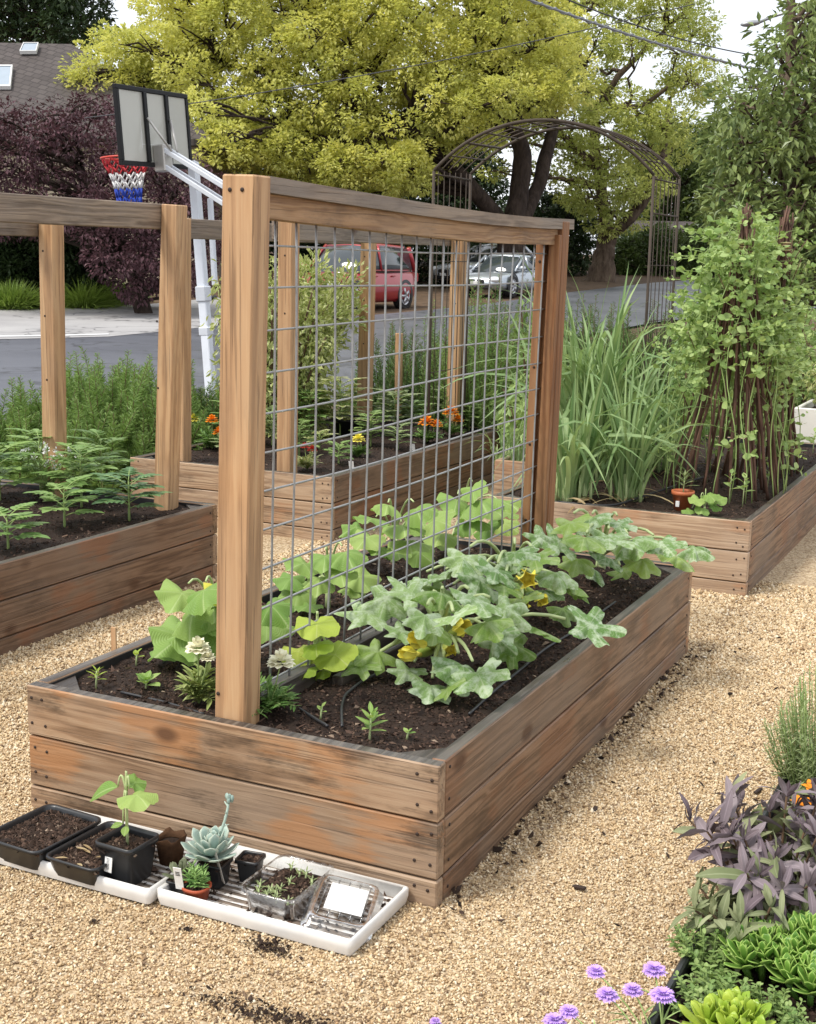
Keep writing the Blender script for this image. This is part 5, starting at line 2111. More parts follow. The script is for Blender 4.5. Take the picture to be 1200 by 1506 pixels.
def alyssum(label, base, h, n, m, name='alyssum_plant', cat='alyssum', lm=None, r=.1):
    base = np.asarray(base, float)
    root = thing(name, label, cat, base)
    st, lf = MB(), MB()
    heads = []
    for k in range(n):
        a, q = random.uniform(0, 2 * PI), random.random() ** .5
        tip = base + [math.cos(a) * r * q, math.sin(a) * r * q, h * random.uniform(.6, 1)]
        p = curve(base, tip, n=6, up=.04)
        tube(st, p, .0016, 4)
        for i in range(1, 6):
            for _ in range(2):
                put(lf, T_LANCE, p[i], nrm(rng.normal(size=3) + [0, 0, .5]), size=.035, tint=random.random())
        if k % 2 == 0:
            fl = MB()
            heads.append(fl)
            c = sph(14, .017, .3) + tip + [0, 0, .01]
            for q_ in c:
                put(fl, T_OVAL, q_, nrm(q_ - tip + [0, 0, .01]), size=.011, wide=1.6)
    st.build('stem', M_stem, root)
    lf.build('foliage', lm or M_oreg, root)
    for fl in heads:
        fl.build('flower_head', m, root)


M_white = plain('white_petal', (0.80, 0.80, 0.78), 0.6, 0.2)
alyssum('white flowering alyssum among the tomato seedlings in the left bed', atz(70, 735, .345), .25, 26, M_white, r=.16)

# ---- far bed behind the wires
FB = 'small flowers in the far bed'
marigold('marigold_plant', 'yellow marigold low in the middle of the far bed', atz(526, 672, .345), .10, .08, M_yel, [(0, 0, .10, .055)], None, 20, FB, 'marigold', .05)
marigold('marigold_plant', 'orange marigold, second from the right in the far bed', atz(627, 650, .345), .11, .10, M_org, [(0, 0, .12, .07), (.06, .02, .11, .05)], None, 22, FB, 'marigold', .05)
marigold('marigold_plant', 'orange marigold furthest right in the far bed', atz(662, 640, .345), .13, .10, M_org, [(0, 0, .15, .07), (.04, .03, .10, .05)], None, 22, FB, 'marigold', .05)
marigold('marigold_plant', 'red-flecked marigold just right of the knotty front post', atz(452, 690, .345), .12, .09, M_redp, [(.03, 0, .11, .035), (-.03, .02, .12, .03)], M_vari, 22, FB, 'marigold', .05)
marigold('marigold_plant', 'bright yellow daisy left of the big leaning post in the far bed', atz(284, 650, .345), .10, .06, M_yel, [(0, 0, .14, .055)], None, 16, FB, 'marigold', .05)
marigold('marigold_plant', 'orange and red daisies beside the big leaning post in the far bed', atz(312, 660, .345), .14, .12, M_org, [(0, 0, .17, .05), (.05, 0, .10, .05)], None, 24, FB, 'marigold', .06)
tomato('pale yellow-green leafy plant at the back middle of the far bed', atz(500, 640, .345), .34, 20, .22, M_vari, FB, name='bedding_plant', cat='bedding plant')
tomato('green leafy plant beside the rear middle post of the far bed', atz(580, 640, .345), .26, 17, .19, M_greyg, FB, name='bedding_plant', cat='bedding plant')
tomato('low red-leaved lettuce near the front of the far bed', atz(470, 660, .345), .09, 9, .12, M_vari, FB, name='bedding_plant', cat='bedding plant', wide=2)
tomato('small grey-green plant in front of the orange marigolds', atz(585, 660, .345), .12, 8, .12, M_greyg, FB, name='bedding_plant', cat='bedding plant', wide=1.8)
tomato('small grey plant beside the left end of the far bed', atz(330, 668, .345), .10, 8, .10, M_greyg, FB, name='bedding_plant', cat='bedding plant', wide=2)
tomato('small green plant left of the yellow marigold', atz(498, 682, .345), .10, 8, .11, M_tom, FB, name='bedding_plant', cat='bedding plant', wide=1.8)
tomato('leafy plant filling the back left corner of the far bed', atz(455, 640, .345), .26, 16, .19, M_tom, FB, name='bedding_plant', cat='bedding plant')
tomato('leafy plant at the right rear corner of the far bed', atz(660, 622, .345), .22, 15, .17, M_greyg, FB, name='bedding_plant', cat='bedding plant')


def pot(name, label, base, r, h, m, soil=True, cat='plant pot', square=0.0, taper=.72, rim=True, sign=None, group=None):
    base = np.asarray(base, float)
    root = thing(name, label, cat, base, group)
    mb = MB()
    pr = [(.001, .0), (r * taper, .0), (r * (taper + (1 - taper) * .8), h * .80)]
    if rim:
        pr += [(r * 1.0, h * .80), (r * 1.06, h * .82), (r * 1.06, h), (r * .96, h)]
    else:
        pr += [(r, h * .97), (r * 1.03, h), (r * .97, h)]
    pr += [(r * .90, h * .85), (r * .88, h * .80)]
    lathe(mb, pr, 32, base, 0, .5, square)
    mb.build('pot_body', m, root)
    if soil:
        mb = MB()
        lathe(mb, [(r * .885, h * .80), (r * .5, h * .83), (.001, h * .82)], 24, base, 0, .5, square)
        n = 120
        q = sph(n, r * .8)
        crumbs(mb, base[0] + q[:, 0], base[1] + q[:, 1], base[2] + h * .83 + 0 * q[:, 2], rng.gamma(3, .001, n) + .001, 1)
        mb.build('soil', [M_soil, M_chip], root)
    return root


M_bpot = plain('black_pot_plastic', (0.018, 0.019, 0.021), 0.35, 0.5, nscale=12, bstr=.05)
M_terra = plain('orange_pot_plastic', (0.46, 0.13, 0.05), 0.5, 0.4, nscale=12)
M_tagw = plain('plant_tag_white', (0.78, 0.78, 0.76), 0.5)


def plant_tag(label, base, h, w, d=(0, -1, .25), yaw=0.0, marks=0, m=None):
    base = np.asarray(base, float)
    x, y, z = frame(np.array([math.sin(yaw) * .25, -math.cos(yaw) * .25, 1.0]), (math.sin(yaw), -math.cos(yaw), 0))
    root = thing('plant_tag', label, 'plant tag', base)
    mb = MB()
    box(mb, base + x * h / 2, (h / 2, w / 2, .0008), .0003, np.stack([x, y, z], 1))
    mb.build('tag', m or M_tagw, root)
    if marks:
        mk = MB()
        for k in range(marks):
            box(mk, base + x * h * (.8 - .07 * k) + z * .0011, (h * .018, w * random.uniform(.2, .34), .0003), .0001, np.stack([x, y, z], 1))
        mk.build('printing', M_liner, root)
    return root


pot('plant_pot', 'round black nursery pot lying on the soil of the far bed', atz(515, 640, .335), .12, .12, M_bpot)
plant_tag('white plant tag in the far bed below the yellow marigold', atz(518, 696, .34), .07, .03)
plant_tag('white plant tag stuck beside the black pot in the far bed', atz(516, 640, .34), .10, .035)
plant_tag('white plant tag in the far bed below the orange marigolds', atz(608, 664, .34), .05, .025)


# ---- right bed: leeks, wigwams and climbing peas
def leek(label, u, v, n, h, spread, W_=.026, group='leek clumps in the right bed', lm=None, dry=12):
    b = atz(u, v, .345)
    root = thing('leek_clump', label, 'leek', b, group)
    n = int(n * 1.7)
    mb = MB()
    P = b + np.stack([rng.normal(size=n) * spread * .45, rng.normal(size=n) * spread * .45, np.zeros(n)], 1)
    D = (P - b) * 1.0 / max(spread, .01) * .16 + rng.normal(size=(n, 3)) * .09 + UP
    blades(mb, P, D, h * rng.uniform(.65, 1.2, n), W_ * rng.uniform(.6, 1.2, n), rng.uniform(.05, .75, n), 8, .25, kink=np.where(rng.random(n) < .25, .8, 0), tint=rng.random(n))
    mb.build('leaves', lm or M_leek, root)
    st = MB()
    for q in P[: n // 3]:
        tube(st, [q - [0, 0, .02], q + [0, 0, .05], q + [0, 0, .13]], [.009, .008, .002], 7)
    st.build('stem', M_stempale, root)
    if dry:
        d = MB()
        P = b + np.stack([rng.normal(size=dry) * spread, rng.normal(size=dry) * spread, np.full(dry, .02)], 1)
        D = rng.normal(size=(dry, 3)) * [1, 1, .15] + [0, 0, .25]
        blades(d, P, D, rng.uniform(.1, .28, dry), .014, .5, 6)
        d.build('dry_leaf', M_dry, root)


leek('upright leek clump right of centre in the right bed, bright green', 922, 735, 46, .66, .075, .022)
leek('leek clump beside the far trellis post, half hidden by it', 836, 735, 36, .72, .09, .024)
leek('tall drooping leek clump behind the two front ones, leaves above the rest', 880, 700, 60, 1.05, .16, .028)
leek('tall leek clump at the back left of the right bed, behind the far trellis post', 845, 690, 40, 1.10, .15, .026)
leek('sparse leek clump between the front clump and the first wigwam', 962, 690, 30, .80, .13, .020)


def hazelmat():
    t = NT('hazel_stick')
    v = t.coord('Object', (1, 1, .25))
    n1 = t.noise(v, 30, 5)
    c = t.ramp(n1, [(.3, (.05, .026, .017)), (.7, (.17, .092, .062))])
    return t.done(t.bsdf(c, .7, .3, bump=n1, bstr=.3, bdist=.004))


M_hazel = hazelmat()


def wigwam(label, top, cx, cy, rad, n, group='bean pole wigwams'):
    root = thing('bean_wigwam', label, 'plant support', (cx, cy, .34), group)
    top = np.asarray(top, float)
    for k in range(n):
        a = 2 * PI * k / n + random.uniform(-.08, .08)
        b = np.array([cx + math.cos(a) * rad * random.uniform(.85, 1.1), cy + math.sin(a) * rad * random.uniform(.85, 1.1), .30])
        e = top + (top - b) * 0.05 + np.append(rng.normal(size=2) * .015, random.uniform(-.10, .03))
        m = (b + e) / 2 + np.append(rng.normal(size=2) * .02, 0)
        mb = MB()
        tube(mb, curve(b, e, mid=m, n=9) + np.pad(rng.normal(size=(7, 3)) * .004, ((1, 1), (0, 0))), np.linspace(.0085, .0045, 9) * random.uniform(.75, 1.2), 7)
        for _ in range(2):
            t = random.uniform(.2, .8)
            p = b * (1 - t) + e * t
            tube(mb, curve(p, p + np.append(rng.normal(size=2) * .06, .22), n=4), np.linspace(.004, .002, 4), 4)
        mb.build('pole', M_hazel, root)
    tie = MB()
    for z in np.linspace(-.14, -.10, 4):
        a = np.linspace(0, 2 * PI, 13)
        tube(tie, np.stack([top[0] + np.cos(a) * .028, top[1] + np.sin(a) * .028, np.full(13, top[2] + z)], 1), .005, 5)
    tie.build('twine', M_dry, root)
    return root


wigwam('hazel stick wigwam nearest the board corner, wreathed in pea leaves', (.965, 4.12, 1.70), .91, 4.20, .27, 26)
wigwam('hazel stick wigwam behind the first one, by the white planter', (1.01, 4.92, 1.72), .90, 5.0, .24, 22)


def pea(label, cx, cy, rad, h, n, apex, group='climbing pea plants', low=.25):
    """vines up the wigwam: paired round leaflets, tendrils"""
    root = thing('pea_plant', label, 'pea plant', (cx, cy, .34), group)
    st, lf = MB(), MB()
    for k in range(n):
        a = 2 * PI * k / n + random.uniform(-.2, .2)
        b = np.array([cx + math.cos(a) * rad * 1.05, cy + math.sin(a) * rad * 1.05, .34])
        hh = h * random.uniform(.7, 1.08)
        P = []
        for t in np.linspace(0, 1, 15):
            f = 1 - t * .72
            sway = np.array([math.sin(t * 9 + k), math.cos(t * 7 + k * 2), 0]) * .05
            P.append(np.array([cx + (b[0] - cx) * f * (1.05 + .25 * math.sin(t * 3)), cy + (b[1] - cy) * f * (1.05 + .25 * math.sin(t * 3)), .34 + hh * t]) + sway * (.3 + t))
        P = np.array(P)
        tube(st, P, .0028, 5)
        for i in range(2, 15):
            t = i / 14
            if t < low and random.random() < .72:
                continue
            for _ in range(random.choice((2, 3)) if t > .5 else 1):
                o = nrm(np.array([P[i][0] - cx, P[i][1] - cy, 0]) + rng.normal(size=3) * .06 * [1, 1, .5])
                d = nrm(o + np.append(rng.normal(size=2) * .9, random.uniform(-.2, .7)))
                q0 = P[i] + rng.normal(size=3) * .012
                L = random.uniform(.06, .15)
                q1 = q0 + d * L
                tube(st, [q0, q1], .0016, 4)
                x, y, z = frame(d)
                for s in (1, -1):
                    for (qq, sp_, fx, s0, s1) in ((q0, 1, .3, .034, .056), (q0 + d * L * .6, 1, .6, .028, .048), (q1, .7, 1, .022, .04), (q1 + d * .03, .5, 1, .016, .03)):
                        if random.random() < .12:
                            continue
                        u_ = nrm(o * random.uniform(.2, 1.3) + UP * random.uniform(-.1, 1.0) + rng.normal(size=3) * .5)
                        put(lf, T_OVAL, qq, nrm(y * s * sp_ + x * fx + rng.normal(size=3) * .45), u_, size=random.uniform(s0, s1), wide=1.25)
                if random.random() < .5:
                    c = [q1 + d * .05 * w + np.array([math.sin(w * 5), math.cos(w * 5), .3]) * .012 * w for w in np.linspace(0, 1.6, 7)]
                    tube(st, c, .0012, 3)
    st.build('stem', M_stem, root)
    lf.build('foliage', M_pea, root)


pea('climbing pea on the front wigwam, dense pale green leaves', .91, 4.20, .28, 1.28, 24, None, low=.5)
pea('climbing pea on the rear wigwam, light green top leaves', .89, 5.0, .22, 1.32, 17, None, low=.5)
pea('tall loose pea growth left of the front wigwam beside the arch leg', .80, 4.95, .22, 1.30, 14, None, low=.1)

tpot = pot('plant_pot', 'small terracotta-orange pot with a white sticker at the front of the right bed', atz(1003, 750, .335), .052, .095, M_terra, square=0)
seedling('thin-leaved herb growing in the small orange pot of the right bed', atz(1003, 750, .335) + [0, 0, .075], .10, 22, .07, M_greyg, name='potted_herb', cat='herb', wide=.6)
vine_plant('squash_seedling', 'small round-leaved squash seedling right of the orange pot', 'squash seedling', atz(1036, 754, .345),
           [(atz(u, v, .345 + h), s) for u, v, h, s in ((1025, 735, .07, .075), (1043, 728, .09, .08), (1058, 735, .06, .07), (1033, 748, .03, .07), (1050, 745, .03, .07), (1012, 750, .02, .06))], T_ROUND, M_cuke, .03, None, .003)
mb = MB()
box(mb, atz(1003, 750, .335) + [-.012, -.0475, .036], (.009, .0025, .014), .001)
mb.build('sticker', M_tagw, tpot)
for lab, u, v, n in (('thin bean seedling at the foot of the front wigwam, right side', 1092, 742, 8), ('thin bean seedling in front of the front wigwam, left side', 1072, 738, 7),
                     ('bean seedling near the right board of the right bed', 1128, 722, 9), ('bean seedling at the edge of soil below the rear wigwam', 1172, 680, 7), ('lone bean seedling by the white planter', 1195, 668, 7)):
    seedling(lab, atz(u, v, .345), .14, n, .055, M_pea, T_OVAL, name='bean_seedling', cat='bean seedling', group='bean seedlings in the right bed')
drip('black drip tube along the front of the right bed soil', [(820, 738), (900, 745), (960, 725), (1000, 712), (1040, 700)], .36, .006)


# ---- small plants and clippings between the beds
def spikes(name, label, base, h, r, n, m, needle=.03, wide=.18, per=60, cat='shrub', group=None, top=None, curl=.25, stem_r=.004, density=1.0, upright=.9, jit=.05):
    base = np.asarray(base, float)
    root = thing(name, label, cat, base, group)
    st, lf = MB(), MB()
    for k in range(n):
        a, q = random.uniform(0, 2 * PI), random.random() ** .5
        o = np.array([math.cos(a), math.sin(a), 0])
        b = base + o * r * q * .55
        tip = base + o * r * q * 1.05 + UP * h * random.uniform(.55, 1.05) * (1 - .35 * q * q) + np.append(rng.normal(size=2) * jit, 0)
        p = curve(b, tip, n=7, up=h * curl * q * .6, mid=(b + tip) / 2 + o * r * curl * q)
        tube(st, p, np.linspace(stem_r, stem_r * .4, 7), 4)
        t = np.linspace(.15, 1, int(per * density))
        seg = np.stack([np.interp(t * 6, np.arange(7), p[:, i]) for i in range(3)], 1)
        tan = np.gradient(seg, axis=0)
        tan /= np.linalg.norm(tan, axis=1)[:, None]
        rd = rng.normal(size=seg.shape)
        rd -= (rd * tan).sum(1)[:, None] * tan
        rd /= np.linalg.norm(rd, axis=1)[:, None]
        ti = np.clip(.2 + random.random() * .5 + .3 * rng.random(len(t)), 0, 1)
        cloud(lf, seg, needle * (1.15 - .75 * t ** 2), tan * upright + rd, wide, .05, ti)
    st.build('stem', M_stemd, root)
    lf.build('foliage', m, root)
    return root


HG = 'rosemary bushes behind the beds'
for i, (u, v, d, h, r, lab, mm) in enumerate((
        (10, 690, 7.9, .75, .50, 'rosemary bush at the far left edge behind the tomato bed', M_rosem),
        (75, 690, 7.9, .74, .42, 'rosemary bush behind the single left post', M_rosem),
        (128, 690, 8.3, 1.0, .42, 'tall spiky rosemary bush between the two left posts', M_rosem),
        (172, 680, 8.6, .84, .40, 'feathery rosemary bush just left of the paired left posts', M_rosem),
        (205, 660, 8.8, 1.05, .38, 'rosemary bush with the tallest spikes behind the paired posts', M_rosem),
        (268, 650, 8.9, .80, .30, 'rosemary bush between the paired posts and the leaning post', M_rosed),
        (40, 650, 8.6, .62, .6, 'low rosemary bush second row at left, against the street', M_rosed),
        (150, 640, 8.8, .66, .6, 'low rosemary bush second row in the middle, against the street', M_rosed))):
    b = at(u, v, d)
    b[2] = 0
    spikes('rosemary_bush', lab, b, h * .90, r * 1.25, 125, mm, .066, .19, 270, 'rosemary', HG, curl=.5, upright=.6, jit=.13)
for (u, v, d, h, r, n, lab, mm) in (
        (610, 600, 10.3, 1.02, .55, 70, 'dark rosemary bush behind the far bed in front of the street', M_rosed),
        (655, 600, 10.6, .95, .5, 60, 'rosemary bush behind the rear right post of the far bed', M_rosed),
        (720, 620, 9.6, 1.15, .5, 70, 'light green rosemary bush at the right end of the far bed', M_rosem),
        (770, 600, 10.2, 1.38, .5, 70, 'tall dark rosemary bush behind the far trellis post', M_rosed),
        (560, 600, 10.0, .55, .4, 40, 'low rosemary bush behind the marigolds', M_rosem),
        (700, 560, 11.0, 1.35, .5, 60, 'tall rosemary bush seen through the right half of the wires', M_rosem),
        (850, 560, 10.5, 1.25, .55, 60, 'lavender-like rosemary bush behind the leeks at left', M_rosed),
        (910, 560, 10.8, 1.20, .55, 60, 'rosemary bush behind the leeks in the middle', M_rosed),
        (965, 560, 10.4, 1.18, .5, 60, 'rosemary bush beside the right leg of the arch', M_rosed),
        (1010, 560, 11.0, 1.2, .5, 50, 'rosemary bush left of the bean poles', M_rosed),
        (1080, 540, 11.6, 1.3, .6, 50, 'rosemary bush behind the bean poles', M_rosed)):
    b = at(u, v, d)
    b[2] = 0
    spikes('rosemary_bush', lab, b, h, r, int(n * 1.8), mm, .062, .19, 200, 'rosemary', HG, curl=.4, upright=.65, jit=.10)


def bushy(name, label, base, h, r, n, leaf, m, cat='shrub', aspect=.5, stems=24, group=None, droop=.1):
    base = np.asarray(base, float)
    root = thing(name, label, cat, base, group)
    st, lf = MB(), MB()
    tips = []
    for k in range(stems):
        o = sph(1, 1.0, .5)[0] * [r, r, h * .5] + [0, 0, h * .55]
        p = curve(base + [o[0] * .1, o[1] * .1, 0], base + o, n=6, up=.1 * h)
        tube(st, p, np.linspace(.009, .003, 6) * (h + .3), 5)
        tips.append(p)
    tips = np.array(tips)
    per = n // stems
    for p in tips:
        t = rng.uniform(.3, 1.0, per)
        seg = np.stack([np.interp(t * 5, np.arange(6), p[:, i]) for i in range(3)], 1)
        off = sph(per, 1) * r * .28
        lo = seg + off
        lo[:, 2] = np.maximum(lo[:, 2], base[2] + .02)
        cloud(lf, lo, leaf, off + rng.normal(size=off.shape) * r * .1 + UP * r * .1, aspect, .1, np.clip(random.random() * .6 + rng.random(per) * .4, 0, 1), droop)
    st.build('stem', M_stemd, root)
    lf.build('foliage', m, root)
    return root


b = at(398, 560, 8.9); b[2] = 0
bushy('variegated_shrub', 'cream-variegated shrub behind the big leaning post, arching toward the red vehicle', b, 1.50, .44, 9500, .052, M_vari, 'shrub', .46, 46)
b = at(445, 420, 9.2)
mb_ = thing('variegated_shrub', 'long cream-variegated branch arching in front of the red vehicle', 'shrub', (b[0], b[1], 0))
st, lf = MB(), MB()
q0 = at(405, 600, 9.2); q0[2] = 0
for k in range(26):
    e = at(random.uniform(430, 530), random.uniform(385, 500), random.uniform(8.9, 9.5))
    p = curve(q0, e, n=8, mid=(q0 + e) / 2 + [0, 0, .35])
    tube(st, p, np.linspace(.010, .003, 8), 5)
    t = rng.uniform(.5, 1.0, 230)
    seg = np.stack([np.interp(t * 7, np.arange(8), p[:, i]) for i in range(3)], 1)
    off = sph(230, .10)
    cloud(lf, seg + off, .052, off + UP * .03, .46, .1)
st.build('stem', M_stemd, mb_)
lf.build('foliage', M_vari, mb_)
b = at(300, 640, 9.4); b[2] = 0
bushy('variegated_shrub', 'low pale variegated shrub at the foot of the basketball hoop', b, .48, .26, 2200, .055, M_vari, 'shrub', .3, 20)
b = at(298, 380, 10.2)
b[2] = 0
bushy('variegated_shrub', 'tall narrow variegated shrub between hoop post and leaning post', at(352, 600, 9.6) * [1, 1, 0], 1.70, .20, 2600, .06, M_vari, 'shrub', .3, 22)
for (u, d, h, r, n, leaf, m, lab) in (
        (795, 8.2, .85, .26, 1800, .07, M_pea, 'leafy green bush behind the far trellis post'),
        (742, 9.4, .75, .24, 1500, .05, M_tom, 'leafy bush at the right end of the far bed'),
        (790, 8.9, 1.30, .26, 1500, .07, M_oreg, 'tall leafy plant above the light board behind the far trellis post'),
        (1000, 9.2, .85, .40, 1800, .06, M_tom, 'leafy plants behind the front wigwam'),
        (1050, 10.5, 1.25, .6, 3000, .07, M_pea, 'tall leafy bush behind the peas at left'),
        (1150, 10.5, 1.35, .6, 3000, .07, M_oreg, 'tall leafy bush behind the peas at right'),
        (940, 8.6, .70, .35, 1600, .05, M_tomd, 'low dark leafy plant between the leeks and the arch leg'),
        (895, 8.2, .60, .35, 1500, .05, M_tomd, 'low dark leafy plant behind the tallest leeks'),
        (1240, 10.0, 1.3, .6, 2500, .06, M_oreg, 'leafy bush at the right edge beside the white planter')):
    b = at(u, 500, d); b[2] = 0
    bushy('leafy_bush', lab, b, h, r, n, leaf, m, 'bush', .5, 22, 'green bushes behind the beds')

# light timber box behind the left end of the right bed
mb = MB()
a = at(726, 712, 7.35); b = at(800, 716, 7.25)
root = thing('planter_box', 'pale timber planter box behind the left end of the right bed', 'planter box', ((a[0] + b[0]) / 2, (a[1] + b[1]) / 2 + .2, 0))
x0, y0 = a[0], a[1]
for lo, hi in (((x0, y0, 0), (x0 + .42, y0 + .03, .42)), ((x0, y0 + .42, 0), (x0 + .42, y0 + .45, .42)), ((x0, y0 + .031, 0), (x0 + .03, y0 + .419, .42)), ((x0 + .39, y0 + .031, 0), (x0 + .42, y0 + .419, .42))):
    boxl(mb, lo, hi, .004)
mb.build('side_panel', W_pale, root)
mb = MB()
boxl(mb, (x0 + .031, y0 + .031, .1), (x0 + .389, y0 + .419, .38))
mb.build('soil', [M_soil], root)
leek('grassy chive clump overhanging the pale timber box', 752, 690, 34, .34, .10, .008, None, M_leek, 0)
mb = MB()
b = at(587, 560, 9.7); b[2] = 0
t_ = at(587, 490, 9.7)
beam(mb, b, t_, .045, .045, .004)
tag(mb.build('wooden_stake', W_post), 'short wooden stake standing behind the far bed', 'stake')

# white planter at the right edge
M_wpl = plain('white_planter_paint', (0.72, 0.70, 0.64), 0.5, nscale=5)
a = at(1163, 664, 9.3)
wx, wy = a[0], a[1]
root = thing('white_planter', 'large square white planter at the right edge behind the right bed', 'planter', (wx + .35, wy + .35, 0))
mb = MB()
zt = at(1163, 598, 9.3)[2]
for lo, hi in (((wx, wy, .02), (wx + .7, wy + .03, zt)), ((wx, wy + .67, .02), (wx + .7, wy + .7, zt)), ((wx, wy + .031, .02), (wx + .03, wy + .669, zt)), ((wx + .67, wy + .031, .02), (wx + .7, wy + .669, zt))):
    boxl(mb, lo, hi, .006)
mb.build('planter_body', M_wpl, root)
mb = MB()
boxl(mb, (wx + .031, wy + .031, .3), (wx + .669, wy + .669, zt - .05))
mb.build('soil', [M_soil], root)
bushy('potted_shrub', 'yellow-green shrub growing in the white planter', (wx + .35, wy + .35, zt - .06), .48, .34, 2200, .045, M_vari, 'shrub', .5, 24)
for (u, v, h, n, L, m, lab) in ((440, 668, .16, 13, .13, M_oreg, 'bushy green seedling right of the knotty front post in the far bed'), (545, 655, .18, 14, .14, M_oreg, 'bushy green seedling between the yellow and orange marigolds'),
                                (605, 640, .20, 14, .15, M_tom, 'bushy green seedling behind the left orange marigold'), (345, 650, .22, 14, .16, M_tom, 'bushy green plant in the far bed just right of the leaning post'),
                                (400, 655, .20, 13, .15, M_greyg, 'grey-green bushy plant left of the knotty front post in the far bed'), (690, 632, .16, 12, .13, M_oreg, 'bushy green seedling in the far right corner of the far bed')):
    tomato(lab, atz(u, v, .345), h, n, L, m, FB, name='bedding_plant', cat='bedding plant', wide=2.2)
# ================================================================ SEED TRAYS BY THE FRONT BOARD
def traymat():
    t = NT('white_tray_plastic')
    v = t.coord('Object')
    n1 = t.noise(v, 14, 6, .65)
    n2 = t.noise(t.coord('Object', (9, 60, 30)), 1.0, 5, .7)
    c = t.mix(t.ramp(n1, [(.46, 0.0), (.66, .8)]), (.74, .72, .69), (.42, .34, .27))
    c = t.mix(t.ramp(n2, [(.50, 0.0), (.60, .85)]), c, (.12, .08, .055))
    return t.done(t.bsdf(c, .4, .5))


M_tray = traymat()
M_trayfloor = plain('muddy_tray_floor', (0.20, 0.155, 0.12), 0.6, .4, var=.7, nscale=40)
M_trayrim = plain('white_tray_rim', (0.70, 0.685, 0.655), 0.45, .5, var=.18, nscale=16)


def seed_tray(label, x0, x1, y0, y1):
    root = thing('seed_tray', label, 'seed tray', ((x0 + x1) / 2, (y0 + y1) / 2, 0), 'white seed trays')
    zb = .022
    mb = MB()
    boxl(mb, (x0 + .014, y0 + .014, zb), (x1 - .014, y1 - .014, zb + .003), .0005, 2)
    n = 11
    for k in range(n):
        y = y0 + .03 + (y1 - y0 - .06) * k / (n - 1)
        boxl(mb, (x0 + .03, y - .0045, zb + .0031), (x1 - .03, y + .0045, zb + .0072), .0018)
    m_ = 420
    xs, ys = rng.uniform(x0 + .02, x1 - .02, m_), rng.uniform(y0 + .02, y1 - .02, m_)
    crumbs(mb, xs, ys, np.full(m_, zb + .007), rng.gamma(2, .0011, m_) + .0006, 1, None, 2.0)
    mb.build('tray_base', [M_tray, M_chip, M_trayfloor], root)
    mb = MB()
    prof = [(.016, zb + .002), (.012, zb + .030), (.006, zb + .034), (.0, zb + .031), (.0, zb + .012), (.005, .016)]
    ring = []
    cr = .012
    for o, z in prof:
        pts_ = []
        for cx, cy, a0 in ((x1 - cr, y1 - cr, 0), (x0 + cr, y1 - cr, 90), (x0 + cr, y0 + cr, 180), (x1 - cr, y0 + cr, 270)):
            for a in np.radians(np.linspace(a0, a0 + 90, 5)):
                r = max(.001, cr - o * .7)
                pts_.append((cx + math.cos(a) * r - math.copysign(o * .3, math.cos(a + .01)) , cy + math.sin(a) * r - math.copysign(o * .3, math.sin(a + .01)), z))
        ring.append(np.array(pts_))
    loft(mb, [r for r in ring], cap=False)
    mb.build('tray_rim', M_trayrim, root)
    return root


seed_tray('white seed tray on the left holding black pots of soil', .098, .630, -.315, -.030)
seed_tray('white seed tray on the right holding succulents and clear plastic boxes', .637, 1.155, -.300, -.008)
ZT = .030


def square_pot(label, cx, cy, w, h, yaw, m, fill=.8, name='square_pot', group=None, taper=.78, wy=None, cat='plant pot', bits=0, rimw=.006):
    """square tapering pot with a rolled rim and soil"""
    wy = wy or w
    root = thing(name, label, cat, (cx, cy, ZT), group)
    c, s = math.cos(yaw), math.sin(yaw)

    def ring(k, z, ex=0.0):
        hw, hy = w / 2 * k + ex, wy / 2 * k + ex
        q = []
        cr = min(hw, hy) * .25
        for sx, sy, a0 in ((1, 1, 0), (-1, 1, 90), (-1, -1, 180), (1, -1, 270)):
            for a in np.radians(np.linspace(a0, a0 + 90, 4)):
                x, y = sx * (hw - cr) + cr * math.cos(a), sy * (hy - cr) + cr * math.sin(a)
                q.append((cx + c * x - s * y, cy + s * x + c * y, ZT + z))
        return np.array(q)
    mb = MB()
    loft(mb, [ring(taper, 0), ring(taper + (1 - taper) * .85, h * .85), ring(.985, h * .86), ring(1, h * .87, rimw * .6), ring(1, h, rimw * .5), ring(.98, h, 0), ring(.95, h * .9), ring(.92, h * fill - .004)], cap=False)
    mb.add(ring(taper, 0.0005), np.arange(16)[None])
    mb.build('pot_body', m, root)
    mb = MB()
    f = ring(.93, h * fill)
    mb.add(np.concatenate([f, f.mean(0)[None] + [[0, 0, .003]]]), np.array([(i, (i + 1) % 16, 16) for i in range(16)]), 0, .5)
    n = int(9000 * w * wy * 8)
    xs, ys = rng.uniform(-.46, .46, n) * w, rng.uniform(-.46, .46, n) * wy
    crumbs(mb, cx + c * xs - s * ys, cy + s * xs + c * ys, np.full(n, ZT + h * fill + .001), rng.gamma(3, .0009, n) + .0008, 1)
    mb.build('soil', [M_soil, M_chip], root)
    return root


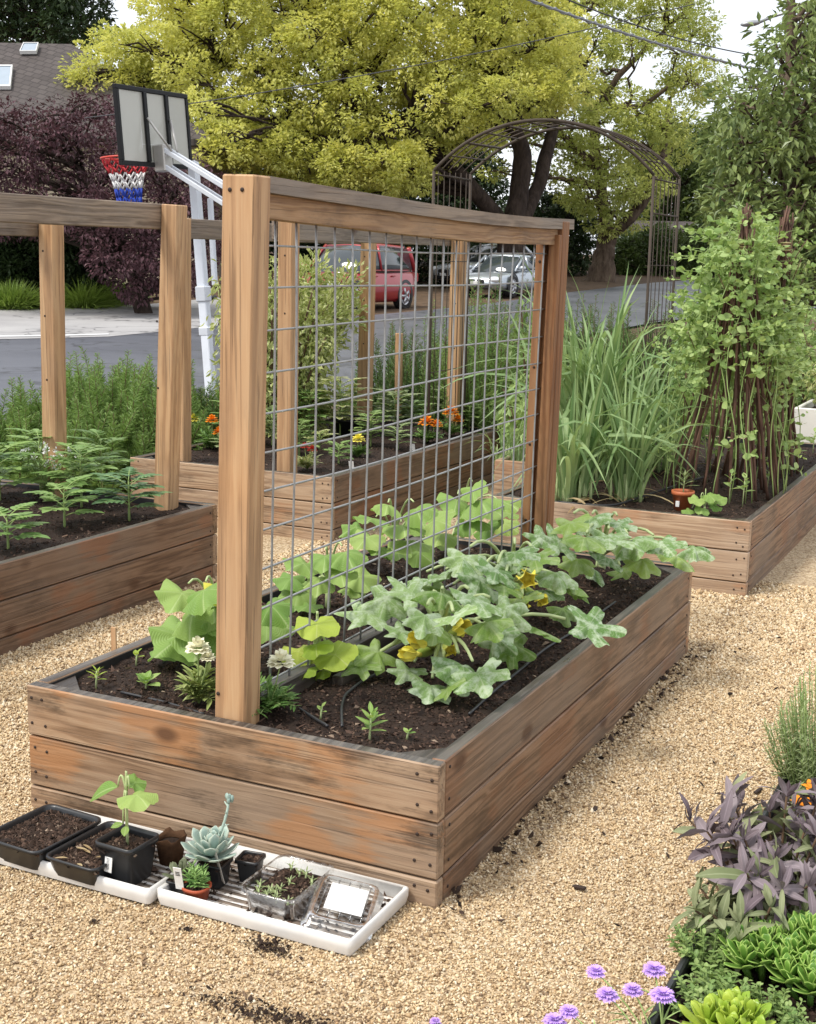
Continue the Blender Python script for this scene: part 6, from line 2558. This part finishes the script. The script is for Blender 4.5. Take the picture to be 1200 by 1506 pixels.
M_peat = plain('peat_fibre', (0.085, 0.045, 0.025), 0.95, .1, var=.5, nscale=70, bstr=.6)
square_pot('shallow black seedling tray of bare soil at the far left of the seed trays', .232, -.215, .185, .058, -.06, M_bpot, .74, 'soil_tray', None, .86, .235, 'soil tray')
r = square_pot('shallow black tray of soil strewn with pale dry leaves, behind the labelled pot', .415, -.215, .155, .052, -.04, M_bpot, .70, 'soil_tray', None, .86, .235, 'soil tray')
for (u, v) in ((100, 1263), (122, 1243), (133, 1256), (121, 1275), (84, 1268), (112, 1248), (140, 1262)):
    p = atz(u, v, ZT + .045)
    mb = MB()
    put(mb, T_LANCE, p + [0, 0, .002], rng.normal(size=3) * [1, 1, .1], size=.035, wide=.8)
    mb.build('fallen_leaf', M_dry, r)
r = square_pot('black square pot with a white barcode label and one squash seedling', .515, -.243, .108, .103, -.05, M_bpot, .80, taper=.76)
mb = MB()
for k in (-.047,):
    pass
lp = aty(164, 1283, -.294)
x, y, z = np.array([1, -.05, 0.]), np.array([0, .0, 1.]), np.array([-.05, -1., 0.])
rot = np.stack([nrm([1, -.05, 0]), nrm([.012, .13, 1]), nrm([-.05, -1, .13])], 1)
c0 = np.array([.515 - .018, -.2925, ZT + .058])
box(mb, c0, (.011, .026, .0008), .0003, rot)
lb = mb.build('label', M_tagw, r)
mb = MB()
for k in range(9):
    box(mb, c0 + rot @ np.array([-.001, -.019 + .0032 * k, .0011]), (.0042, random.choice((.0005, .0009)), .0002), .0001, rot)
box(mb, c0 + rot @ np.array([0, .017, .0011]), (.005, .003, .0002), .0001, rot)
mb.build('barcode', M_liner, lb)
b0_ = np.array([.515, -.243, ZT + .083])
vine_plant('squash_seedling', 'tall squash seedling with drooping rounded leaves in the labelled black pot', 'squash seedling', b0_,
           [(b0_ + np.array(o), s) for o, s in (((.045, -.02, .145), .085), ((-.058, -.01, .135), .095), ((.01, .02, .155), .055), ((-.015, -.015, .055), .03), ((.01, -.02, .05), .03))], T_OVAL and [T_ROUND[1], lance(8, .6, .5, .35, .1), T_ROUND[0], T_OVAL, T_OVAL], M_cuke, .135, None, .0035)
# peat pot
rt = thing('peat_pot', 'brown peat fibre pot between the labelled pot and the succulent', 'peat pot', (.555, -.125, ZT))
mb = MB()
lathe(mb, [(.001, 0), (.026, 0), (.034, .055), (.0375, .068), (.034, .069), (.030, .056), (.029, .052)], 20, (.555, -.125, ZT), 0, .5, .6)
v = mb.v[-1]
v[:, 2] += np.where(v[:, 2] > ZT + .06, .006 * np.sin(v[:, 0] * 300) , 0)
mb.build('pot_body', M_peat, rt)
mb = MB()
lathe(mb, [(.0295, .050), (.001, .053)], 16, (.555, -.125, ZT), 0, .5, .6)
mb.build('soil', [M_soil], rt)


def rosette(name, label, c, r, h, rings_, T, m, tilt=(0, 0), cat='succulent', size=None, wide=1.0, stalk=None):
    c = np.asarray(c, float)
    root = thing(name, label, cat, c)
    lf = MB()
    k0 = 0
    for i, (n, L, el) in enumerate(rings_):
        for k in range(n):
            a = 2 * PI * (k + .5 * (i % 2)) / n + random.uniform(-.1, .1) + i * .3
            o = np.array([math.cos(a), math.sin(a), 0])
            d = nrm(o * math.cos(el) + np.array([tilt[0], tilt[1], 0]) * .6 + UP * math.sin(el))
            put(lf, T[k % len(T)], c + o * r * .10 + UP * h * i / max(1, len(rings_) - 1), d, UP, L * random.uniform(.9, 1.08), wide, random.random())
    lf.build('leaves', m, root)
    if stalk is not None:
        st = MB()
        p = curve(c + UP * h * .6, stalk, n=8, mid=(c + stalk) / 2 + [0.02, 0, .02])
        tube(st, p, np.linspace(.004, .003, 8), 7)
        for i in range(2, 7):
            put(st, T_BEAN, p[i], nrm(np.append(rng.normal(size=2), .8)), size=.018, wide=1.5)
        s_ = st.build('flower_stalk', M_eche, root)
        fb = MB()
        for k in range(9):
            blob(fb, stalk + sph(1, .009)[0] + [0, 0, .004], (.005, .005, .009), 7)
        fb.build('flower_bud', M_eche, s_)
    return root


square_pot('small black pot under the large blue-green rosette', .716, -.170, .062, .060, .1, M_bpot, .85)
rosette('echeveria', 'large blue-green echeveria rosette with a tall flower stalk', (.712, -.178, ZT + .068), .06, .035,
        [(9, .068, .15), (8, .064, .50), (6, .052, .85), (5, .038, 1.1), (3, .025, 1.35)], T_ECHE, M_eche, (-.05, -.22), stalk=np.array([.742, -.150, ZT + .208]))
square_pot('small empty black square pot behind the echeveria', .778, -.112, .054, .058, .15, M_bpot, .82)
square_pot('tiny black pot with a dark little rosette at the front left of the right tray', .672, -.245, .050, .036, .1, M_bpot, .85)
rosette('small_succulent', 'little dark green-purple rosette at the corner where the trays meet', (.672, -.245, ZT + .034), .03, .02,
        [(7, .044, .25), (6, .036, .7), (4, .024, 1.1)], T_SPOON, leafmat('dusky_succulent_leaf', (0.09, 0.11, 0.06), (0.24, 0.26, 0.15), trans=.08, rough=.45), (-.1, -.15))
pot('plant_pot', 'tiny red-orange pot holding a spiky green succulent', (.722, -.256, ZT), .031, .036, plain('red_orange_pot', (.42, .085, .035), .45, .4, nscale=12), square=.6, taper=.8)
b = np.array([.722, -.256, ZT + .030])
rt = thing('small_succulent', 'spiky bright green stonecrop in the tiny red-orange pot', 'succulent', b)
lf = MB()
for k in range(5):
    o = np.array([math.cos(k * 1.3), math.sin(k * 1.3), 0]) * .016
    tip = b + o * 1.3 + [0, 0, random.uniform(.03, .05)]
    tube(lf, [b + o * .4, tip], [.003, .0025], 6)
    for i in range(22):
        t = i / 21
        a = i * 2.4
        put(lf, T_BEAN, b + o * .4 + (tip - b - o * .4) * (.1 + .9 * t), nrm([math.cos(a), math.sin(a), .3 + t * 1.2]), size=.026 * (1.1 - .4 * t), wide=1.1, tint=random.random())
lf.build('leaves', leafmat('stonecrop_leaf', (0.13, 0.28, 0.07), (0.34, 0.50, 0.16), trans=.1, rough=.4), rt)
plant_tag('pointed white plant tag standing in front of the echeveria', (.695, -.283, ZT + .03), .062, .021, yaw=.15, marks=3)
plant_tag('grey wooden plant tag leaning beside the echeveria stalk', (.752, -.190, ZT + .02), .085, .020, yaw=-.6, m=plain('grey_tag', (.42, .38, .33), .8))


# ---- clear plastic boxes
def clearmat():
    t = NT('clear_plastic')
    v = t.coord('Object')
    nz = t.noise(v, 55, 5, .65)
    b = t.n('BsdfGlossy')
    b.inputs['Roughness'].default_value = .12
    bp = t.n('Bump')
    bp.inputs['Strength'].default_value = .3
    bp.inputs['Distance'].default_value = .003
    t.l(nz, bp.inputs['Height'])
    t.l(bp.outputs['Normal'], b.inputs['Normal'])
    tr = t.n('BsdfTransparent')
    tr.inputs['Color'].default_value = (.95, .96, .96, 1)
    fr = t.n('Fresnel')
    fr.inputs['IOR'].default_value = 1.5
    m = t.n('MixShader')
    t.l(t.math('ADD', t.math('MULTIPLY', fr.outputs[0], .8), .05, clamp=True), m.inputs[0])
    t.l(tr.outputs[0], m.inputs[1])
    t.l(b.outputs[0], m.inputs[2])
    df = t.n('BsdfDiffuse')
    df.inputs['Color'].default_value = (.8, .8, .8, 1)
    m2 = t.n('MixShader')
    t.l(t.math('MULTIPLY', t.ramp(nz, [(.48, 0.0), (.75, 1.0)]), .30), m2.inputs[0])
    t.l(m.outputs[0], m2.inputs[1])
    t.l(df.outputs[0], m2.inputs[2])
    return t.done(m2.outputs[0])


M_clear = clearmat()


def rrect(cx, cy, hw, hy, z, cr, rot):
    q = []
    for sx, sy, a0 in ((1, 1, 0), (-1, 1, 90), (-1, -1, 180), (1, -1, 270)):
        for a in np.radians(np.linspace(a0, a0 + 90, 5)):
            q.append((sx * (hw - cr) + cr * math.cos(a), sy * (hy - cr) + cr * math.sin(a), z))
    return np.array(q) @ rot.T + np.array([cx, cy, 0])


I3 = np.eye(3)
cx, cy, hw, hy = .912, -.163, .072, .100
rt = thing('clear_plastic_box', 'open clear plastic punnet holding soil and small seedlings', 'plastic box', (cx, cy, ZT))
mb = MB()
loft(mb, [rrect(cx, cy, hw * .84, hy * .86, ZT + .001, .02, I3), rrect(cx, cy, hw * .88, hy * .9, ZT + .028, .022, I3), rrect(cx, cy, hw * .93, hy * .94, ZT + .05, .022, I3),
          rrect(cx, cy, hw * .94, hy * .95, ZT + .058, .022, I3), rrect(cx, cy, hw * 1.05, hy * 1.03, ZT + .060, .024, I3), rrect(cx, cy, hw * 1.06, hy * 1.04, ZT + .053, .024, I3)], cap=False)
mb.add(rrect(cx, cy, hw * .84, hy * .86, ZT + .0015, .02, I3), np.arange(20)[None])
mb.build('box_body', M_clear, rt)
mb = MB()
loft(mb, [rrect(cx, cy, hw * .825, hy * .845, ZT + .003, .018, I3), rrect(cx, cy, hw * .865, hy * .885, ZT + .032, .018, I3)], cap=True)
n = 900
xs, ys = cx + rng.uniform(-.8, .8, n) * hw, cy + rng.uniform(-.82, .82, n) * hy
crumbs(mb, xs, ys, np.full(n, ZT + .033), rng.gamma(3, .001, n) + .0008, 1)
mb.build('soil', [M_soil, M_chip], rt)
for k in range(13):
    px, py = cx + random.uniform(-.75, .75) * hw, cy + random.uniform(-.85, .75) * hy
    seedling('tiny grey-green seedling sprouting in the clear plastic punnet', (px, py, ZT + .030), random.uniform(.012, .028), 7, .022, M_greyg, T_LANCE, name='sprout', cat='sprout', group='sprouts in the clear punnet', wide=.9)
# lid leaning on the tray rim
P0, P1, P2 = np.array([.985, -.205, ZT + .030]), np.array([1.015, -.045, ZT + .034]), np.array([1.140, -.105, ZT + .012])
P1b = np.array([1.0, -.03, .05])
ex = nrm(np.array([.165, .055, -.03]))
ey = nrm(np.array([.035, .185, .006]) - np.dot(np.array([.035, .185, .006]), ex) * ex)
ez = np.cross(ex, ey)
rot = np.stack([ex, ey, ez], 1)
LC = np.array([1.060, -.160, .056])
rt = thing('plastic_lid', 'clear plastic lid with a blank white label, tilted on the right end of the tray', 'plastic lid', LC)
mb = MB()


def lr(hw, hy, z, cr=.022):
    return rrect(0, 0, hw * .88, hy * .92, z, cr, rot) + LC


loft(mb, [lr(.094, .108, -.016), lr(.092, .106, -.012), lr(.086, .100, -.010), lr(.080, .094, .008), lr(.070, .084, .012), lr(.068, .082, .008)], cap=False)
mb.add(lr(.068, .082, .008), np.arange(20)[None])
for k in range(5):
    q = np.array([[(-.05 + .025 * k), -.07, .0095], [(-.05 + .025 * k), .07, .0095]]) @ rot.T + LC
    tube(mb, q, .0018, 5)
mb.build('lid_body', M_clear, rt)
mb = MB()
lx = rot @ np.array([0.004, 0.0, .0135]) + LC
box(mb, lx, (.044, .050, .0006), .0002, rot)
mb.build('label', M_tagw, rt)

# spilt soil and debris on the gravel
mb = MB()
for (u, v, sx, sy, n) in ((395, 1397, .030, .014, 260), (372, 1492, .07, .02, 420), (275, 1370, .006, .004, 40), (140, 1358, .006, .003, 30), (450, 1505, .03, .012, 70)):
    c = atz(u, v, .01)
    xs, ys = c[0] + rng.normal(size=n) * sx, c[1] + rng.normal(size=n) * sy
    crumbs(mb, xs, ys, path_z(xs, ys) + .006 + rng.random(n) * .004, rng.gamma(2, .0008, n) + .0008, 0, rng.uniform(0, .6, n))
tag(mb.build('spilt_soil', M_chip), 'dark spilt soil crumbs on the gravel in front of the trays', 'spilt soil', kind='stuff')
mb = MB()
n = 110
xs, ys = rng.uniform(1.22, 1.9, n), rng.uniform(-.6, 3.3, n)
crumbs(mb, xs, ys, path_z(xs, ys) + .010, rng.gamma(2, .0010, n) + .001, 0, rng.uniform(0, .8, n), 2.2)
n = 120
ys = rng.uniform(.0, 2.4, n)
xs = 1.225 + rng.exponential(.03, n)
crumbs(mb, xs, ys, path_z(xs, ys) + .010, rng.gamma(3, .0014, n) + .001, 0, rng.uniform(0, .6, n), 1.5)
tag(mb.build('mulch_fragments', M_chip), 'scattered dark bark fragments on the gravel path', 'bark fragments', kind='stuff')
for k, (u, v, L, lab) in enumerate(((875, 1190, .03, 'dark bark chip on the gravel path, farthest of the three beside the long board'), (852, 1305, .035, 'dark bark chip on the gravel path, nearest of the three'), (1115, 1163, .04, 'dark bark chip beside the black planter edge'))):
    mb = MB()
    c = atz(u, v, .018)
    box(mb, c, (L / 2, .006, .004), .002, np.stack(frame(rng.normal(size=3) * [1, 1, .1]), 1))
    tag(mb.build('bark_chip', M_nail), lab, 'bark chip')

# ================================================================ LOW PLANTER AT THE RIGHT
PX0, PX1, PY0, PY1 = 1.832, 2.75, -1.2, 1.16
rt = thing('low_planter', 'low black-edged planter filled with sage and succulents at the lower right', 'planter', ((PX0 + PX1) / 2, (PY0 + PY1) / 2, 0))
mb = MB()
for lo, hi in (((PX0, PY0, -.02), (PX0 + .016, PY1, .12)), ((PX0 + .017, PY1 - .016, -.02), (PX1, PY1, .12)), ((PX0 + .017, PY0, -.02), (PX1, PY0 + .016, .12)), ((PX1 - .016, PY0 + .017, -.02), (PX1, PY1 - .017, .119))):
    boxl(mb, lo, hi, .004)
mb.build('edging', M_bpot, rt)
mb = MB()
sheet(mb, PX0 + .018, PX1 - .018, PY0 + .018, PY1 - .018, .02, lambda x, y: soil_z(x, y, .085), 0)
n = 9000
xs, ys = rng.uniform(PX0 + .03, PX0 + .5, n), rng.uniform(-.7, PY1 - .03, n)
crumbs(mb, xs, ys, soil_z(xs, ys, .085) + .002, rng.gamma(3, .0013, n) + .001, 1)
mb.build('soil', [M_soil, M_chip], rt)
ZP = .088


def sage(label, c, h, r, n, m, low, sz, group=None):
    c = np.asarray(c, float)
    root = thing('sage_plant', label, 'sage', c, group)
    st, lf, lg = MB(), MB(), MB()
    for k in range(n):
        a, q = 2 * PI * k / n + random.uniform(-.3, .3), random.random() ** .5
        o = np.array([math.cos(a), math.sin(a), 0])
        tip = c + o * r * q + UP * h * (1 - .45 * q ** 2) * random.uniform(.75, 1.05)
        p = curve(c + o * r * .25 * q, tip, n=9, mid=c + o * r * .55 * q + UP * h * .35)
        tube(st, p, np.linspace(.004, .0025, 9), 5)
        for i in range(3, 9):
            x, y, z = frame(p[i] - p[i - 1])
            for s in (1, -1):
                ax_ = y if i % 2 else z
                el = .1 + .12 * i
                d = nrm(ax_ * s + x * el - UP * .25)
                L = sz * random.uniform(.5, 1.2) * (1.1 - .05 * abs(i - 5))
                tgt = lf if random.random() < (.3 if i < 5 else .78) else lg
                put(tgt, T_SAGE[random.randrange(3)], p[i], d, UP * .6 + o * .3 + rng.normal(size=3) * .35, L, random.uniform(.8, 1.1), random.random(), roll=random.uniform(-.4, .4))
        for w in range(4):
            d = nrm(np.append(rng.normal(size=2) * .5, 1))
            put(lf, T_SAGE[0], p[-1], d, o, sz * random.uniform(.35, .65), .9, random.random())
    st.build('stem', M_stemd, root)
    lf.build('purple_leaves', m, root)
    lg.build('lower_leaves', low, root)
    return root


sage('bushy purple sage spilling over the planter edge, its long leaves arching to the left', (1.955, .235, ZP), .24, .24, 28, M_sage, M_sageg, .088)
sage('purple sage at the right edge of the photo behind the succulent', (2.13, .42, ZP), .27, .20, 24, M_sage, M_sageg, .085)
sage('low green-purple sage in front of the larger purple sage', (1.93, .03, ZP), .13, .14, 14, M_sageg, M_sageg, .06)

rt = None
for i, (x, y, h, lab) in enumerate(((1.985, -.075, .045, 'bright green fleshy succulent nearest the planter edge, biggest rosette cluster'), (2.075, -.02, .06, 'bright green fleshy succulent behind and right of the biggest cluster'),
                                    (2.09, -.13, .035, 'bright green fleshy succulent at the right edge of the photo'), (1.985, -.36, .03, 'yellow-green succulent at the bottom edge of the photo'))):
    c = np.array([x, y, ZP])
    rt = thing('fleshy_succulent', lab, 'succulent', c)
    lf = MB()
    for k in range(9 if i < 2 else 7):
        a = k * 2.4
        q = .055 * math.sqrt(k / 6)
        cc = c + np.array([math.cos(a) * q, math.sin(a) * q, h * (1.1 - q * 6)])
        tl = np.array([math.cos(a), math.sin(a)]) * q * 9
        for j, (n, L, el) in enumerate(((6, .060, .35), (6, .052, .72), (4, .040, 1.1), (3, .026, 1.4))):
            for w in range(n):
                b_ = 2 * PI * (w + .5 * (j % 2)) / n + random.uniform(-.15, .15)
                o = np.array([math.cos(b_), math.sin(b_), 0])
                put(lf, T_SPOON[w % 2], cc + UP * .008 * j, nrm(o * math.cos(el) + UP * math.sin(el) + np.array([tl[0], tl[1], 0]) * .5), UP, L * random.uniform(.85, 1.1), 1.0, random.random())
        tube(lf, [c + (cc - c) * [.6, .6, -.1], cc], .007, 6)
    lf.build('leaves', M_succ if i < 3 else leafmat('yellow_succulent_leaf', (0.22, 0.36, 0.03), (0.46, 0.56, 0.07), trans=.12, rough=.35), rt)


def herb(label, c, h, r, n, leaf, m, T=T_OVAL, name='oregano_plant', cat='herb', pairs=7, wide=1.0, group=None):
    c = np.asarray(c, float)
    root = thing(name, label, cat, c, group)
    st, lf = MB(), MB()
    for k in range(n):
        a, q = random.uniform(0, 2 * PI), random.random() ** .5
        o = np.array([math.cos(a), math.sin(a), 0])
        tip = c + o * r * q * 1.1 + UP * h * random.uniform(.5, 1.05) * (1 - .5 * q * q)
        p = curve(c + o * r * q * .7, tip, n=pairs + 1)
        tube(st, p, .0014, 4)
        for i in range(1, pairs + 1):
            x, y, z = frame(p[i] - p[i - 1])
            ax_ = y if i % 2 else z
            for s in (1, -1):
                put(lf, T, p[i], nrm(ax_ * s + x * .6 + rng.normal(size=3) * .15), UP, leaf * random.uniform(.7, 1.15) * (1.1 - .4 * i / pairs), wide, random.random())
    st.build('stem', M_stem, root)
    lf.build('foliage', m, root)
    return root


herb('oregano trailing at the planter edge left of the bright succulent', (1.875, -.08, ZP), .085, .075, 46, .019, M_oreg)
herb('oregano carpet below the succulent at the lower edge of the photo', (1.925, -.25, ZP), .07, .09, 60, .019, M_oreg)
herb('oregano patch between two succulents at the lower right corner', (2.04, -.25, ZP), .06, .08, 40, .018, M_oreg)
herb('pale green oregano sprigs under the sage at the planter edge', (1.865, .07, ZP), .08, .06, 26, .02, M_sageg)
b = np.array([1.945, 1.0, ZP])
herb('feathery grey-green lavender bush at the right edge above the sage', b, .36, .16, 230, .030, M_greyg, T_LANCE, 'lavender_bush', 'lavender', 13, .55)
herb('small dark dry plant at the far corner of the black planter', (1.875, .86, ZP), .05, .05, 14, .02, M_sageg, T_LANCE, 'small_plant', 'plant', 5)


def scabiosa(label, u, v, z, r, bx):
    c = atz(u, v, z)
    root = thing('pincushion_flower', label, 'flower', (bx[0], bx[1], ZP), 'lilac pincushion flowers')
    st = MB()
    tube(st, curve((bx[0], bx[1], ZP), c, n=8, mid=((bx[0] + c[0]) / 2, (bx[1] + c[1]) / 2, c[2] * .9)), .0016, 5)
    for k in range(3):
        t = .15 + .2 * k
        put(st, T_LANCE, np.array([bx[0], bx[1], ZP]) * (1 - t) + c * t, nrm(rng.normal(size=3) * [1, 1, .2] + [0, 0, .5]), size=.05, wide=.3, tint=.5)
    st.build('stem', M_stem, root)
    pt_ = MB()
    for n, L, el, z0 in ((11, r * 1.0, .05, 0), (11, r * .85, .30, .003), (9, r * .62, .65, .005), (7, r * .42, 1.0, .006)):
        for k in range(n):
            a = 2 * PI * (k + random.uniform(-.35, .35)) / n
            o = np.array([math.cos(a), math.sin(a), 0])
            d = nrm(o * math.cos(el) + UP * math.sin(el))
            for w in (-.25, 0, .25):
                put(pt_, T_OVAL, c + UP * z0 + o * .002, nrm(d + np.array([-o[1], o[0], 0]) * w), UP, L * random.uniform(.8, 1.1), .55, random.random())
    pt_.build('petals', M_lilac, root)


for lab, u, v, z, r, bx in (('lilac pincushion flower, farthest left of the upper pair', 876, 1430, .17, .019, (1.85, -.42)), ('lilac pincushion flower nearest the succulent, upper right of the group', 962, 1427, .17, .023, (1.86, -.38)),
                            ('lilac pincushion flower at the left of the overlapping pair', 893, 1464, .16, .021, (1.85, -.45)), ('lilac pincushion flower at the right of the overlapping pair', 930, 1457, .17, .019, (1.86, -.43)),
                            ('lilac pincushion flower on a clear pale stem, lowest on the right', 974, 1465, .19, .024, (1.87, -.42)), ('lilac pincushion flower higher of the two cut by the bottom edge', 836, 1489, .16, .018, (1.85, -.55)),
                            ('lilac pincushion flower lowest of all, at the bottom edge', 815, 1502, .15, .021, (1.85, -.58)), ('small lilac pincushion bud at the bottom edge, left of all the others', 640, 1504, .12, .010, (1.85, -.62))):
    scabiosa(lab, u, v, z, r, bx)


def poppy(label, u, v, z, s):
    c = atz(u, v, z)
    root = thing('orange_flower', label, 'flower', (c[0] + .02, c[1] + .03, ZP), 'orange flowers above the sage')
    st = MB()
    tube(st, [(c[0] + .02, c[1] + .03, ZP), c], .002, 5)
    st.build('stem', M_stem, root)
    p = MB()
    for k in range(6):
        a = k * PI / 3
        put(p, T_OVAL, c, nrm([math.cos(a), math.sin(a) - .3, .55]), UP, s, 1.2)
    p.build('petals', M_org, root)


poppy('orange flower peeking over the purple sage at the right', 1180, 1184, .22, .032)
poppy('orange flower at the right edge of the photo above the other', 1198, 1162, .24, .035)
